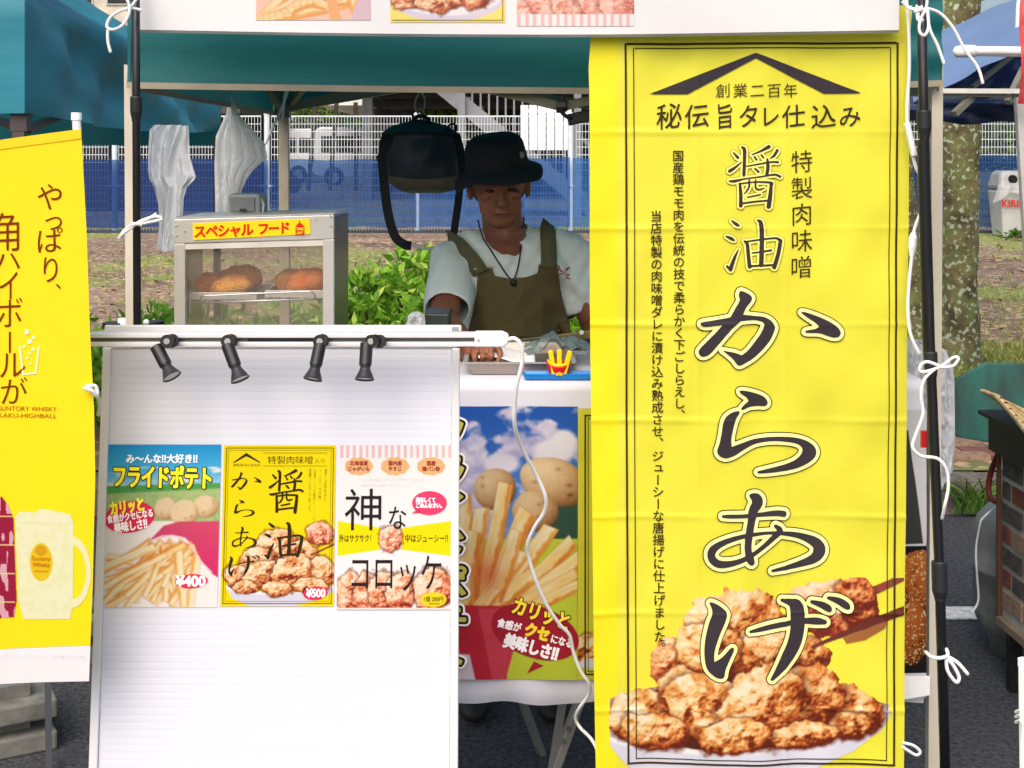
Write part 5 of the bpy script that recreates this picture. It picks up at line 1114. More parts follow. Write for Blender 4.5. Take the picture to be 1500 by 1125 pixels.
for x in (160, 655): MB().bar(bp(x, 1190, -.02), Vector((bp(x, 1190).x, 2.75, 0)), .02).build('leg', Mgt, bo); MB().bar(bp(x, 1200, 0), Vector((bp(x, 1190).x, 2.22, 0)), .02).build('leg', Mgt, bo)
def poster(name, box, label, base):
    x0, y0, x1, y1 = box; t = empty(name, bp((x0 + x1) / 2, y1), label, 'poster', 'posters on the white board')
    return t
# --- fried potato poster
B1_ = (154, 651, 321.5, 889); t = poster('food_poster', B1_, 'poster of french fries marked ¥400, leftmost on the white board', None)
C = Canvas(*B1_, (255, 252, 248), 1.15); X_, Y_ = C.X, C.Y
C.fill((Y_ < 722).astype(float), np.stack([np.interp(Y_, [651, 690, 716], v) for v in ([18, 70, 190], [156, 190, 232], [232, 244, 250])], -1) / 255.)
C.fill(sm((fbm(X_ / 30, Y_ / 7, 6) - .55) * 5) * (Y_ < 722) * (Y_ > 684), (250, 252, 255))
C.fill((Y_ > 712 - (X_ - 154) * .03).astype(float) * (Y_ < 764), (74, 168, 78)); C.fill(np.clip((Y_ - 722 + (X_ - 154) * .05) / 3, 0, 1) * (Y_ < 764), (176, 204, 132)); C.fill((fbm(X_ / 3, Y_ / 2, 3) > .55) * (Y_ > 724) * (Y_ < 764) * .35, (120, 164, 84))
C.fill((Y_ >= 763).astype(float), (255, 250, 248))
for a in ((243, 745, 17, 16, 0, 4, .3), (301, 742, 19, 16, 0, 6, .3), (270, 751, 21, 19, 0, 9, .38)): C.potato(*a[:5], seed=a[5], pale=a[6])
C.poly([(216, 796), (240, 770), (262, 764), (321.6, 763), (321.6, 846), (311, 839), (296, 820), (287, 802), (272, 787), (252, 784), (232, 788)], (214, 52, 104))
for i in range(46):
    h = (i * 37) % 23; C.fry(222 + (i * 41) % 76, 792 + (i * 17) % 34 + (i % 5) * 3, 146 + (i * 29) % 118, 836 + (i * 23) % 56, 8.5 + h % 4, i * 1.3, -.02 + .12 * ((i * 7) % 5 - 2) / 3)
C.fry(158, 818, 196, 822, 10, 1, -.2); C.fry(264, 808, 272, 892, 13, 4, -.15); C.fry(288, 812, 284, 892, 12, 2, -.15); C.fry(150, 838, 228, 800, 13, 7, -.18)
for (xa, ya), (xb, yb2) in zip([(221, 792), (238, 785), (254, 784), (271, 788), (284, 801), (293, 820)], [(238, 785), (254, 784), (271, 788), (284, 801), (293, 820), (312, 838)]):
    dd = -seg_dist([(xa, ya), (xb, yb2)], X_, Y_, False)[0]; C.fill(np.clip(1.6 - np.sqrt(-dd), 0, 1), (250, 214, 226))
C.fill(np.clip(poly_sdf([(222, 790), (238, 783), (254, 782), (272, 786), (285, 799), (294, 819), (313, 838), (322, 846), (322, 763), (262, 764), (240, 770)], X_, Y_) - .8, 0, 1), np.stack([214 / 255 - 0 * X_ + (X_ - 240) * .0004, .22 + (790 - Y_) * .002, .42 + 0 * X_], -1))
C.c = C.c * .93 + .07 * np.array([1, .9, .85]); C.blur(1); C.emit('picture', BD, t, off=.0019)
CR = S(206, 40, 78)
L = Letters(BD, off=.0028)
def rot_ell(cx, cy, rx, ry, deg):
    ca, sa = math.cos(R(deg)), math.sin(R(deg)); return lambda X, Y: (1 - np.hypot(((X - cx) * ca + (Y - cy) * sa) / rx, (-(X - cx) * sa + (Y - cy) * ca) / ry)) * min(rx, ry)
L.sdf(rot_ell(190, 757, 37, 23, -8), (150, 728, 228, 784), [(0, CR)], cell=.8); L.sdf(rot_ell(283, 851, 24, 10.5, -3), (256, 838, 308, 864), [(0, CR)], cell=.8); L.build('badge', t)
L = Letters(BD, off=.0036, step=.0004)
L.text('み～んな‼大好き‼', (183, 665, 287, 678), [(.5, S(242, 250, 255))], cell=.45)
L.text('フライドポテト', (163, 681, 311, 716), [(2.6, S(40, 38, 20)), (1.2, S(252, 236, 40))], cell=.55, slant=-.02)
L.text('カリッと', (160, 730, 212, 752), [(1.0, S(252, 236, 60))], cell=.5, rot=-9); L.text('食感がクセになる', (157, 749, 225, 762), [(.35, S(255, 244, 246))], cell=.4, rot=-9); L.text('美味しさ‼', (168, 762, 216, 777), [(.6, S(255, 244, 246))], cell=.45, rot=-9)
L.text('¥400', (261, 843, 303, 858), [(.9, S(255, 255, 255))], cell=.5); L.build('lettering', t)
# --- soy sauce chicken poster
B2_ = (325.5, 652, 490.5, 888); t = poster('food_poster', B2_, 'yellow poster of fried chicken marked ¥500, in the middle of the white board', None)
C = Canvas(*B2_, (255, 232, 6), 1.15)
C.poly([(333, 858), (350, 866), (420, 870), (470, 866), (490, 856), (490.5, 866), (470, 878), (430, 888), (370, 888), (342, 876)], (226, 224, 240)); C.poly([(333, 856), (350, 864), (420, 868), (490.5, 858), (490.5, 861), (420, 872), (350, 869), (334, 862)], (252, 252, 255))
for a in ((405, 800, 30, 26, 0, 8), (377, 822, 24, 22, 0, 14), (440, 812, 26, 22, 0, 40), (470, 838, 26, 22, 15, 19), (352, 846, 22, 18, 18, 5), (385, 840, 28, 20, -10, 44), (430, 838, 30, 26, -20, 33), (408, 862, 22, 12, 0, 70), (455, 858, 26, 12, 0, 61), (362, 860, 20, 10, 0, 81)): C.chicken(*a[:5], seed=a[5], dark=-.06, fine=.55, pink=.35)
C.poly([(455, 812), (492, 795), (492, 798), (457, 814)], (140, 60, 50)); C.chicken(470, 782, 21, 17, 10, 91, .04, .55, .9)
C.emit('picture', BD, t, off=.0019)
K = S(46, 32, 10); L = Letters(BD, off=.0028)
L.frame(329, 655.5, 487.5, 884, .9, K); L.frame(332.4, 659, 484, 880.5, .4, K)
L.sdf(lambda X, Y: stroke_sdf([[(341, 677, .7), (359, 665.5, 2.0)], [(359, 665.5, 2.0), (379, 677, .7)]], X, Y), (338, 662, 382, 680), [(0, K)], cell=.5)
L.text('秘伝旨タレ仕込み', (340, 678.5, 380, 683), [(.0, K)], cell=.32); L.text('特製肉味噌', (390, 667, 458, 680), [(-.12, K)], stretch=1.6, cell=.4); L.text('入り', (459, 671, 476, 679), [(-.1, K)], cell=.4); L.rect(384, 663, 478, 663.5, K); L.rect(384, 682, 478, 682.5, K)
L.vtext('国産鶏モモ肉を伝統の技で柔らかく', 476, 686, 736, 4.6, [(.0, S(120, 96, 10))], cell=.4); L.vtext('下ごしらえし、当店特製の', 468, 686, 734, 4.4, [(.0, S(120, 96, 10))], cell=.4)
L.vtext('肉味噌ダレに漬け込み熟成させ、ジューシーな', 460, 686, 762, 4.4, [(.0, S(120, 96, 10))], cell=.4); L.vtext('唐揚げに仕上げました。', 453, 686, 752, 4.4, [(.0, S(120, 96, 10))], cell=.4)
for ch, bx_, th in (('か', (337, 690, 383, 718), .15), ('ら', (342, 731, 374, 757), .15), ('あ', (340, 771, 378, 803), .1), ('げ', (336, 813, 382, 845), .15), ('醤', (392, 687, 446, 752), -.35), ('油', (388, 764, 446, 820), -.35)): brush_into(L, ch, bx_, [(0, K)], .5, thin=th)
L.sdf(rot_ell(464, 868.5, 18, 10, -6), (440, 855, 486, 882), [(0, CR)], cell=.7); L.build('lettering', t)
L = Letters(BD, off=.0036); L.text('¥500', (451, 862, 478, 874), [(.6, S(255, 250, 250))], cell=.45); L.build('price_lettering', t)
# --- croquette poster
B3_ = (495, 652, 661, 893); t = poster('food_poster', B3_, 'white and yellow poster of croquettes, rightmost on the white board', None)
C = Canvas(*B3_, (252, 250, 250), 1.15); C.fill(((np.mod(C.X - 497, 9.35) < 4.2) & (C.Y < 671)).astype(float), (246, 200, 204))
C.poly([(495, 763), (557, 773), (557, 805), (495, 814)], (255, 238, 0)); C.poly([(589, 773), (661, 763), (661, 814), (589, 805)], (255, 238, 0))
for cx in (524.7, 578, 631):
    for k in range(9): a = k * .7; C.ellipse(cx + 13 * math.cos(a), 683 + 7 * math.sin(a), 8, 6.5, (248, 190, 130))
    C.ellipse(cx, 683, 14, 10, (250, 196, 138))
C.chicken(572.5, 788, 17, 20, 12, 8, -.12, .5, .9)
for i, cx in enumerate((640, 515, 540, 562, 588, 634)): C.chicken(cx, 868 - (6 if i in (0, 5) else 0), 27 if i in (0, 5) else 22, 30, 5, i * 7 + 2, -.06, .5, .75)
C.c = np.where(((C.Y > 890)[..., None]), np.array([.97, .9, .88]), C.c); C.ellipse(635.6, 878, 19, 11, (252, 226, 40)); C.emit('picture', BD, t, off=.0019)
L = Letters(BD, off=.0028); BR = S(150, 50, 40); NB = S(34, 26, 30)
for (a, b), cx in zip((('北海道産', 'じゃがいも'), ('国内産', '牛すじ'), ('国産', '種パン粉')), (524.7, 578, 631)):
    L.text(a, (cx - 3.4 * len(a), 674.5, cx + 3.4 * len(a), 681.8), [(.2, BR)], cell=.38); L.text(b, (cx - 3.3 * len(b), 682.8, cx + 3.3 * len(b), 690), [(.2, BR)], cell=.38)
L.text('サクサク食感にあつあつで牛すじ肉の旨味と', (528, 700, 626, 705.5), [(-.05, S(190, 188, 196))], cell=.38); L.text('素材が楽しめる、神的コロッケ。', (528, 708, 606, 713.5), [(-.05, S(190, 188, 196))], cell=.38)
L.text('神', (503, 713, 563, 779), [(.0, NB)], cell=.7); L.text('な', (567, 739, 597, 777), [(.1, NB)], cell=.6)
L.text('外はサクサク！', (497, 782, 549, 794), [(.05, K)], cell=.4); L.text('中はジューシー‼', (594, 782, 656, 794), [(.05, K)], cell=.4)
L.text('コロッケ', (511, 808, 650, 868), [(-.05, NB)], cell=.7)
L.sdf(rot_ell(629, 736.6, 25.5, 17.5, 0), (600, 715, 658, 758), [(0, S(222, 58, 98))], cell=.7); L.poly([(612, 745), (618, 751), (603, 752)], S(222, 58, 98))
L.text('1個 200円', (622, 873, 650, 881), [(.0, K)], cell=.38); L.rect(629, 883.5, 645, 884.3, K); L.build('lettering', t)
L = Letters(BD, off=.0036); L.text('美味しくて', (609, 728, 638, 736), [(.45, S(255, 240, 246))], cell=.38); L.text('ごめんなさい。', (609, 736, 651, 744), [(.45, S(255, 240, 246))], cell=.38); L.build('bubble_lettering', t)

# ============================================================ LIGHT RAIL WITH FOUR SPOTLIGHTS
RY = 2.452
lr = empty('light_rail', P(440, 508, RY), 'white rail with a dark slot running across the top of the white board', 'light rail')
rail = lambda y: Vector((0, 0, 0))
p0, p1 = P(128, 508, RY), P(706, 488.5, RY)
MB().box((p0.x, RY, p0.z), (p1.x, RY + .03, p0.z + .0085)).build('lower_flange', MATS['white_aluminium'], lr, bevel=.0015); MB().box((p0.x, RY, p1.z - .0085), (p1.x, RY + .03, p1.z)).build('upper_flange', MATS['white_aluminium'], lr, bevel=.0015)
MB().box((p0.x, RY + .010, p0.z + .0087), (p1.x, RY + .028, p1.z - .0087)).build('slot', mat('slot_grey', S(118, 118, 112), rough=.4, metal=.5, c2=S(84, 84, 82), stretch=(.2, 1, 1)), lr)
a, b = P(362, 501, RY), P(460, 494, RY); MB().box((a.x, RY + .006, a.z), (b.x, RY + .0095, b.z)).build('slot_cover', Mblk, lr)
q0, q1 = P(695, 508.5, RY), P(741, 487.5, RY)
MB().prism([P(695, 487.8, RY - .003), P(736, 487.8, RY - .003), P(745, 492, RY - .003), P(745, 504, RY - .003), P(736, 508.6, RY - .003), P(695, 508.6, RY - .003)], (0, .036, 0)).build('end_cap', MATS['white_plastic'], lr, bevel=.003)
MB().tube([P(701, 498.5, RY - .005), P(701, 498.5, RY)], .0028, 8).build('screw', Mgt, lr)
Msp = mat('spot_black', S(22, 22, 24), rough=.38, var=.1, spec=.5)
Msb = mat('spot_bell_grey', S(52, 52, 56), rough=.4, metal=.3)
for kx, s_, e_, blk, lab in ((246, (229, 508), (252, 552), (252, 499), 'black spotlight tilted to the right, leftmost of the four on the light rail'), (335, (333, 505), (352, 556), (338, 499), 'second black spotlight from the left on the light rail, tilted slightly right'),
                             (470, (469, 504), (458, 556), (472, 499), 'black spotlight tilted to the left, third from the left on the light rail'), (545, (537, 503), (534, 556), (556, 500), 'black spotlight hanging nearly straight, rightmost of the four on the light rail')):
    t = empty('track_spotlight', P(kx, 500, RY - .02), lab, 'spotlight', 'spotlights on the light rail')
    y = RY - .034; S0, E0 = P(*s_, y), P(*e_, y - .022); d = (E0 - S0); Ln = d.length
    at = lambda f: S0 + d * f
    off_ = Vector((d.z, 0, -d.x)).normalized()
    MB().tube([P(blk[0], blk[1], RY + .003), P(blk[0], blk[1], RY - .022)], .0125, 20).build('mount', Msp, t, bevel=.0015)
    k = P(kx - (blk[0] - kx) * .5 if abs(blk[0] - kx) > 4 else kx, 500, RY - .03)
    MB().tube([P((blk[0] + kx) / 2 - 1, 499, RY - .020), P(kx - 2, 500, RY - .042)], .0118, 20).build('joint', Msp, t); MB().tube([P(kx - 2, 500, RY - .0425), P(kx - 2, 500, RY - .0435)], .0055, 16).build('joint_screw', Mgt, t)
    MB().tube([at(-.02), at(.0), at(.60), at(.62)], [.0095, .0115, .0115, .0095], 24).build('barrel', Msp, t, smooth=False)
    MB().tube([at(.60), at(.64), at(.655), at(.72)], [.0100, .0100, .0085, .0085], 20).build('collar', Msp, t)
    MB().tube([at(.64), at(.72), at(.80), at(.90), at(.985), at(1.0)], [.0085, .0092, .0115, .0145, .0165, .0175], 26, cap=False).build('bell', Msb, t, smooth=True, solid=.001)
    MB().tube([at(.95), at(.975)], [.0153, .0157], 24).build('lamp_face', mat('lamp_glass', S(190, 190, 186), rough=.15, metal=.3), t)
cord('white_power_cable', [[(742, 498, 2.44), (754, 496, 2.44), (763, 506, 2.44), (765, 530, 2.45), (758, 560, 2.46), (754, 592, 2.48), (754, 622, 2.5), (764, 655, 2.55), (785, 695, 2.6), (799, 728, 2.62), (797, 750, 2.64), (783, 772, 2.66), (773, 796, 2.68), (774, 815, 2.7), (784, 848, 2.72), (800, 885, 2.75), (820, 915, 2.78), (834, 930, 2.8), (840, 955, 2.82), (850, 982, 2.83), (863, 1002, 2.84), (862, 1018, 2.86), (848, 1038, 2.88), (843, 1052, 2.9), (850, 1066, 2.9), (872, 1092, 2.85), (890, 1150, 2.85)]], .0038, 'thick white power cable snaking down from the light rail end past the fries poster', 'cable', mt=MATS['white_plastic'])

# ============================================================ BLACK POLES AND CORDS
Mbp = mat('pole_black', S(22, 23, 26), rough=.35, var=.1)
def pole(pts, r, collars, label):
    t = MB().tube([P(*q) for q in pts], r, 20).build('banner_pole', Mbp, smooth=True, label=label, cat='pole', group='black banner poles')
    for (a, b, rr) in collars:
        f = lambda y: P(np.interp(y, [q[1] for q in pts], [q[0] for q in pts]), y, float(np.interp(y, [q[1] for q in pts], [q[2] for q in pts])))
        MB().tube([f(a), f(a + 2), f(b - 14), f(b - 4), f(b)], [rr * .9, rr, rr, r * 1.15, r * 1.1], 20).build('collar', mat('collar_black', S(30, 31, 34), rough=.5), t)
pole([(199, -40, 2.66), (199.5, 150, 2.67), (201, 480, 2.69), (203, 1250, 2.75)], .0078, [(141, 178, .0118)], 'black telescopic pole left of the stall, in front of the beige tent leg')
pole([(1349, -40, 2.66), (1353, 160, 2.66), (1362, 500, 2.65), (1376, 830, 2.62), (1386, 1180, 2.58)], .0098, [(162, 202, .0142), (515, 552, .0135), (822, 880, .0152)], 'leaning black telescopic pole between the yellow banner and the lichen tree')
tag(MB().tube([P(1352, 205, 2.655), P(1361, 520, 2.655)], .0120, 18).build('pole_sleeve', Mbp), None); bpy.data.objects['pole_sleeve'].parent = bpy.data.objects['banner_pole.001']
cr_ = .0031
cord('tie_string', [[(207, 15, 2.64), (190, 12, 2.63), (172, 18, 2.62), (160, 28, 2.62), (157, 40, 2.62), (168, 43, 2.62), (182, 34, 2.62), (190, 14, 2.62), (184, -6, 2.62)], [(190, 12, 2.63), (198, 2, 2.63), (204, -10, 2.63)], [(158, 44, 2.62), (158, 60, 2.62), (162, 77, 2.62)]], cr_, 'white cord tied in a bow round the top of the left black pole')
cord('tie_string', [[(174, 350, 2.65), (180, 340, 2.65), (192, 330, 2.65), (206, 328, 2.66), (226, 324, 2.66), (237, 321, 2.66), (228, 317, 2.66), (206, 324, 2.66), (190, 335, 2.65), (175, 347, 2.65)], [(194, 327, 2.66), (208, 330, 2.66)], [(204, 327, 2.66), (220, 319, 2.66), (229, 313, 2.66)]], cr_, 'white cord knotted round the left black pole beside the food warmer')
cord('tie_string', [[(1358, -10, 2.6), (1357, 10, 2.6), (1348, 30, 2.6), (1347, 46, 2.6), (1354, 52, 2.6), (1360, 40, 2.6), (1359, 14, 2.6)], [(1358, 12, 2.6), (1362, 42, 2.6), (1374, 68, 2.6), (1383, 94, 2.6)], [(1358, 12, 2.6), (1378, 20, 2.6), (1397, 42, 2.6), (1413, 72, 2.6), (1432, 98, 2.6), (1440, 123, 2.6)], [(1340, 18, 2.63), (1358, 12, 2.6)]], cr_, 'white cord bow with two long tails at the top of the right black pole')
cord('tie_string', [[(1376, 536, 2.6), (1358, 530, 2.6), (1348, 536, 2.6), (1350, 545, 2.6), (1376, 538, 2.6), (1396, 524, 2.6), (1404, 525, 2.6), (1396, 536, 2.6), (1376, 538, 2.6)], [(1370, 540, 2.6), (1354, 556, 2.6), (1349, 580, 2.6), (1352, 606, 2.6), (1340, 640, 2.6), (1337, 656, 2.6), (1350, 668, 2.6), (1374, 672, 2.58), (1387, 690, 2.58), (1389, 715, 2.58), (1384, 740, 2.58), (1380, 760, 2.6)]], cr_, 'white cord bow at mid height of the right black pole with a long dangling end')
cord('tie_string', [[(1356, 955, 2.62), (1364, 962, 2.59), (1376, 964, 2.58), (1388, 960, 2.59), (1386, 950, 2.6)], [(1386, 962, 2.59), (1388, 982, 2.59), (1400, 999, 2.59), (1405, 992, 2.59), (1396, 974, 2.59), (1386, 962, 2.59), (1402, 970, 2.59), (1418, 988, 2.59)]], .0036, 'white cord looped low round the right black pole above the asphalt')
cord('tie_string', [[(1322, 1088, 2.73), (1338, 1092, 2.73), (1348, 1101, 2.73), (1342, 1106, 2.73), (1328, 1098, 2.73), (1320, 1092, 2.735)]], .0032, 'white cord loop poking out at the bottom right edge of the tall yellow banner')
cord('tie_string', [[(122, 568, 2.33), (134, 572, 2.33), (142, 580, 2.34), (140, 566, 2.34), (126, 566, 2.33)], [(138, 572, 2.34), (146, 590, 2.38), (144, 608, 2.4)]], .0036, 'white cord tying the left yellow banner beside the white board')
cord('tie_string', [[(1322, 1.5, 2.68), (1329, 10, 2.68), (1340, 14, 2.66), (1352, 10, 2.65)], [(1344, 8, 2.66), (1345, 28, 2.65), (1352, 30, 2.64)]], .004, 'short white cord fixing the top corner of the yellow banner')
Mwp = MATS['white_plastic']
sw = cord('switch_cable', [[(1327, -10, 2.7), (1331, 40, 2.7), (1332, 100, 2.7), (1329, 150, 2.7), (1329, 184, 2.7)], [(1337, 226, 2.7), (1342, 246, 2.7), (1352, 266, 2.7), (1352, 300, 2.7), (1342, 328, 2.7), (1338, 344, 2.7)], [(1336, 374, 2.7), (1332, 410, 2.7), (1330, 450, 2.7), (1334, 490, 2.7), (1348, 520, 2.7)]], .0035, 'white lamp cable with an inline switch running down beside the yellow banner', 'cable', mt=Mwp)
MB().bar(P(1328, 180, 2.695), P(1339, 229, 2.695), .0165, .011).build('inline_switch', Mwp, sw, bevel=.003); MB().tube([P(1338, 341, 2.7), P(1337.5, 348, 2.7), P(1336.5, 362, 2.7), P(1335.5, 376, 2.7)], [.005, .0085, .008, .0045], 12).build('connector', Mwp, sw)
tag(MB().box(tuple(P(1350, 656, 2.65)), tuple(P(1356, 630, 2.66))).build('red_clip', MATS['red_lens'], bevel=.001), 'small red clip on the right black pole below the cord bow', 'clip')
# ============================================================ FOOD WARMER
M_ss = mat('stainless', S(196, 194, 190), rough=.36, metal=.45, var=.05, scale=4); M_ssd = mat('stainless_dark', S(58, 60, 56), rough=.30, metal=.35, var=.3, scale=5)
WYf = 3.05; fw = empty('food_warmer', P(372, 548, 3.18), 'stainless glass fronted food warmer with a yellow sign, standing on the table behind the board', 'food warmer')
x0, x1 = P(255, 0, WYf).x, P(489, 0, WYf).x; zt = P(0, 318, WYf).z; zb0 = tz + .003; D = .27; zh = P(0, 354, WYf).z; fr = P(16, 0, WYf).x - P(0, 0, WYf).x
tiltz = lambda x: (x - (x0 + x1) / 2) * .028
def wprism(xa, xb, za, zb_, y0, y1, slope=1): return MB().prism([(xa, y0, za + tiltz(xa) * slope), (xa, y0, zb_ + tiltz(xa) * slope), (xb, y0, zb_ + tiltz(xb) * slope), (xb, y0, za + tiltz(xb) * slope)], (0, y1 - y0, 0))
wprism(x0, x1, zh + .0005, zt, WYf, WYf + .02).build('header_panel', M_ss, fw, bevel=.002)
wprism(x0, x0 + fr, zb0, zh, WYf, WYf + .02).build('frame_post', M_ss, fw, bevel=.001); wprism(x1 - fr, x1, zb0, zh, WYf, WYf + .02).build('frame_post', M_ss, fw, bevel=.001)
wprism(x0 + fr, x1 - fr, zb0, zb0 + .03, WYf, WYf + .02).build('bottom_rail', M_ss, fw)
wprism(x0 + fr, x1 - fr, zh - .0135, zh - .001, WYf + .001, WYf + .012).build('door_edge', mat('door_edge', S(206, 200, 190), rough=.4), fw)
wprism(x0, x1, zt + .0005, zt + .004, WYf, WYf + D).build('roof_panel', M_ss, fw)
gp_ = seethrough(mat('warmer_glass_side', S(60, 64, 62), rough=.08, spec=.8, var=.1), .25)
MB().box((x1 - .003, WYf + .021, zb0), (x1, WYf + D, zt)).build('side_panel', M_ssd, fw); MB().box((x0, WYf + .021, zb0), (x0 + .003, WYf + D, zt)).build('side_panel', gp_, fw)
gls = mat('warmer_glass', S(222, 206, 186), rough=.03, spec=1.0, var=.06, scale=7); seethrough(gls, .93)
wprism(x0 + fr, x1 - fr, zb0 + .03, zh - .014, WYf + .012, WYf + .015).build('door_glass', gls, fw)
wprism(x0 + .004, x1 - .004, zb0 + .01, zh, WYf + D - .003, WYf + D).build('rear_glass', seethrough(mat('rear_glass', S(190, 180, 162), rough=.08, var=.12, scale=5), .80), fw)
MB().box((x0 + .004, WYf + .021, zb0), (x1 - .004, WYf + D - .004, zb0 + .008)).build('floor_plate', M_ssd, fw)
for px, py in ((258, 330), (258, 345), (271, 338), (463, 321), (484, 331 - 14), (484, 331)):
    c = P(px, py, WYf); MB().tube([c + Vector((0, -.003, 0)), c], [.0022, .003], 10).build('rivet', M_ss, fw)
SG = Flat(WYf - .0025)
sg = MB().prism([P(282, 327, SG.Y), P(454, 320, SG.Y), P(455, 343, SG.Y), P(283, 352, SG.Y)], (0, .002, 0)).build('sign', mat('sign_yellow', S(255, 214, 0), rough=.4, var=.02), fw, bevel=.0006)
RDK = S(214, 44, 20); L = Letters(SG, off=.0012)
sgt = lambda x, y: y - (x - 368) * .040
def slanted(ch, x0_, y0_, x1_, y1_, g=.7): dy = -((x0_ + x1_) / 2 - 368) * .040; L.text(ch, (x0_, y0_ + dy, x1_, y1_ + dy), [(g, RDK)], slant=.04, cell=.42)
for i, ch in enumerate('スペシャル'): slanted(ch, 283.5 + i * 17.3, 326, 302.5 + i * 17.3, 346)
for i, ch in enumerate('フード'): slanted(ch, 377 + i * 15.5, 326, 394.5 + i * 15.5, 345)
dy = -(439 - 368) * .04
L.poly([(433, 347 + dy), (433, 334 + dy), (438, 329 + dy), (439, 324 + dy), (440, 329 + dy), (446, 334 + dy), (446, 347 + dy)], RDK)
L.text('TAKE', (434, 336 + dy, 445, 339.5 + dy), [(.1, S(255, 226, 60))], cell=.3) if False else None
L.build('sign_lettering', sg)
L = Letters(SG, off=.0022); L.text('TAKE', (434, 336 + dy, 445, 340 + dy), [(.15, S(255, 226, 60))], cell=.3); L.text('OUT', (435, 342 + dy, 444, 345.6 + dy), [(.15, S(255, 226, 60))], cell=.3); L.build('sign_lettering', sg)
# shelf rack
sy = 436; M_w = mat('chrome_wire', S(206, 206, 202), rough=.25, metal=.8); rk = MB()
sz = P(0, 440, WYf + .06).z
for y in (WYf + .05, WYf + .25): rk.tube([(x0 + .02, y, sz + tiltz(x0)), (x1 - .02, y, sz + tiltz(x1))], .0026, 8)
for i in range(15): x = x0 + .03 + i * (x1 - x0 - .06) / 14; rk.tube([(x, WYf + .05, sz + .001 + tiltz(x)), (x, WYf + .25, sz + .001 + tiltz(x))], .0013, 6)
rk.build('wire_rack', M_w, fw, smooth=True)
rr_ = smooth_pts([Vector((x0 + .05, WYf + .05, sz)), Vector((x0 + .055, WYf + .04, sz + .012)), Vector((x0 + .09, WYf + .038, sz + .014)), Vector((x1 - .09, WYf + .038, sz + .022)), Vector((x1 - .055, WYf + .04, sz + .020)), Vector((x1 - .05, WYf + .05, sz + .008))], 5)
MB().tube(rr_, .0022, 8).build('front_rail', M_w, fw, smooth=True)
for x in (x0 + .025, x1 - .03): MB().tube([(x, WYf + .045, sz + .004), (x, WYf + .045, sz - .03)], .0026, 8).build('rack_post', M_w, fw)
def food_tray(xa, xb, lab):
    t = empty('food_tray', ((xa + xb) / 2, WYf + .15, sz + .006), lab, 'tray', 'trays in the food warmer'); zc = sz + .004 + tiltz((xa + xb) / 2)
    m = MB(); m.prism([(xa + .006, WYf + .062, zc), (xb - .006, WYf + .062, zc), (xb - .006, WYf + .235, zc), (xa + .006, WYf + .235, zc)], (0, 0, .002))
    for a, b in (((xa, WYf + .056), (xb, WYf + .056)), ((xb, WYf + .056), (xb, WYf + .241)), ((xb, WYf + .241), (xa, WYf + .241)), ((xa, WYf + .241), (xa, WYf + .056))): m.bar((a[0], a[1], zc + .009), (b[0], b[1], zc + .009), .003, .017)
    m.build('tray_body', M_ss, t, bevel=.0006); return zc + .002
xm = (x0 + x1) / 2
zc1 = food_tray(x0 + .022, xm - .005, 'small steel tray with golden fried pieces in the left half of the food warmer'); zc2 = food_tray(xm + .016, x1 - .022, 'small steel tray with brown fried pieces in the right half of the food warmer')
Mcr = [mat('fried_golden', S(255, 190, 84), c2=S(244, 140, 44), rough=.6, scale=38, bump=.9, bscale=240, detail=8), mat('fried_brown', S(250, 146, 56), c2=S(220, 96, 28), rough=.6, scale=34, bump=.9, bscale=240, detail=8)]
for x_, y_, z_, rx, rz_, m, lab in ((P(335, 0, 3.12).x, WYf + .100, zc1 + .027, .050, .025, 0, 'round golden croquette in front on the left tray of the food warmer'), (P(346, 0, 3.2).x, WYf + .180, zc1 + .034, .058, .034, 1, 'big brown croquette behind the golden one on the left tray'), (P(303, 0, 3.2).x, WYf + .16, zc1 + .027, .034, .026, 1, 'brown croquette at the left end of the left tray'),
                                  (P(447, 0, 3.12).x, WYf + .105, zc2 + .032, .052, .030, 1, 'large brown croquette at the right end of the right tray'), (P(420, 0, 3.18).x, WYf + .17, zc2 + .029, .038, .027, 0, 'golden croquette behind at the left end of the right tray')):
    m_ = MB().ell((0, 0, 0), (rx, rx * .7, rz_), 30, 18)
    m_.v = [tuple(Vector(v) * (1 + .05 * math.sin(v[0] * 190 + v[2] * 130) + .03 * math.sin(v[1] * 300) + random.uniform(-.012, .012)) + Vector((x_, y_, z_ + v[0] * .12))) for v in m_.v]
    tag(m_.build('croquette', Mcr[m], smooth=True), lab, 'croquette', 'croquettes in the food warmer')
# dark jar lids left of the board's top edge
for px, w, y, lab, m in ((166, 15, 476, 'dark lid showing above the left end of the board top', Mblk), (183, 10, 470, 'small white lid resting between the dark lids left of the black pole', Mwp), (226, 14, 474, 'dark lid showing between the black pole and the food warmer', Mblk)):
    c = P(px, y, 3.2); t = MB().tube([(c.x, 3.2, tz + .002), (c.x, 3.2, c.z - .008)], w / 612., 20).build('jar', mat('jar_clear', S(150, 156, 150), rough=.2), label=lab, cat='jar'); MB().tube([(c.x, 3.2, c.z - .0078), (c.x, 3.2, c.z + .006)], w / 590., 20).build('lid', m, t, bevel=.001)
c = P(214, 472, 2.6); tag(MB().ell(c, (.006, .006, .006)).build('white_cap', Mwp), None)
bpy.data.objects['white_cap'].parent = bpy.data.objects['banner_pole']
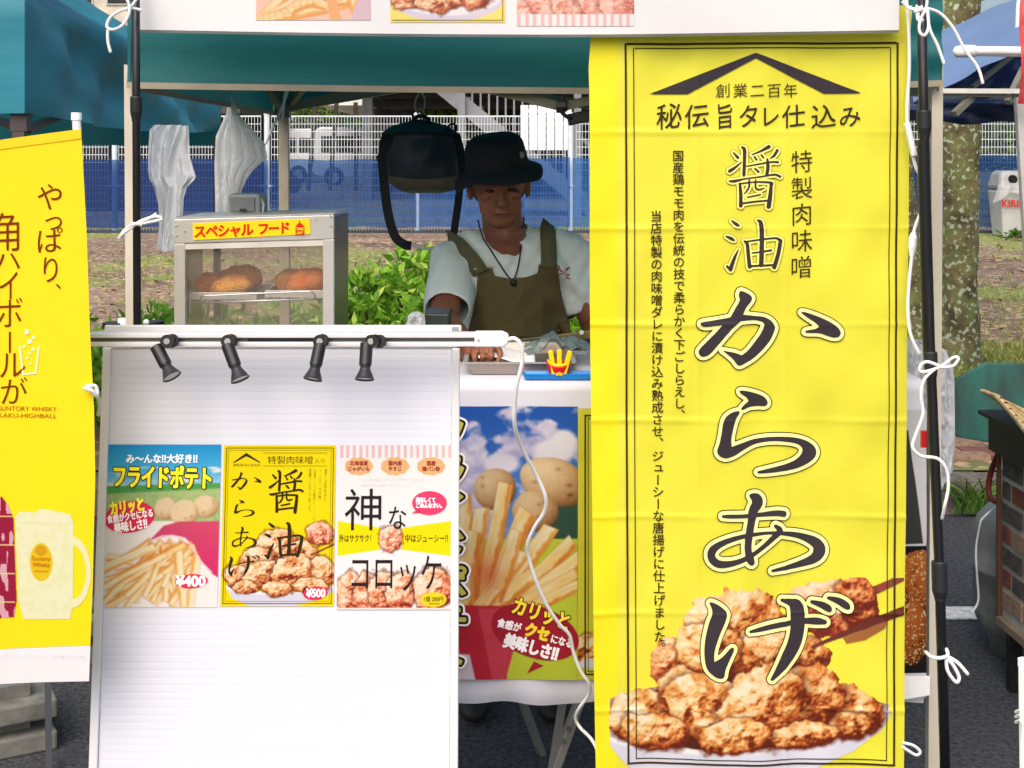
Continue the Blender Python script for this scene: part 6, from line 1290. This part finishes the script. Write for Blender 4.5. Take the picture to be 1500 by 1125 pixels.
# ============================================================ COUNTER GOODS
st_ = empty('steel_tray', P(745, 556, 3.06), 'shallow stainless tray with white paper in it, under the man\'s hand', 'tray')
zl, zh_ = tz + .002, P(0, 531, 3.01).z
def pan(m, xa, xb, ya, yb_, z0, z1, fl, t=.002):
    lo = [(xa + fl, ya + fl, z0), (xb - fl, ya + fl, z0), (xb - fl, yb_ - fl, z0), (xa + fl, yb_ - fl, z0)]; hi = [(xa, ya, z1), (xb, ya, z1), (xb, yb_, z1), (xa, yb_, z1)]
    lo2 = [(x + (t if i in (0, 3) else -t), y + (t if i in (0, 1) else -t), z + t) for i, (x, y, z) in enumerate(lo)]; hi2 = [(x + (t if i in (0, 3) else -t), y + (t if i in (0, 1) else -t), z) for i, (x, y, z) in enumerate(hi)]
    vs = lo + hi + lo2 + hi2; m.add(vs, [(3, 2, 1, 0), (8, 9, 10, 11)] + [(i, (i + 1) % 4, 4 + (i + 1) % 4, 4 + i) for i in range(4)] + [(8 + (i + 1) % 4, 8 + i, 12 + i, 12 + (i + 1) % 4) for i in range(4)] + [(4 + i, 4 + (i + 1) % 4, 12 + (i + 1) % 4, 12 + i) for i in range(4)]); return m
M_tr = mat('tray_steel', S(172, 160, 152), rough=.38, metal=.6, var=.06, scale=20)
xa_, xb_ = P(684, 0, 3.01).x, P(838, 0, 3.01).x
m = pan(MB(), xa_, xb_, 3.01, 3.34, zl, zh_, .012); m.build('pan', M_tr, st_, bevel=.001)
m = MB()
for q, w in (((xa_ - .006, 3.006, zh_), (xb_ + .006, 3.006, zh_)), ((xb_ + .004, 3.012, zh_), (xb_ + .004, 3.338, zh_)), ((xb_ + .006, 3.344, zh_), (xa_ - .006, 3.344, zh_)), ((xa_ - .004, 3.338, zh_), (xa_ - .004, 3.012, zh_))): m.bar(q, w, .010, .0025)
m.build('rim', M_ss, st_)
def pap(u, v): return Vector((P(702, 0, 3.15).x + u * .13, 3.06 + v * .16, zh_ + .002 + .012 * math.sin(v * 2.6) + .006 * math.sin(u * 6) - .010 * u))
tag(MB().grid(pap, 12, 8).build('white_paper_sheet', mat('paper_white', S(240, 240, 240), rough=.8), smooth=True, solid=.0006), 'white paper sheet lying in the steel tray under the man\'s fingers', 'paper')
crf = seethrough(mat('foil_film', S(120, 140, 140), rough=.2, spec=.8, var=.2, scale=20), .3)
def wrap(u, v): n = float(fbm(np.array([u * 7.]), np.array([v * 7.]), 3)[0]); return Vector((P(768, 0, 3.2).x + u * .16, 3.12 + v * .18, zh_ - .01 + .045 * math.sin(u * 3.1) * n + .02 * n))
tag(MB().grid(wrap, 24, 18).build('plastic_wrap', crf, smooth=True), 'crumpled clear plastic wrap in the right half of the steel tray', 'plastic wrap')
btm = MB(); xa2, xb2 = P(766, 0, 3.0).x, P(880, 0, 3.0).x; pan(btm, xa2, xb2, 2.953, 3.000, tz + .0012, P(0, 548, 2.953).z, .005)
tag(btm.build('blue_tray', mat('blue_plastic', S(36, 140, 226), rough=.35, var=.05), bevel=.001), 'low bright blue plastic tray at the table edge under the toy fries', 'tray')
ty = empty('toy_fries', P(819, 554, 3.0), 'small toy french fries in a red cup with a yellow emblem on the blue tray', 'toy')
yT = 2.958; sc_ = yT / FPX; bx_, bzm = P(819, 0, yT).x, tz + .0036; h1 = 24 * sc_
cup = []
def cupf(u, v):
    w = (13 + 5.2 * v) * sc_; t = u * 2 * math.pi; top = h1 - (8 * sc_ * (abs(math.sin(t * .5 + math.pi / 2)) ** 0 if False else max(0, -math.sin(t)) ** .8)) ; top = h1 - 6.5 * sc_ * max(0, math.sin(-t)) ** 1.0
    return Vector((bx_ + w * math.cos(t), yT + .014 + w * .62 * math.sin(t), bzm + top * v))
MB().grid(cupf, 36, 6).build('cup', mat('toy_red', S(206, 24, 40), rough=.35, var=.03), ty, smooth=True, solid=.0018)
M_yf = mat('toy_yellow', S(252, 208, 10), rough=.4, var=.04); 
for dx, ang, top, k in ((-13, -.15, 43, 0), (1, .0, 44, 0), (13, .26, 43, 0)):
    c = Vector((bx_ + dx * sc_ * .55, yT + .006, bzm + 5 * sc_)); e = c + Vector((math.sin(ang), 0, math.cos(ang))) * (top - 7) * sc_ 
    MB().bar(c, e, 7.4 * sc_, 7.4 * sc_, up=(0, 1, 0)).build('fry', M_yf, ty, bevel=.0022)
def yring(u, v): t = math.pi + u * math.pi; w = 16.4 * sc_; return Vector((bx_ + w * math.cos(t), yT + .0135 + w * .62 * math.sin(t) - .001, bzm + h1 * .98 - 6.4 * sc_ * math.sin(u * math.pi) + (v - .1) * 4.5 * sc_))
MB().grid(yring, 24, 2).build('yellow_lining', M_yf, ty, smooth=True, solid=.002)
for a in (-.9, -.45, 0, .45, .9): MB().ell((bx_ + math.sin(a) * 4.6 * sc_, yT - .0060, bzm + 3 * sc_ + math.cos(a) * 4.6 * sc_), (.0021, .0012, .0040), 10, 6, rot=(0, a, 0)).build('emblem_ray', mat('emblem_yellow', S(246, 190, 30), rough=.4), ty)
# griddle with lid
gd = empty('griddle', P(800, 540, 3.5), 'dark steel griddle with a worn yellowish rim right in front of the man', 'griddle')
gx0, gx1 = P(738, 0, 3.45).x, P(900, 0, 3.45).x
MB().prism([(gx0, 3.40, tz + .004), (gx1, 3.40, tz + .004), (gx1, 3.40, P(0, 497, 3.4).z), (gx0, 3.40, P(0, 505, 3.4).z)], (0, .13, 0)).build('body', mat('burnt_steel', S(58, 52, 46), c2=S(32, 30, 28), rough=.45, metal=.5, scale=8), gd, bevel=.003)
MB().prism([P(735, 500, 3.385), P(864, 485, 3.385), P(900, 482, 3.385), P(900, 492, 3.385), P(864, 495, 3.385), P(738, 509, 3.385)], (0, .016, 0)).build('rim', mat('worn_rim', S(150, 138, 74), c2=S(96, 96, 82), rough=.35, metal=.6, scale=6), gd, bevel=.001)
MB().tube([P(852, 487, 3.37), P(852, 487, 3.385)], .006, 12).build('rivet', M_ss, gd)
pass
MB().prism([(P(622, 0, 3.2).x, 3.2, tz + .002), (P(658, 0, 3.2).x, 3.2, tz + .002), (P(658, 0, 3.2).x, 3.2, P(0, 460, 3.2).z), (P(622, 0, 3.2).x, 3.2, P(0, 459, 3.2).z)], (0, .12, 0)).build('dark_box', mat('dark_green_plastic', S(38, 48, 44), rough=.4, var=.2), bevel=.004, label='dark green box showing above the board top beside the small crumpled bag', cat='box')
crumple('white_crumpled_bag', [(457, 604, 616), (462, 598, 622), (472, 596, 623), (485, 592, 622), (498, 590, 624)], 3.15, film, 'small crumpled white plastic bag beside the dark box left of the man', 'plastic bag', seed=9, amp=.02, nu=26, nv=26)

# ============================================================ HANGING SHOULDER BAG
bgY = 3.9; hb = empty('shoulder_bag', P(618, 240, bgY), 'navy shoulder bag with a khaki bottom hanging beside the black bucket hat', 'bag')
outl = [(178, 598, 632), (184, 574, 656), (192, 562, 668), (205, 558, 672), (235, 560, 676), (258, 566, 676), (270, 572, 674), (279, 586, 664), (283, 600, 648)]
ysb = [o[0] for o in outl]
def bagp(u, v, side=-1):
    y = 178 + 105 * v; a = np.interp(y, ysb, [o[1] for o in outl]); b = np.interp(y, ysb, [o[2] for o in outl]); p = P(a + (b - a) * u, y - 3 * math.sin(u * 3.1) * (1 - v), bgY)
    t = math.sin(u * math.pi) ** .5 * math.sin(min(1, v * 1.02 + .03) * math.pi) ** .4; return Vector((p.x, p.y + side * .085 * t + .006 * math.sin(u * 12 + v * 9) * t - .010 * math.exp(-((v - .22) / .02) ** 2) * t * -side, p.z))
Mbag = mat('bag_navy', S(42, 52, 66), rough=.42, var=.12, scale=5, bump=.15, bscale=50); Mkh = mat('bag_khaki', S(104, 100, 82), rough=.7, bump=.3, bscale=120); Mstr = mat('strap_black', S(24, 27, 32), rough=.7, bump=.3, bscale=200)
m = MB(); m.grid(lambda u, v: bagp(u, v * .80, -1), 40, 30); m.grid(lambda u, v: bagp(1 - u, v * .80, 1), 40, 30); m.build('body', Mbag, hb, smooth=True)
m = MB(); m.grid(lambda u, v: bagp(u, .801 + v * .199 - .06 * (2 * u - 1) ** 2 * (1 - v), -1) + Vector((0, -.003, 0)), 40, 10); m.grid(lambda u, v: bagp(1 - u, .801 + v * .199, 1), 40, 10); m.build('bottom_panel', Mkh, hb, smooth=True)
MB().tube([bagp(u, .20, -1) + Vector((0, -.003, 0)) for u in np.linspace(.04, .96, 20)], .0035, 8).build('zip', Mstr, hb)
def ribbon(pts, w, t, name, m, par, up=(0, 1, 0)):
    q = smooth_pts(pts, 5); mb = MB(); V = []; 
    for i, p in enumerate(q):
        d = (q[min(i + 1, len(q) - 1)] - q[max(i - 1, 0)]).normalized(); s_ = d.cross(Vector(up)).normalized() * w / 2; n_ = s_.cross(d).normalized() * t / 2
        V += [p - s_ - n_, p + s_ - n_, p + s_ + n_, p - s_ + n_]
    F = [(4 * i + a, 4 * i + (a + 1) % 4, 4 * i + 4 + (a + 1) % 4, 4 * i + 4 + a) for i in range(len(q) - 1) for a in range(4)] + [(0, 1, 2, 3), (len(V) - 1, len(V) - 2, len(V) - 3, len(V) - 4)]
    return mb.add(V, F).build(name, m, par, smooth=False)
ribbon([P(566, 196, 3.85), P(560, 230, 3.84), P(563, 270, 3.84), P(568, 310, 3.83), P(578, 345, 3.83), P(592, 358, 3.83), P(602, 360, 3.84)], .026, .004, 'strap', Mstr, hb)
ribbon([P(668, 196, 3.88), P(676, 230, 3.88), P(673, 280, 3.90), P(668, 320, 3.92), P(664, 345, 3.93)], .022, .004, 'strap', Mstr, hb)
ribbon([P(600, 190, 3.85), P(590, 196, 3.84), P(572, 204, 3.84), P(562, 214, 3.84)], .02, .004, 'side_strap', Mstr, hb)
MB().tube(smooth_pts([P(603, 358, 3.84), P(622, 364, 3.86), P(648, 360, 3.9), P(664, 345, 3.93)], 6), .0042, 8).build('cord', Mcord, hb, smooth=True)
MB().tube(smooth_pts([P(600, 196, 3.86), P(606, 176, 3.86), P(616, 170, 3.86), P(628, 176, 3.86), P(634, 196, 3.86)], 5), .006, 8).build('handle', Mstr, hb, smooth=True)
MB().tube(smooth_pts([P(655, 190, 3.86), P(660, 182, 3.85), P(668, 184, 3.85), P(667, 196, 3.86)], 5), .003, 8).build('loop', Mstr, hb)
cbn = empty('carabiner', P(614, 150, bgY - .05), 'grey carabiner hook holding the shoulder bag below the green canopy', 'hook')
MB().tube(smooth_pts([P(615, 170, 3.86), P(609, 160, 3.86), P(608, 148, 3.86), P(613, 138, 3.86), P(619, 137, 3.86), P(622, 146, 3.86), P(620, 160, 3.86), P(615, 170, 3.86)], 5), .0030, 10).build('ring', mat('hook_grey', S(150, 156, 160), rough=.3, metal=.8), cbn, smooth=True)
MB().tube([P(615, 104, 3.86), P(615, 138, 3.86)], .0035, 8).build('loop', Mstr, cbn)

# ============================================================ THE MAN
MY = 3.74; q = lambda px, py, Y=MY: P(px, py, Y)
man = empty('person', (P(748, 0, MY).x, MY, 0), 'man in a black bucket hat, white T-shirt and khaki apron bending over the counter', 'person')
Msk = mat('skin', S(146, 94, 70), c2=S(124, 76, 56), rough=.42, scale=10, bump=.25, bscale=160)
hc = q(731, 268, 3.70)
Rh = Euler((R(13), R(-3), R(4))).to_matrix()
def hl(dx, dy, dz): return hc + Rh @ Vector((dx, dy, dz))
body = [('ell', hl(0, .015, .020), (.079, .092, .100)), ('ell', hl(0, -.012, -.052), (.060, .066, .070)), ('ell', hl(.0, -.046, -.088), (.034, .030, .026)), ('ell', hl(-.034, -.034, -.055), (.026, .030, .034)), ('ell', hl(.034, -.034, -.055), (.026, .030, .034)),
        ('ell', hl(0, -.066, .018), (.052, .016, .012)), ('ell', hl(-.040, -.052, -.022), (.020, .018, .014)), ('ell', hl(.040, -.052, -.022), (.020, .018, .014)),
        ('cap', hl(0, -.072, .004), hl(0, -.094, -.036), .008, .0125), ('ell', hl(-.012, -.080, -.038), (.009, .010, .007)), ('ell', hl(.012, -.080, -.038), (.009, .010, .007)),
        ('ell', hl(0, -.074, -.064), (.021, .010, .0055)), ('ell', hl(0, -.073, -.074), (.018, .010, .006)),
        ('ell', hl(-.080, .010, -.018), (.010, .018, .030)), ('ell', hl(.080, .010, -.018), (.010, .018, .030)),
        ('cap', hl(0, .030, -.05), q(742, 360, 3.75), .056, .060), ('cap', q(742, 345, 3.74), q(744, 368, 3.79), .056, .058),
        ('ell', q(748, 425, 3.83), (.14, .075, .14)), ('cap', q(672, 382, 3.79), q(834, 376, 3.81), .046, .046), ('cap', q(748, 420, 3.82), q(756, 600, 3.86), .11, .11)]
shL, elL, wrL = q(664, 384, 3.76), q(650, 470, 3.55), q(686, 514, 3.22)
body += [('cap', shL, elL, .048, .040), ('cap', elL, wrL, .040, .028)]
shR, elR, wrR = q(838, 378, 3.80), q(872, 478, 3.76), q(885, 520, 3.50)
body += [('cap', shR, elR, .048, .040), ('cap', elR, wrR, .040, .028)]
def hand(wr, palm_c, fingers, thumb):
    out = [('cap', wr, palm_c, .026, .024), ('ell', palm_c, (.036, .034, .017))]
    for pts in fingers:
        for a, b, r0, r1 in zip(pts[:-1], pts[1:], (.0086, .0080, .0074), (.0080, .0074, .0064)): out.append(('cap', a, b, r0, r1))
    for a, b, r0, r1 in zip(thumb[:-1], thumb[1:], (.0125, .0105), (.011, .0085)): out.append(('cap', a, b, r0, r1))
    return out
pc_ = q(701, 514, 3.145)
body += hand(wrL, pc_, [[q(718, 505, 3.12), q(729, 507, 3.09), q(733, 518, 3.07), q(729, 531, 3.06)], [q(711, 507, 3.11), q(719, 510, 3.07), q(720, 522, 3.05), q(717, 531, 3.06)], [q(703, 509, 3.11), q(707, 513, 3.07), q(707, 523, 3.05), q(706, 530, 3.06)], [q(695, 512, 3.12), q(695, 516, 3.085), q(695, 524, 3.07), q(696, 531, 3.07)]],
             [q(716, 516, 3.16), q(722, 526, 3.12), q(722, 533, 3.10)])
pr = q(888, 524, 3.44)
body += hand(wrR, pr, [[pr + Vector((dx, -.02, 0)), pr + Vector((dx, -.05, -.004)), pr + Vector((dx, -.07, -.018)), pr + Vector((dx, -.076, -.034))] for dx in (-.027, -.009, .009, .026)], [pr + Vector((-.03, .0, -.01)), pr + Vector((-.04, -.025, -.018)), pr + Vector((-.035, -.045, -.026))])
loft_body('body', body, .0036, 4, Msk, man)
# eyes, brows, mouth, hair
Meye = mat('eye_dark', S(30, 22, 20), rough=.2); Mhair = mat('black_hair', S(22, 18, 18), rough=.6, bump=.5, bscale=200, stretch=(1, 1, .2))
for s_ in (-1, 1):
    MB().ell(hl(s_ * .030, -.0705, -.004), (.0135, .006, .0042), 14, 8).build('eye', Meye, man, smooth=True)
    MB().tube(smooth_pts([hl(s_ * .014, -.080, .016), hl(s_ * .030, -.079, .021), hl(s_ * .048, -.068, .016)], 4), .0034, 8).build('eyebrow', Mhair, man, smooth=True)
MB().tube(smooth_pts([hl(-.022, -.0775, -.069), hl(0, -.084, -.0675), hl(.022, -.0775, -.069)], 4), .0016, 6).build('mouth_line', mat('lip_dark', S(92, 48, 42), rough=.5), man)
m = MB(); m.ell(hl(0, .034, -.005), (.081, .082, .078), 26, 16); m.v = [v for v in m.v]
hair = m.build('hair', Mhair, man, smooth=True)
# hat
hat = empty('bucket_hat', (0, 0, 0)); 
bpy.data.objects.remove(hat)
Mht = mat('hat_black', S(26, 30, 40), rough=.75, var=.12, scale=6, bump=.35, bscale=220)
ctr = q(727, 237, 3.70); Rm = Euler((R(9), R(-8), 0)).to_matrix()
def hatp(t, r, z, wav=0): v = Vector((math.cos(t) * r * .945, math.sin(t) * r * 1.06, z + wav * math.sin(3 * t + .8) + wav * .5 * math.sin(5 * t))); return ctr + Rm @ v
prof = [(.001, .076, 0), (.030, .077, 0), (.060, .073, 0), (.078, .062, .0), (.085, .046, .001), (.089, .020, .001), (.092, -.006, .001), (.094, -.014, .001), (.103, -.019, .003), (.117, -.030, .006), (.1305, -.044, .010), (.131, -.046, .010)]
m = MB(); n = 48; V = [hatp(2 * math.pi * k / n, r, z, w) for r, z, w in prof for k in range(n)]
m.add(V, [(i * n + k, i * n + (k + 1) % n, (i + 1) * n + (k + 1) % n, (i + 1) * n + k) for i in range(len(prof) - 1) for k in range(n)])
ht = m.build('bucket_hat', Mht, man, smooth=True, solid=.0025)
MB().tube([hatp(2 * math.pi * k / 40, .0925, -.004) for k in range(41)], .0022, 6).build('hat_seam', Mht, ht)
for k_, r_ in ((0, .104), (1, .112)): MB().tube([hatp(2 * math.pi * k / 60, r_, -.0235 - (r_ - .104) * 1.2, .003) for k in range(61)], .0009, 5).build('brim_stitch', Mht, ht)
e0 = hatp(-.62, .0915, .018); MB().ell(e0, (.009, .003, .010), 12, 8).build('hat_emblem', mat('emblem_grey', S(150, 152, 156), rough=.5), ht)
# T-shirt
shirt = [('ell', q(743, 384, 3.775), (.10, .085, .066)), ('ell', q(743, 352, 3.78), (.078, .074, .045)), ('ell', q(746, 408, 3.80), (.168, .112, .145)), ('ell', q(700, 395, 3.77), (.075, .088, .075)), ('ell', q(800, 392, 3.79), (.075, .088, .075)), ('cap', q(668, 384, 3.785), q(744, 362, 3.79), .066, .078), ('cap', q(744, 362, 3.79), q(836, 378, 3.80), .078, .064),
         ('cap', q(750, 420, 3.81), q(756, 620, 3.86), .128, .122), ('cap', q(708, 420, 3.82), q(716, 560, 3.86), .085, .07), ('cap', q(798, 420, 3.83), q(802, 560, 3.86), .085, .07),
         ('cap', q(666, 386, 3.77), q(653, 450, 3.62), .063, .062), ('cap', q(836, 380, 3.80), q(858, 440, 3.79), .063, .062)]
def fold(co, no):
    s_ = math.sin(co.x * 38 + co.z * 42 + 1.8 * math.sin(co.z * 19 + co.x * 9)) * .0060 + math.sin(co.x * 85 - co.z * 70 + 2 * math.sin(co.x * 30)) * .0026; return no * s_
Mts = mat('tshirt_white', S(232, 242, 238), rough=.9, var=.03, bump=.25, bscale=260)
ts = loft_body('tshirt', shirt, .0052, 7, Mts, None, disp=fold)
# open the neck and the sleeve ends
import bmesh
bm = bmesh.new(); bm.from_mesh(ts.data)
def cut(co, no, box):
    geo = [v for v in bm.verts if box(v.co)]
    kill = [v for v in geo if (v.co - co).dot(no) > 0]; bmesh.ops.delete(bm, geom=kill, context='VERTS')
nk = q(737, 326, 3.750)
bmesh.ops.delete(bm, geom=[v for v in bm.verts if ((v.co.x - nk.x) / .080) ** 2 + ((v.co.y - (nk.y - .04)) / .115) ** 2 + ((v.co.z - nk.z) / .046) ** 2 < 1], context='VERTS')
for c, d in ((q(652, 452, 3.60), (shL - elL)), (q(863, 455, 3.78), (shR - elR))):
    d = d.normalized(); bmesh.ops.delete(bm, geom=[v for v in bm.verts if (v.co - c).dot(d) < 0 and (v.co - c).length < .16 and abs(v.co.x - c.x) < .085], context='VERTS')
for _ in range(14):
    new = {}
    for e_v in [v for v in bm.verts if v.is_boundary]:
        nb_ = [e.other_vert(e_v).co for e in e_v.link_edges if e.is_boundary]
        if len(nb_) == 2: new[e_v] = e_v.co * .4 + (nb_[0] + nb_[1]) * .3
    for v_, c_ in new.items(): v_.co = c_
loop_neck = [v.co.copy() for v in bm.verts if v.is_boundary and (v.co - nk).length < .13 and v.co.y < nk.y + .02]
bm.to_mesh(ts.data); bm.free(); ts.data.update()
ts.parent = man; ts.location = -man.location
sd = ts.modifiers.new('s', 'SOLIDIFY'); sd.thickness = .004; sd.offset = 1
bv = BVHTree.FromPolygons([v.co[:] for v in ts.data.vertices], [p.vertices[:] for p in ts.data.polygons])
def onshirt(px, py, off=.008):
    d = (P(px, py, 4) - Vector((0, 0, CH))).normalized(); h = bv.ray_cast(Vector((0, 0, CH)) + d * 3.0, d)
    if h[0] is not None: return (h[0] - d * off, True)
    n_ = bv.find_nearest(P(px, py, 3.80)); return (n_[0] + (n_[0] - P(748, 430, 3.85)).normalized() * off, False)
rg = sorted(loop_neck, key=lambda c: math.atan2(c.x - nk.x, -(c.y - nk.y - .05)))[::4]
if len(rg) > 5: MB().tube([p + Vector((0, -.002, -.004)) for p in rg], .0062, 8).build('collar', Mts, ts, smooth=True)
# apron: bib and two straps following the shirt
Map = mat('apron_khaki', S(104, 92, 58), rough=.85, var=.10, scale=8, bump=.5, bscale=240); Map2 = mat('apron_strap_khaki', S(100, 96, 66), rough=.85, bump=.5, bscale=240)
topl = lambda px: np.interp(px, [697, 708, 722, 724, 745, 770, 788, 790, 800, 816], [393, 393, 392, 404, 408, 406, 400, 388, 385, 386])
lft = lambda y: np.interp(y, [386, 400, 430, 460, 490, 560, 640], [697, 700, 698, 692, 684, 676, 672]); rgt = lambda y: np.interp(y, [386, 400, 430, 460, 490, 560, 640], [816, 818, 822, 829, 838, 846, 850])
def bib(u, v):
    px = lft(400) + (rgt(400) - lft(400)) * u; y = topl(px) + (640 - topl(px)) * v; px = lft(y) + (rgt(y) - lft(y)) * u
    p, ok = onshirt(px, y, .012); return p if ok else P(px, y, 3.745)
NU, NV = 60, 50; raw = [[bib(i / NU, j / NV) for i in range(NU + 1)] for j in range(NV + 1)]
for _ in range(6):
    nw = [r[:] for r in raw]
    for j in range(NV + 1):
        for i in range(NU + 1):
            nb4 = [raw[min(j + 1, NV)][i].y, raw[max(j - 1, 0)][i].y, raw[j][min(i + 1, NU)].y, raw[j][max(i - 1, 0)].y]; nw[j][i] = Vector((raw[j][i].x, min(raw[j][i].y, sum(nb4) / 4), raw[j][i].z))
    raw = nw
ap = MB().grid(lambda u, v: raw[round(v * NV)][round(u * NU)] + Vector((0, .0015 * math.sin(u * 22 + v * 5), 0)), NU, NV).build('apron', Map, man, smooth=True, solid=.004)
def strap(pts, w, nm='apron_strap'):
    L_ = [onshirt(x, y, .017) for x, y in pts]; pp = smooth_pts([p for p, ok in L_], 4)
    V = []
    for _ in range(8): pp = [pp[0]] + [(pp[i - 1] + pp[i] * 2 + pp[i + 1]) / 4 for i in range(1, len(pp) - 1)] + [pp[-1]]
    for i, p in enumerate(pp):
        d = (pp[min(i + 1, len(pp) - 1)] - pp[max(i - 1, 0)]).normalized(); s_ = d.cross(Vector((0, 1, .25))).normalized() * w / 2; V += [p - s_, p + s_]
    MB().add(V, [(2 * i, 2 * i + 1, 2 * i + 3, 2 * i + 2) for i in range(len(pp) - 1)]).build(nm, Map2, man, smooth=True, solid=.004)
strap([(661, 349), (666, 354), (673, 361), (682, 370), (692, 382), (700, 393), (704, 400)], .046); strap([(800, 322), (802, 335), (803, 350), (804, 365), (804, 380), (804, 392)], .044)
for a, b in (((694, 394), (722, 391)), ((790, 387), (815, 386))):
    pa, pb_ = onshirt(*a, .016)[0], onshirt(*b, .016)[0]; MB().bar(pa, pb_, .0035, .0045).build('apron_edge', mat('apron_pale_edge', S(190, 178, 160), rough=.8), man)
# cord with pendant, print on the shirt
nc = [onshirt(x, y, .012)[0] for x, y in ((708, 350), (718, 365), (730, 384), (742, 402), (751, 412))]; nd = [onshirt(x, y, .012)[0] for x, y in ((764, 345), (763, 362), (761, 380), (757, 398), (752, 412))]
MB().tube([q(700, 322, 3.72), q(704, 338, 3.69)] + smooth_pts(nc, 3), .0022, 8).build('neck_cord', Mblk, man, smooth=True); MB().tube([q(768, 318, 3.72), q(766, 332, 3.69)] + smooth_pts(nd, 3), .0022, 8).build('neck_cord', Mblk, man, smooth=True)
MB().ell(onshirt(752, 414, .02)[0], (.009, .006, .010), 12, 8).build('pendant', Mblk, man, smooth=True)
Mrp = mat('shirt_print_red', S(190, 40, 44), rough=.7)
for pts in ([(806, 392), (810, 398), (814, 393)], [(812, 389), (816, 398), (828, 392), (820, 400), (812, 402)], [(822, 402), (828, 402), (823, 408), (829, 408)]):
    MB().tube([onshirt(x + 6, y, .007)[0] for x, y in pts], .0019, 6).build('shirt_print', Mrp, ts)
# trousers and shoes
hip = Vector((P(752, 0, MY).x, 3.88, .92))
tr = [('ell', hip, (.16, .12, .12))]
for s_ in (-1, 1): tr += [('cap', hip + Vector((s_ * .08, 0, -.04)), Vector((hip.x + s_ * .10, 3.84, .50)), .088, .062), ('cap', Vector((hip.x + s_ * .10, 3.84, .50)), Vector((hip.x + s_ * .11, 3.88, .08)), .062, .048)]
loft_body('trousers', tr, .012, 3, mat('dark_trousers', S(40, 42, 48), rough=.9), man)
for s_ in (-1, 1):
    c = Vector((hip.x + s_ * .11, 3.83, .0)); loft_body('shoe', [('ell', c + Vector((0, .04, .045)), (.042, .06, .045)), ('ell', c + Vector((0, -.06, .035)), (.045, .085, .034)), ('cap', c + Vector((0, .06, .05)), c + Vector((0, .05, .10)), .038, .040)], .006, 2, mat('dark_shoe', S(32, 32, 34), rough=.6), man)
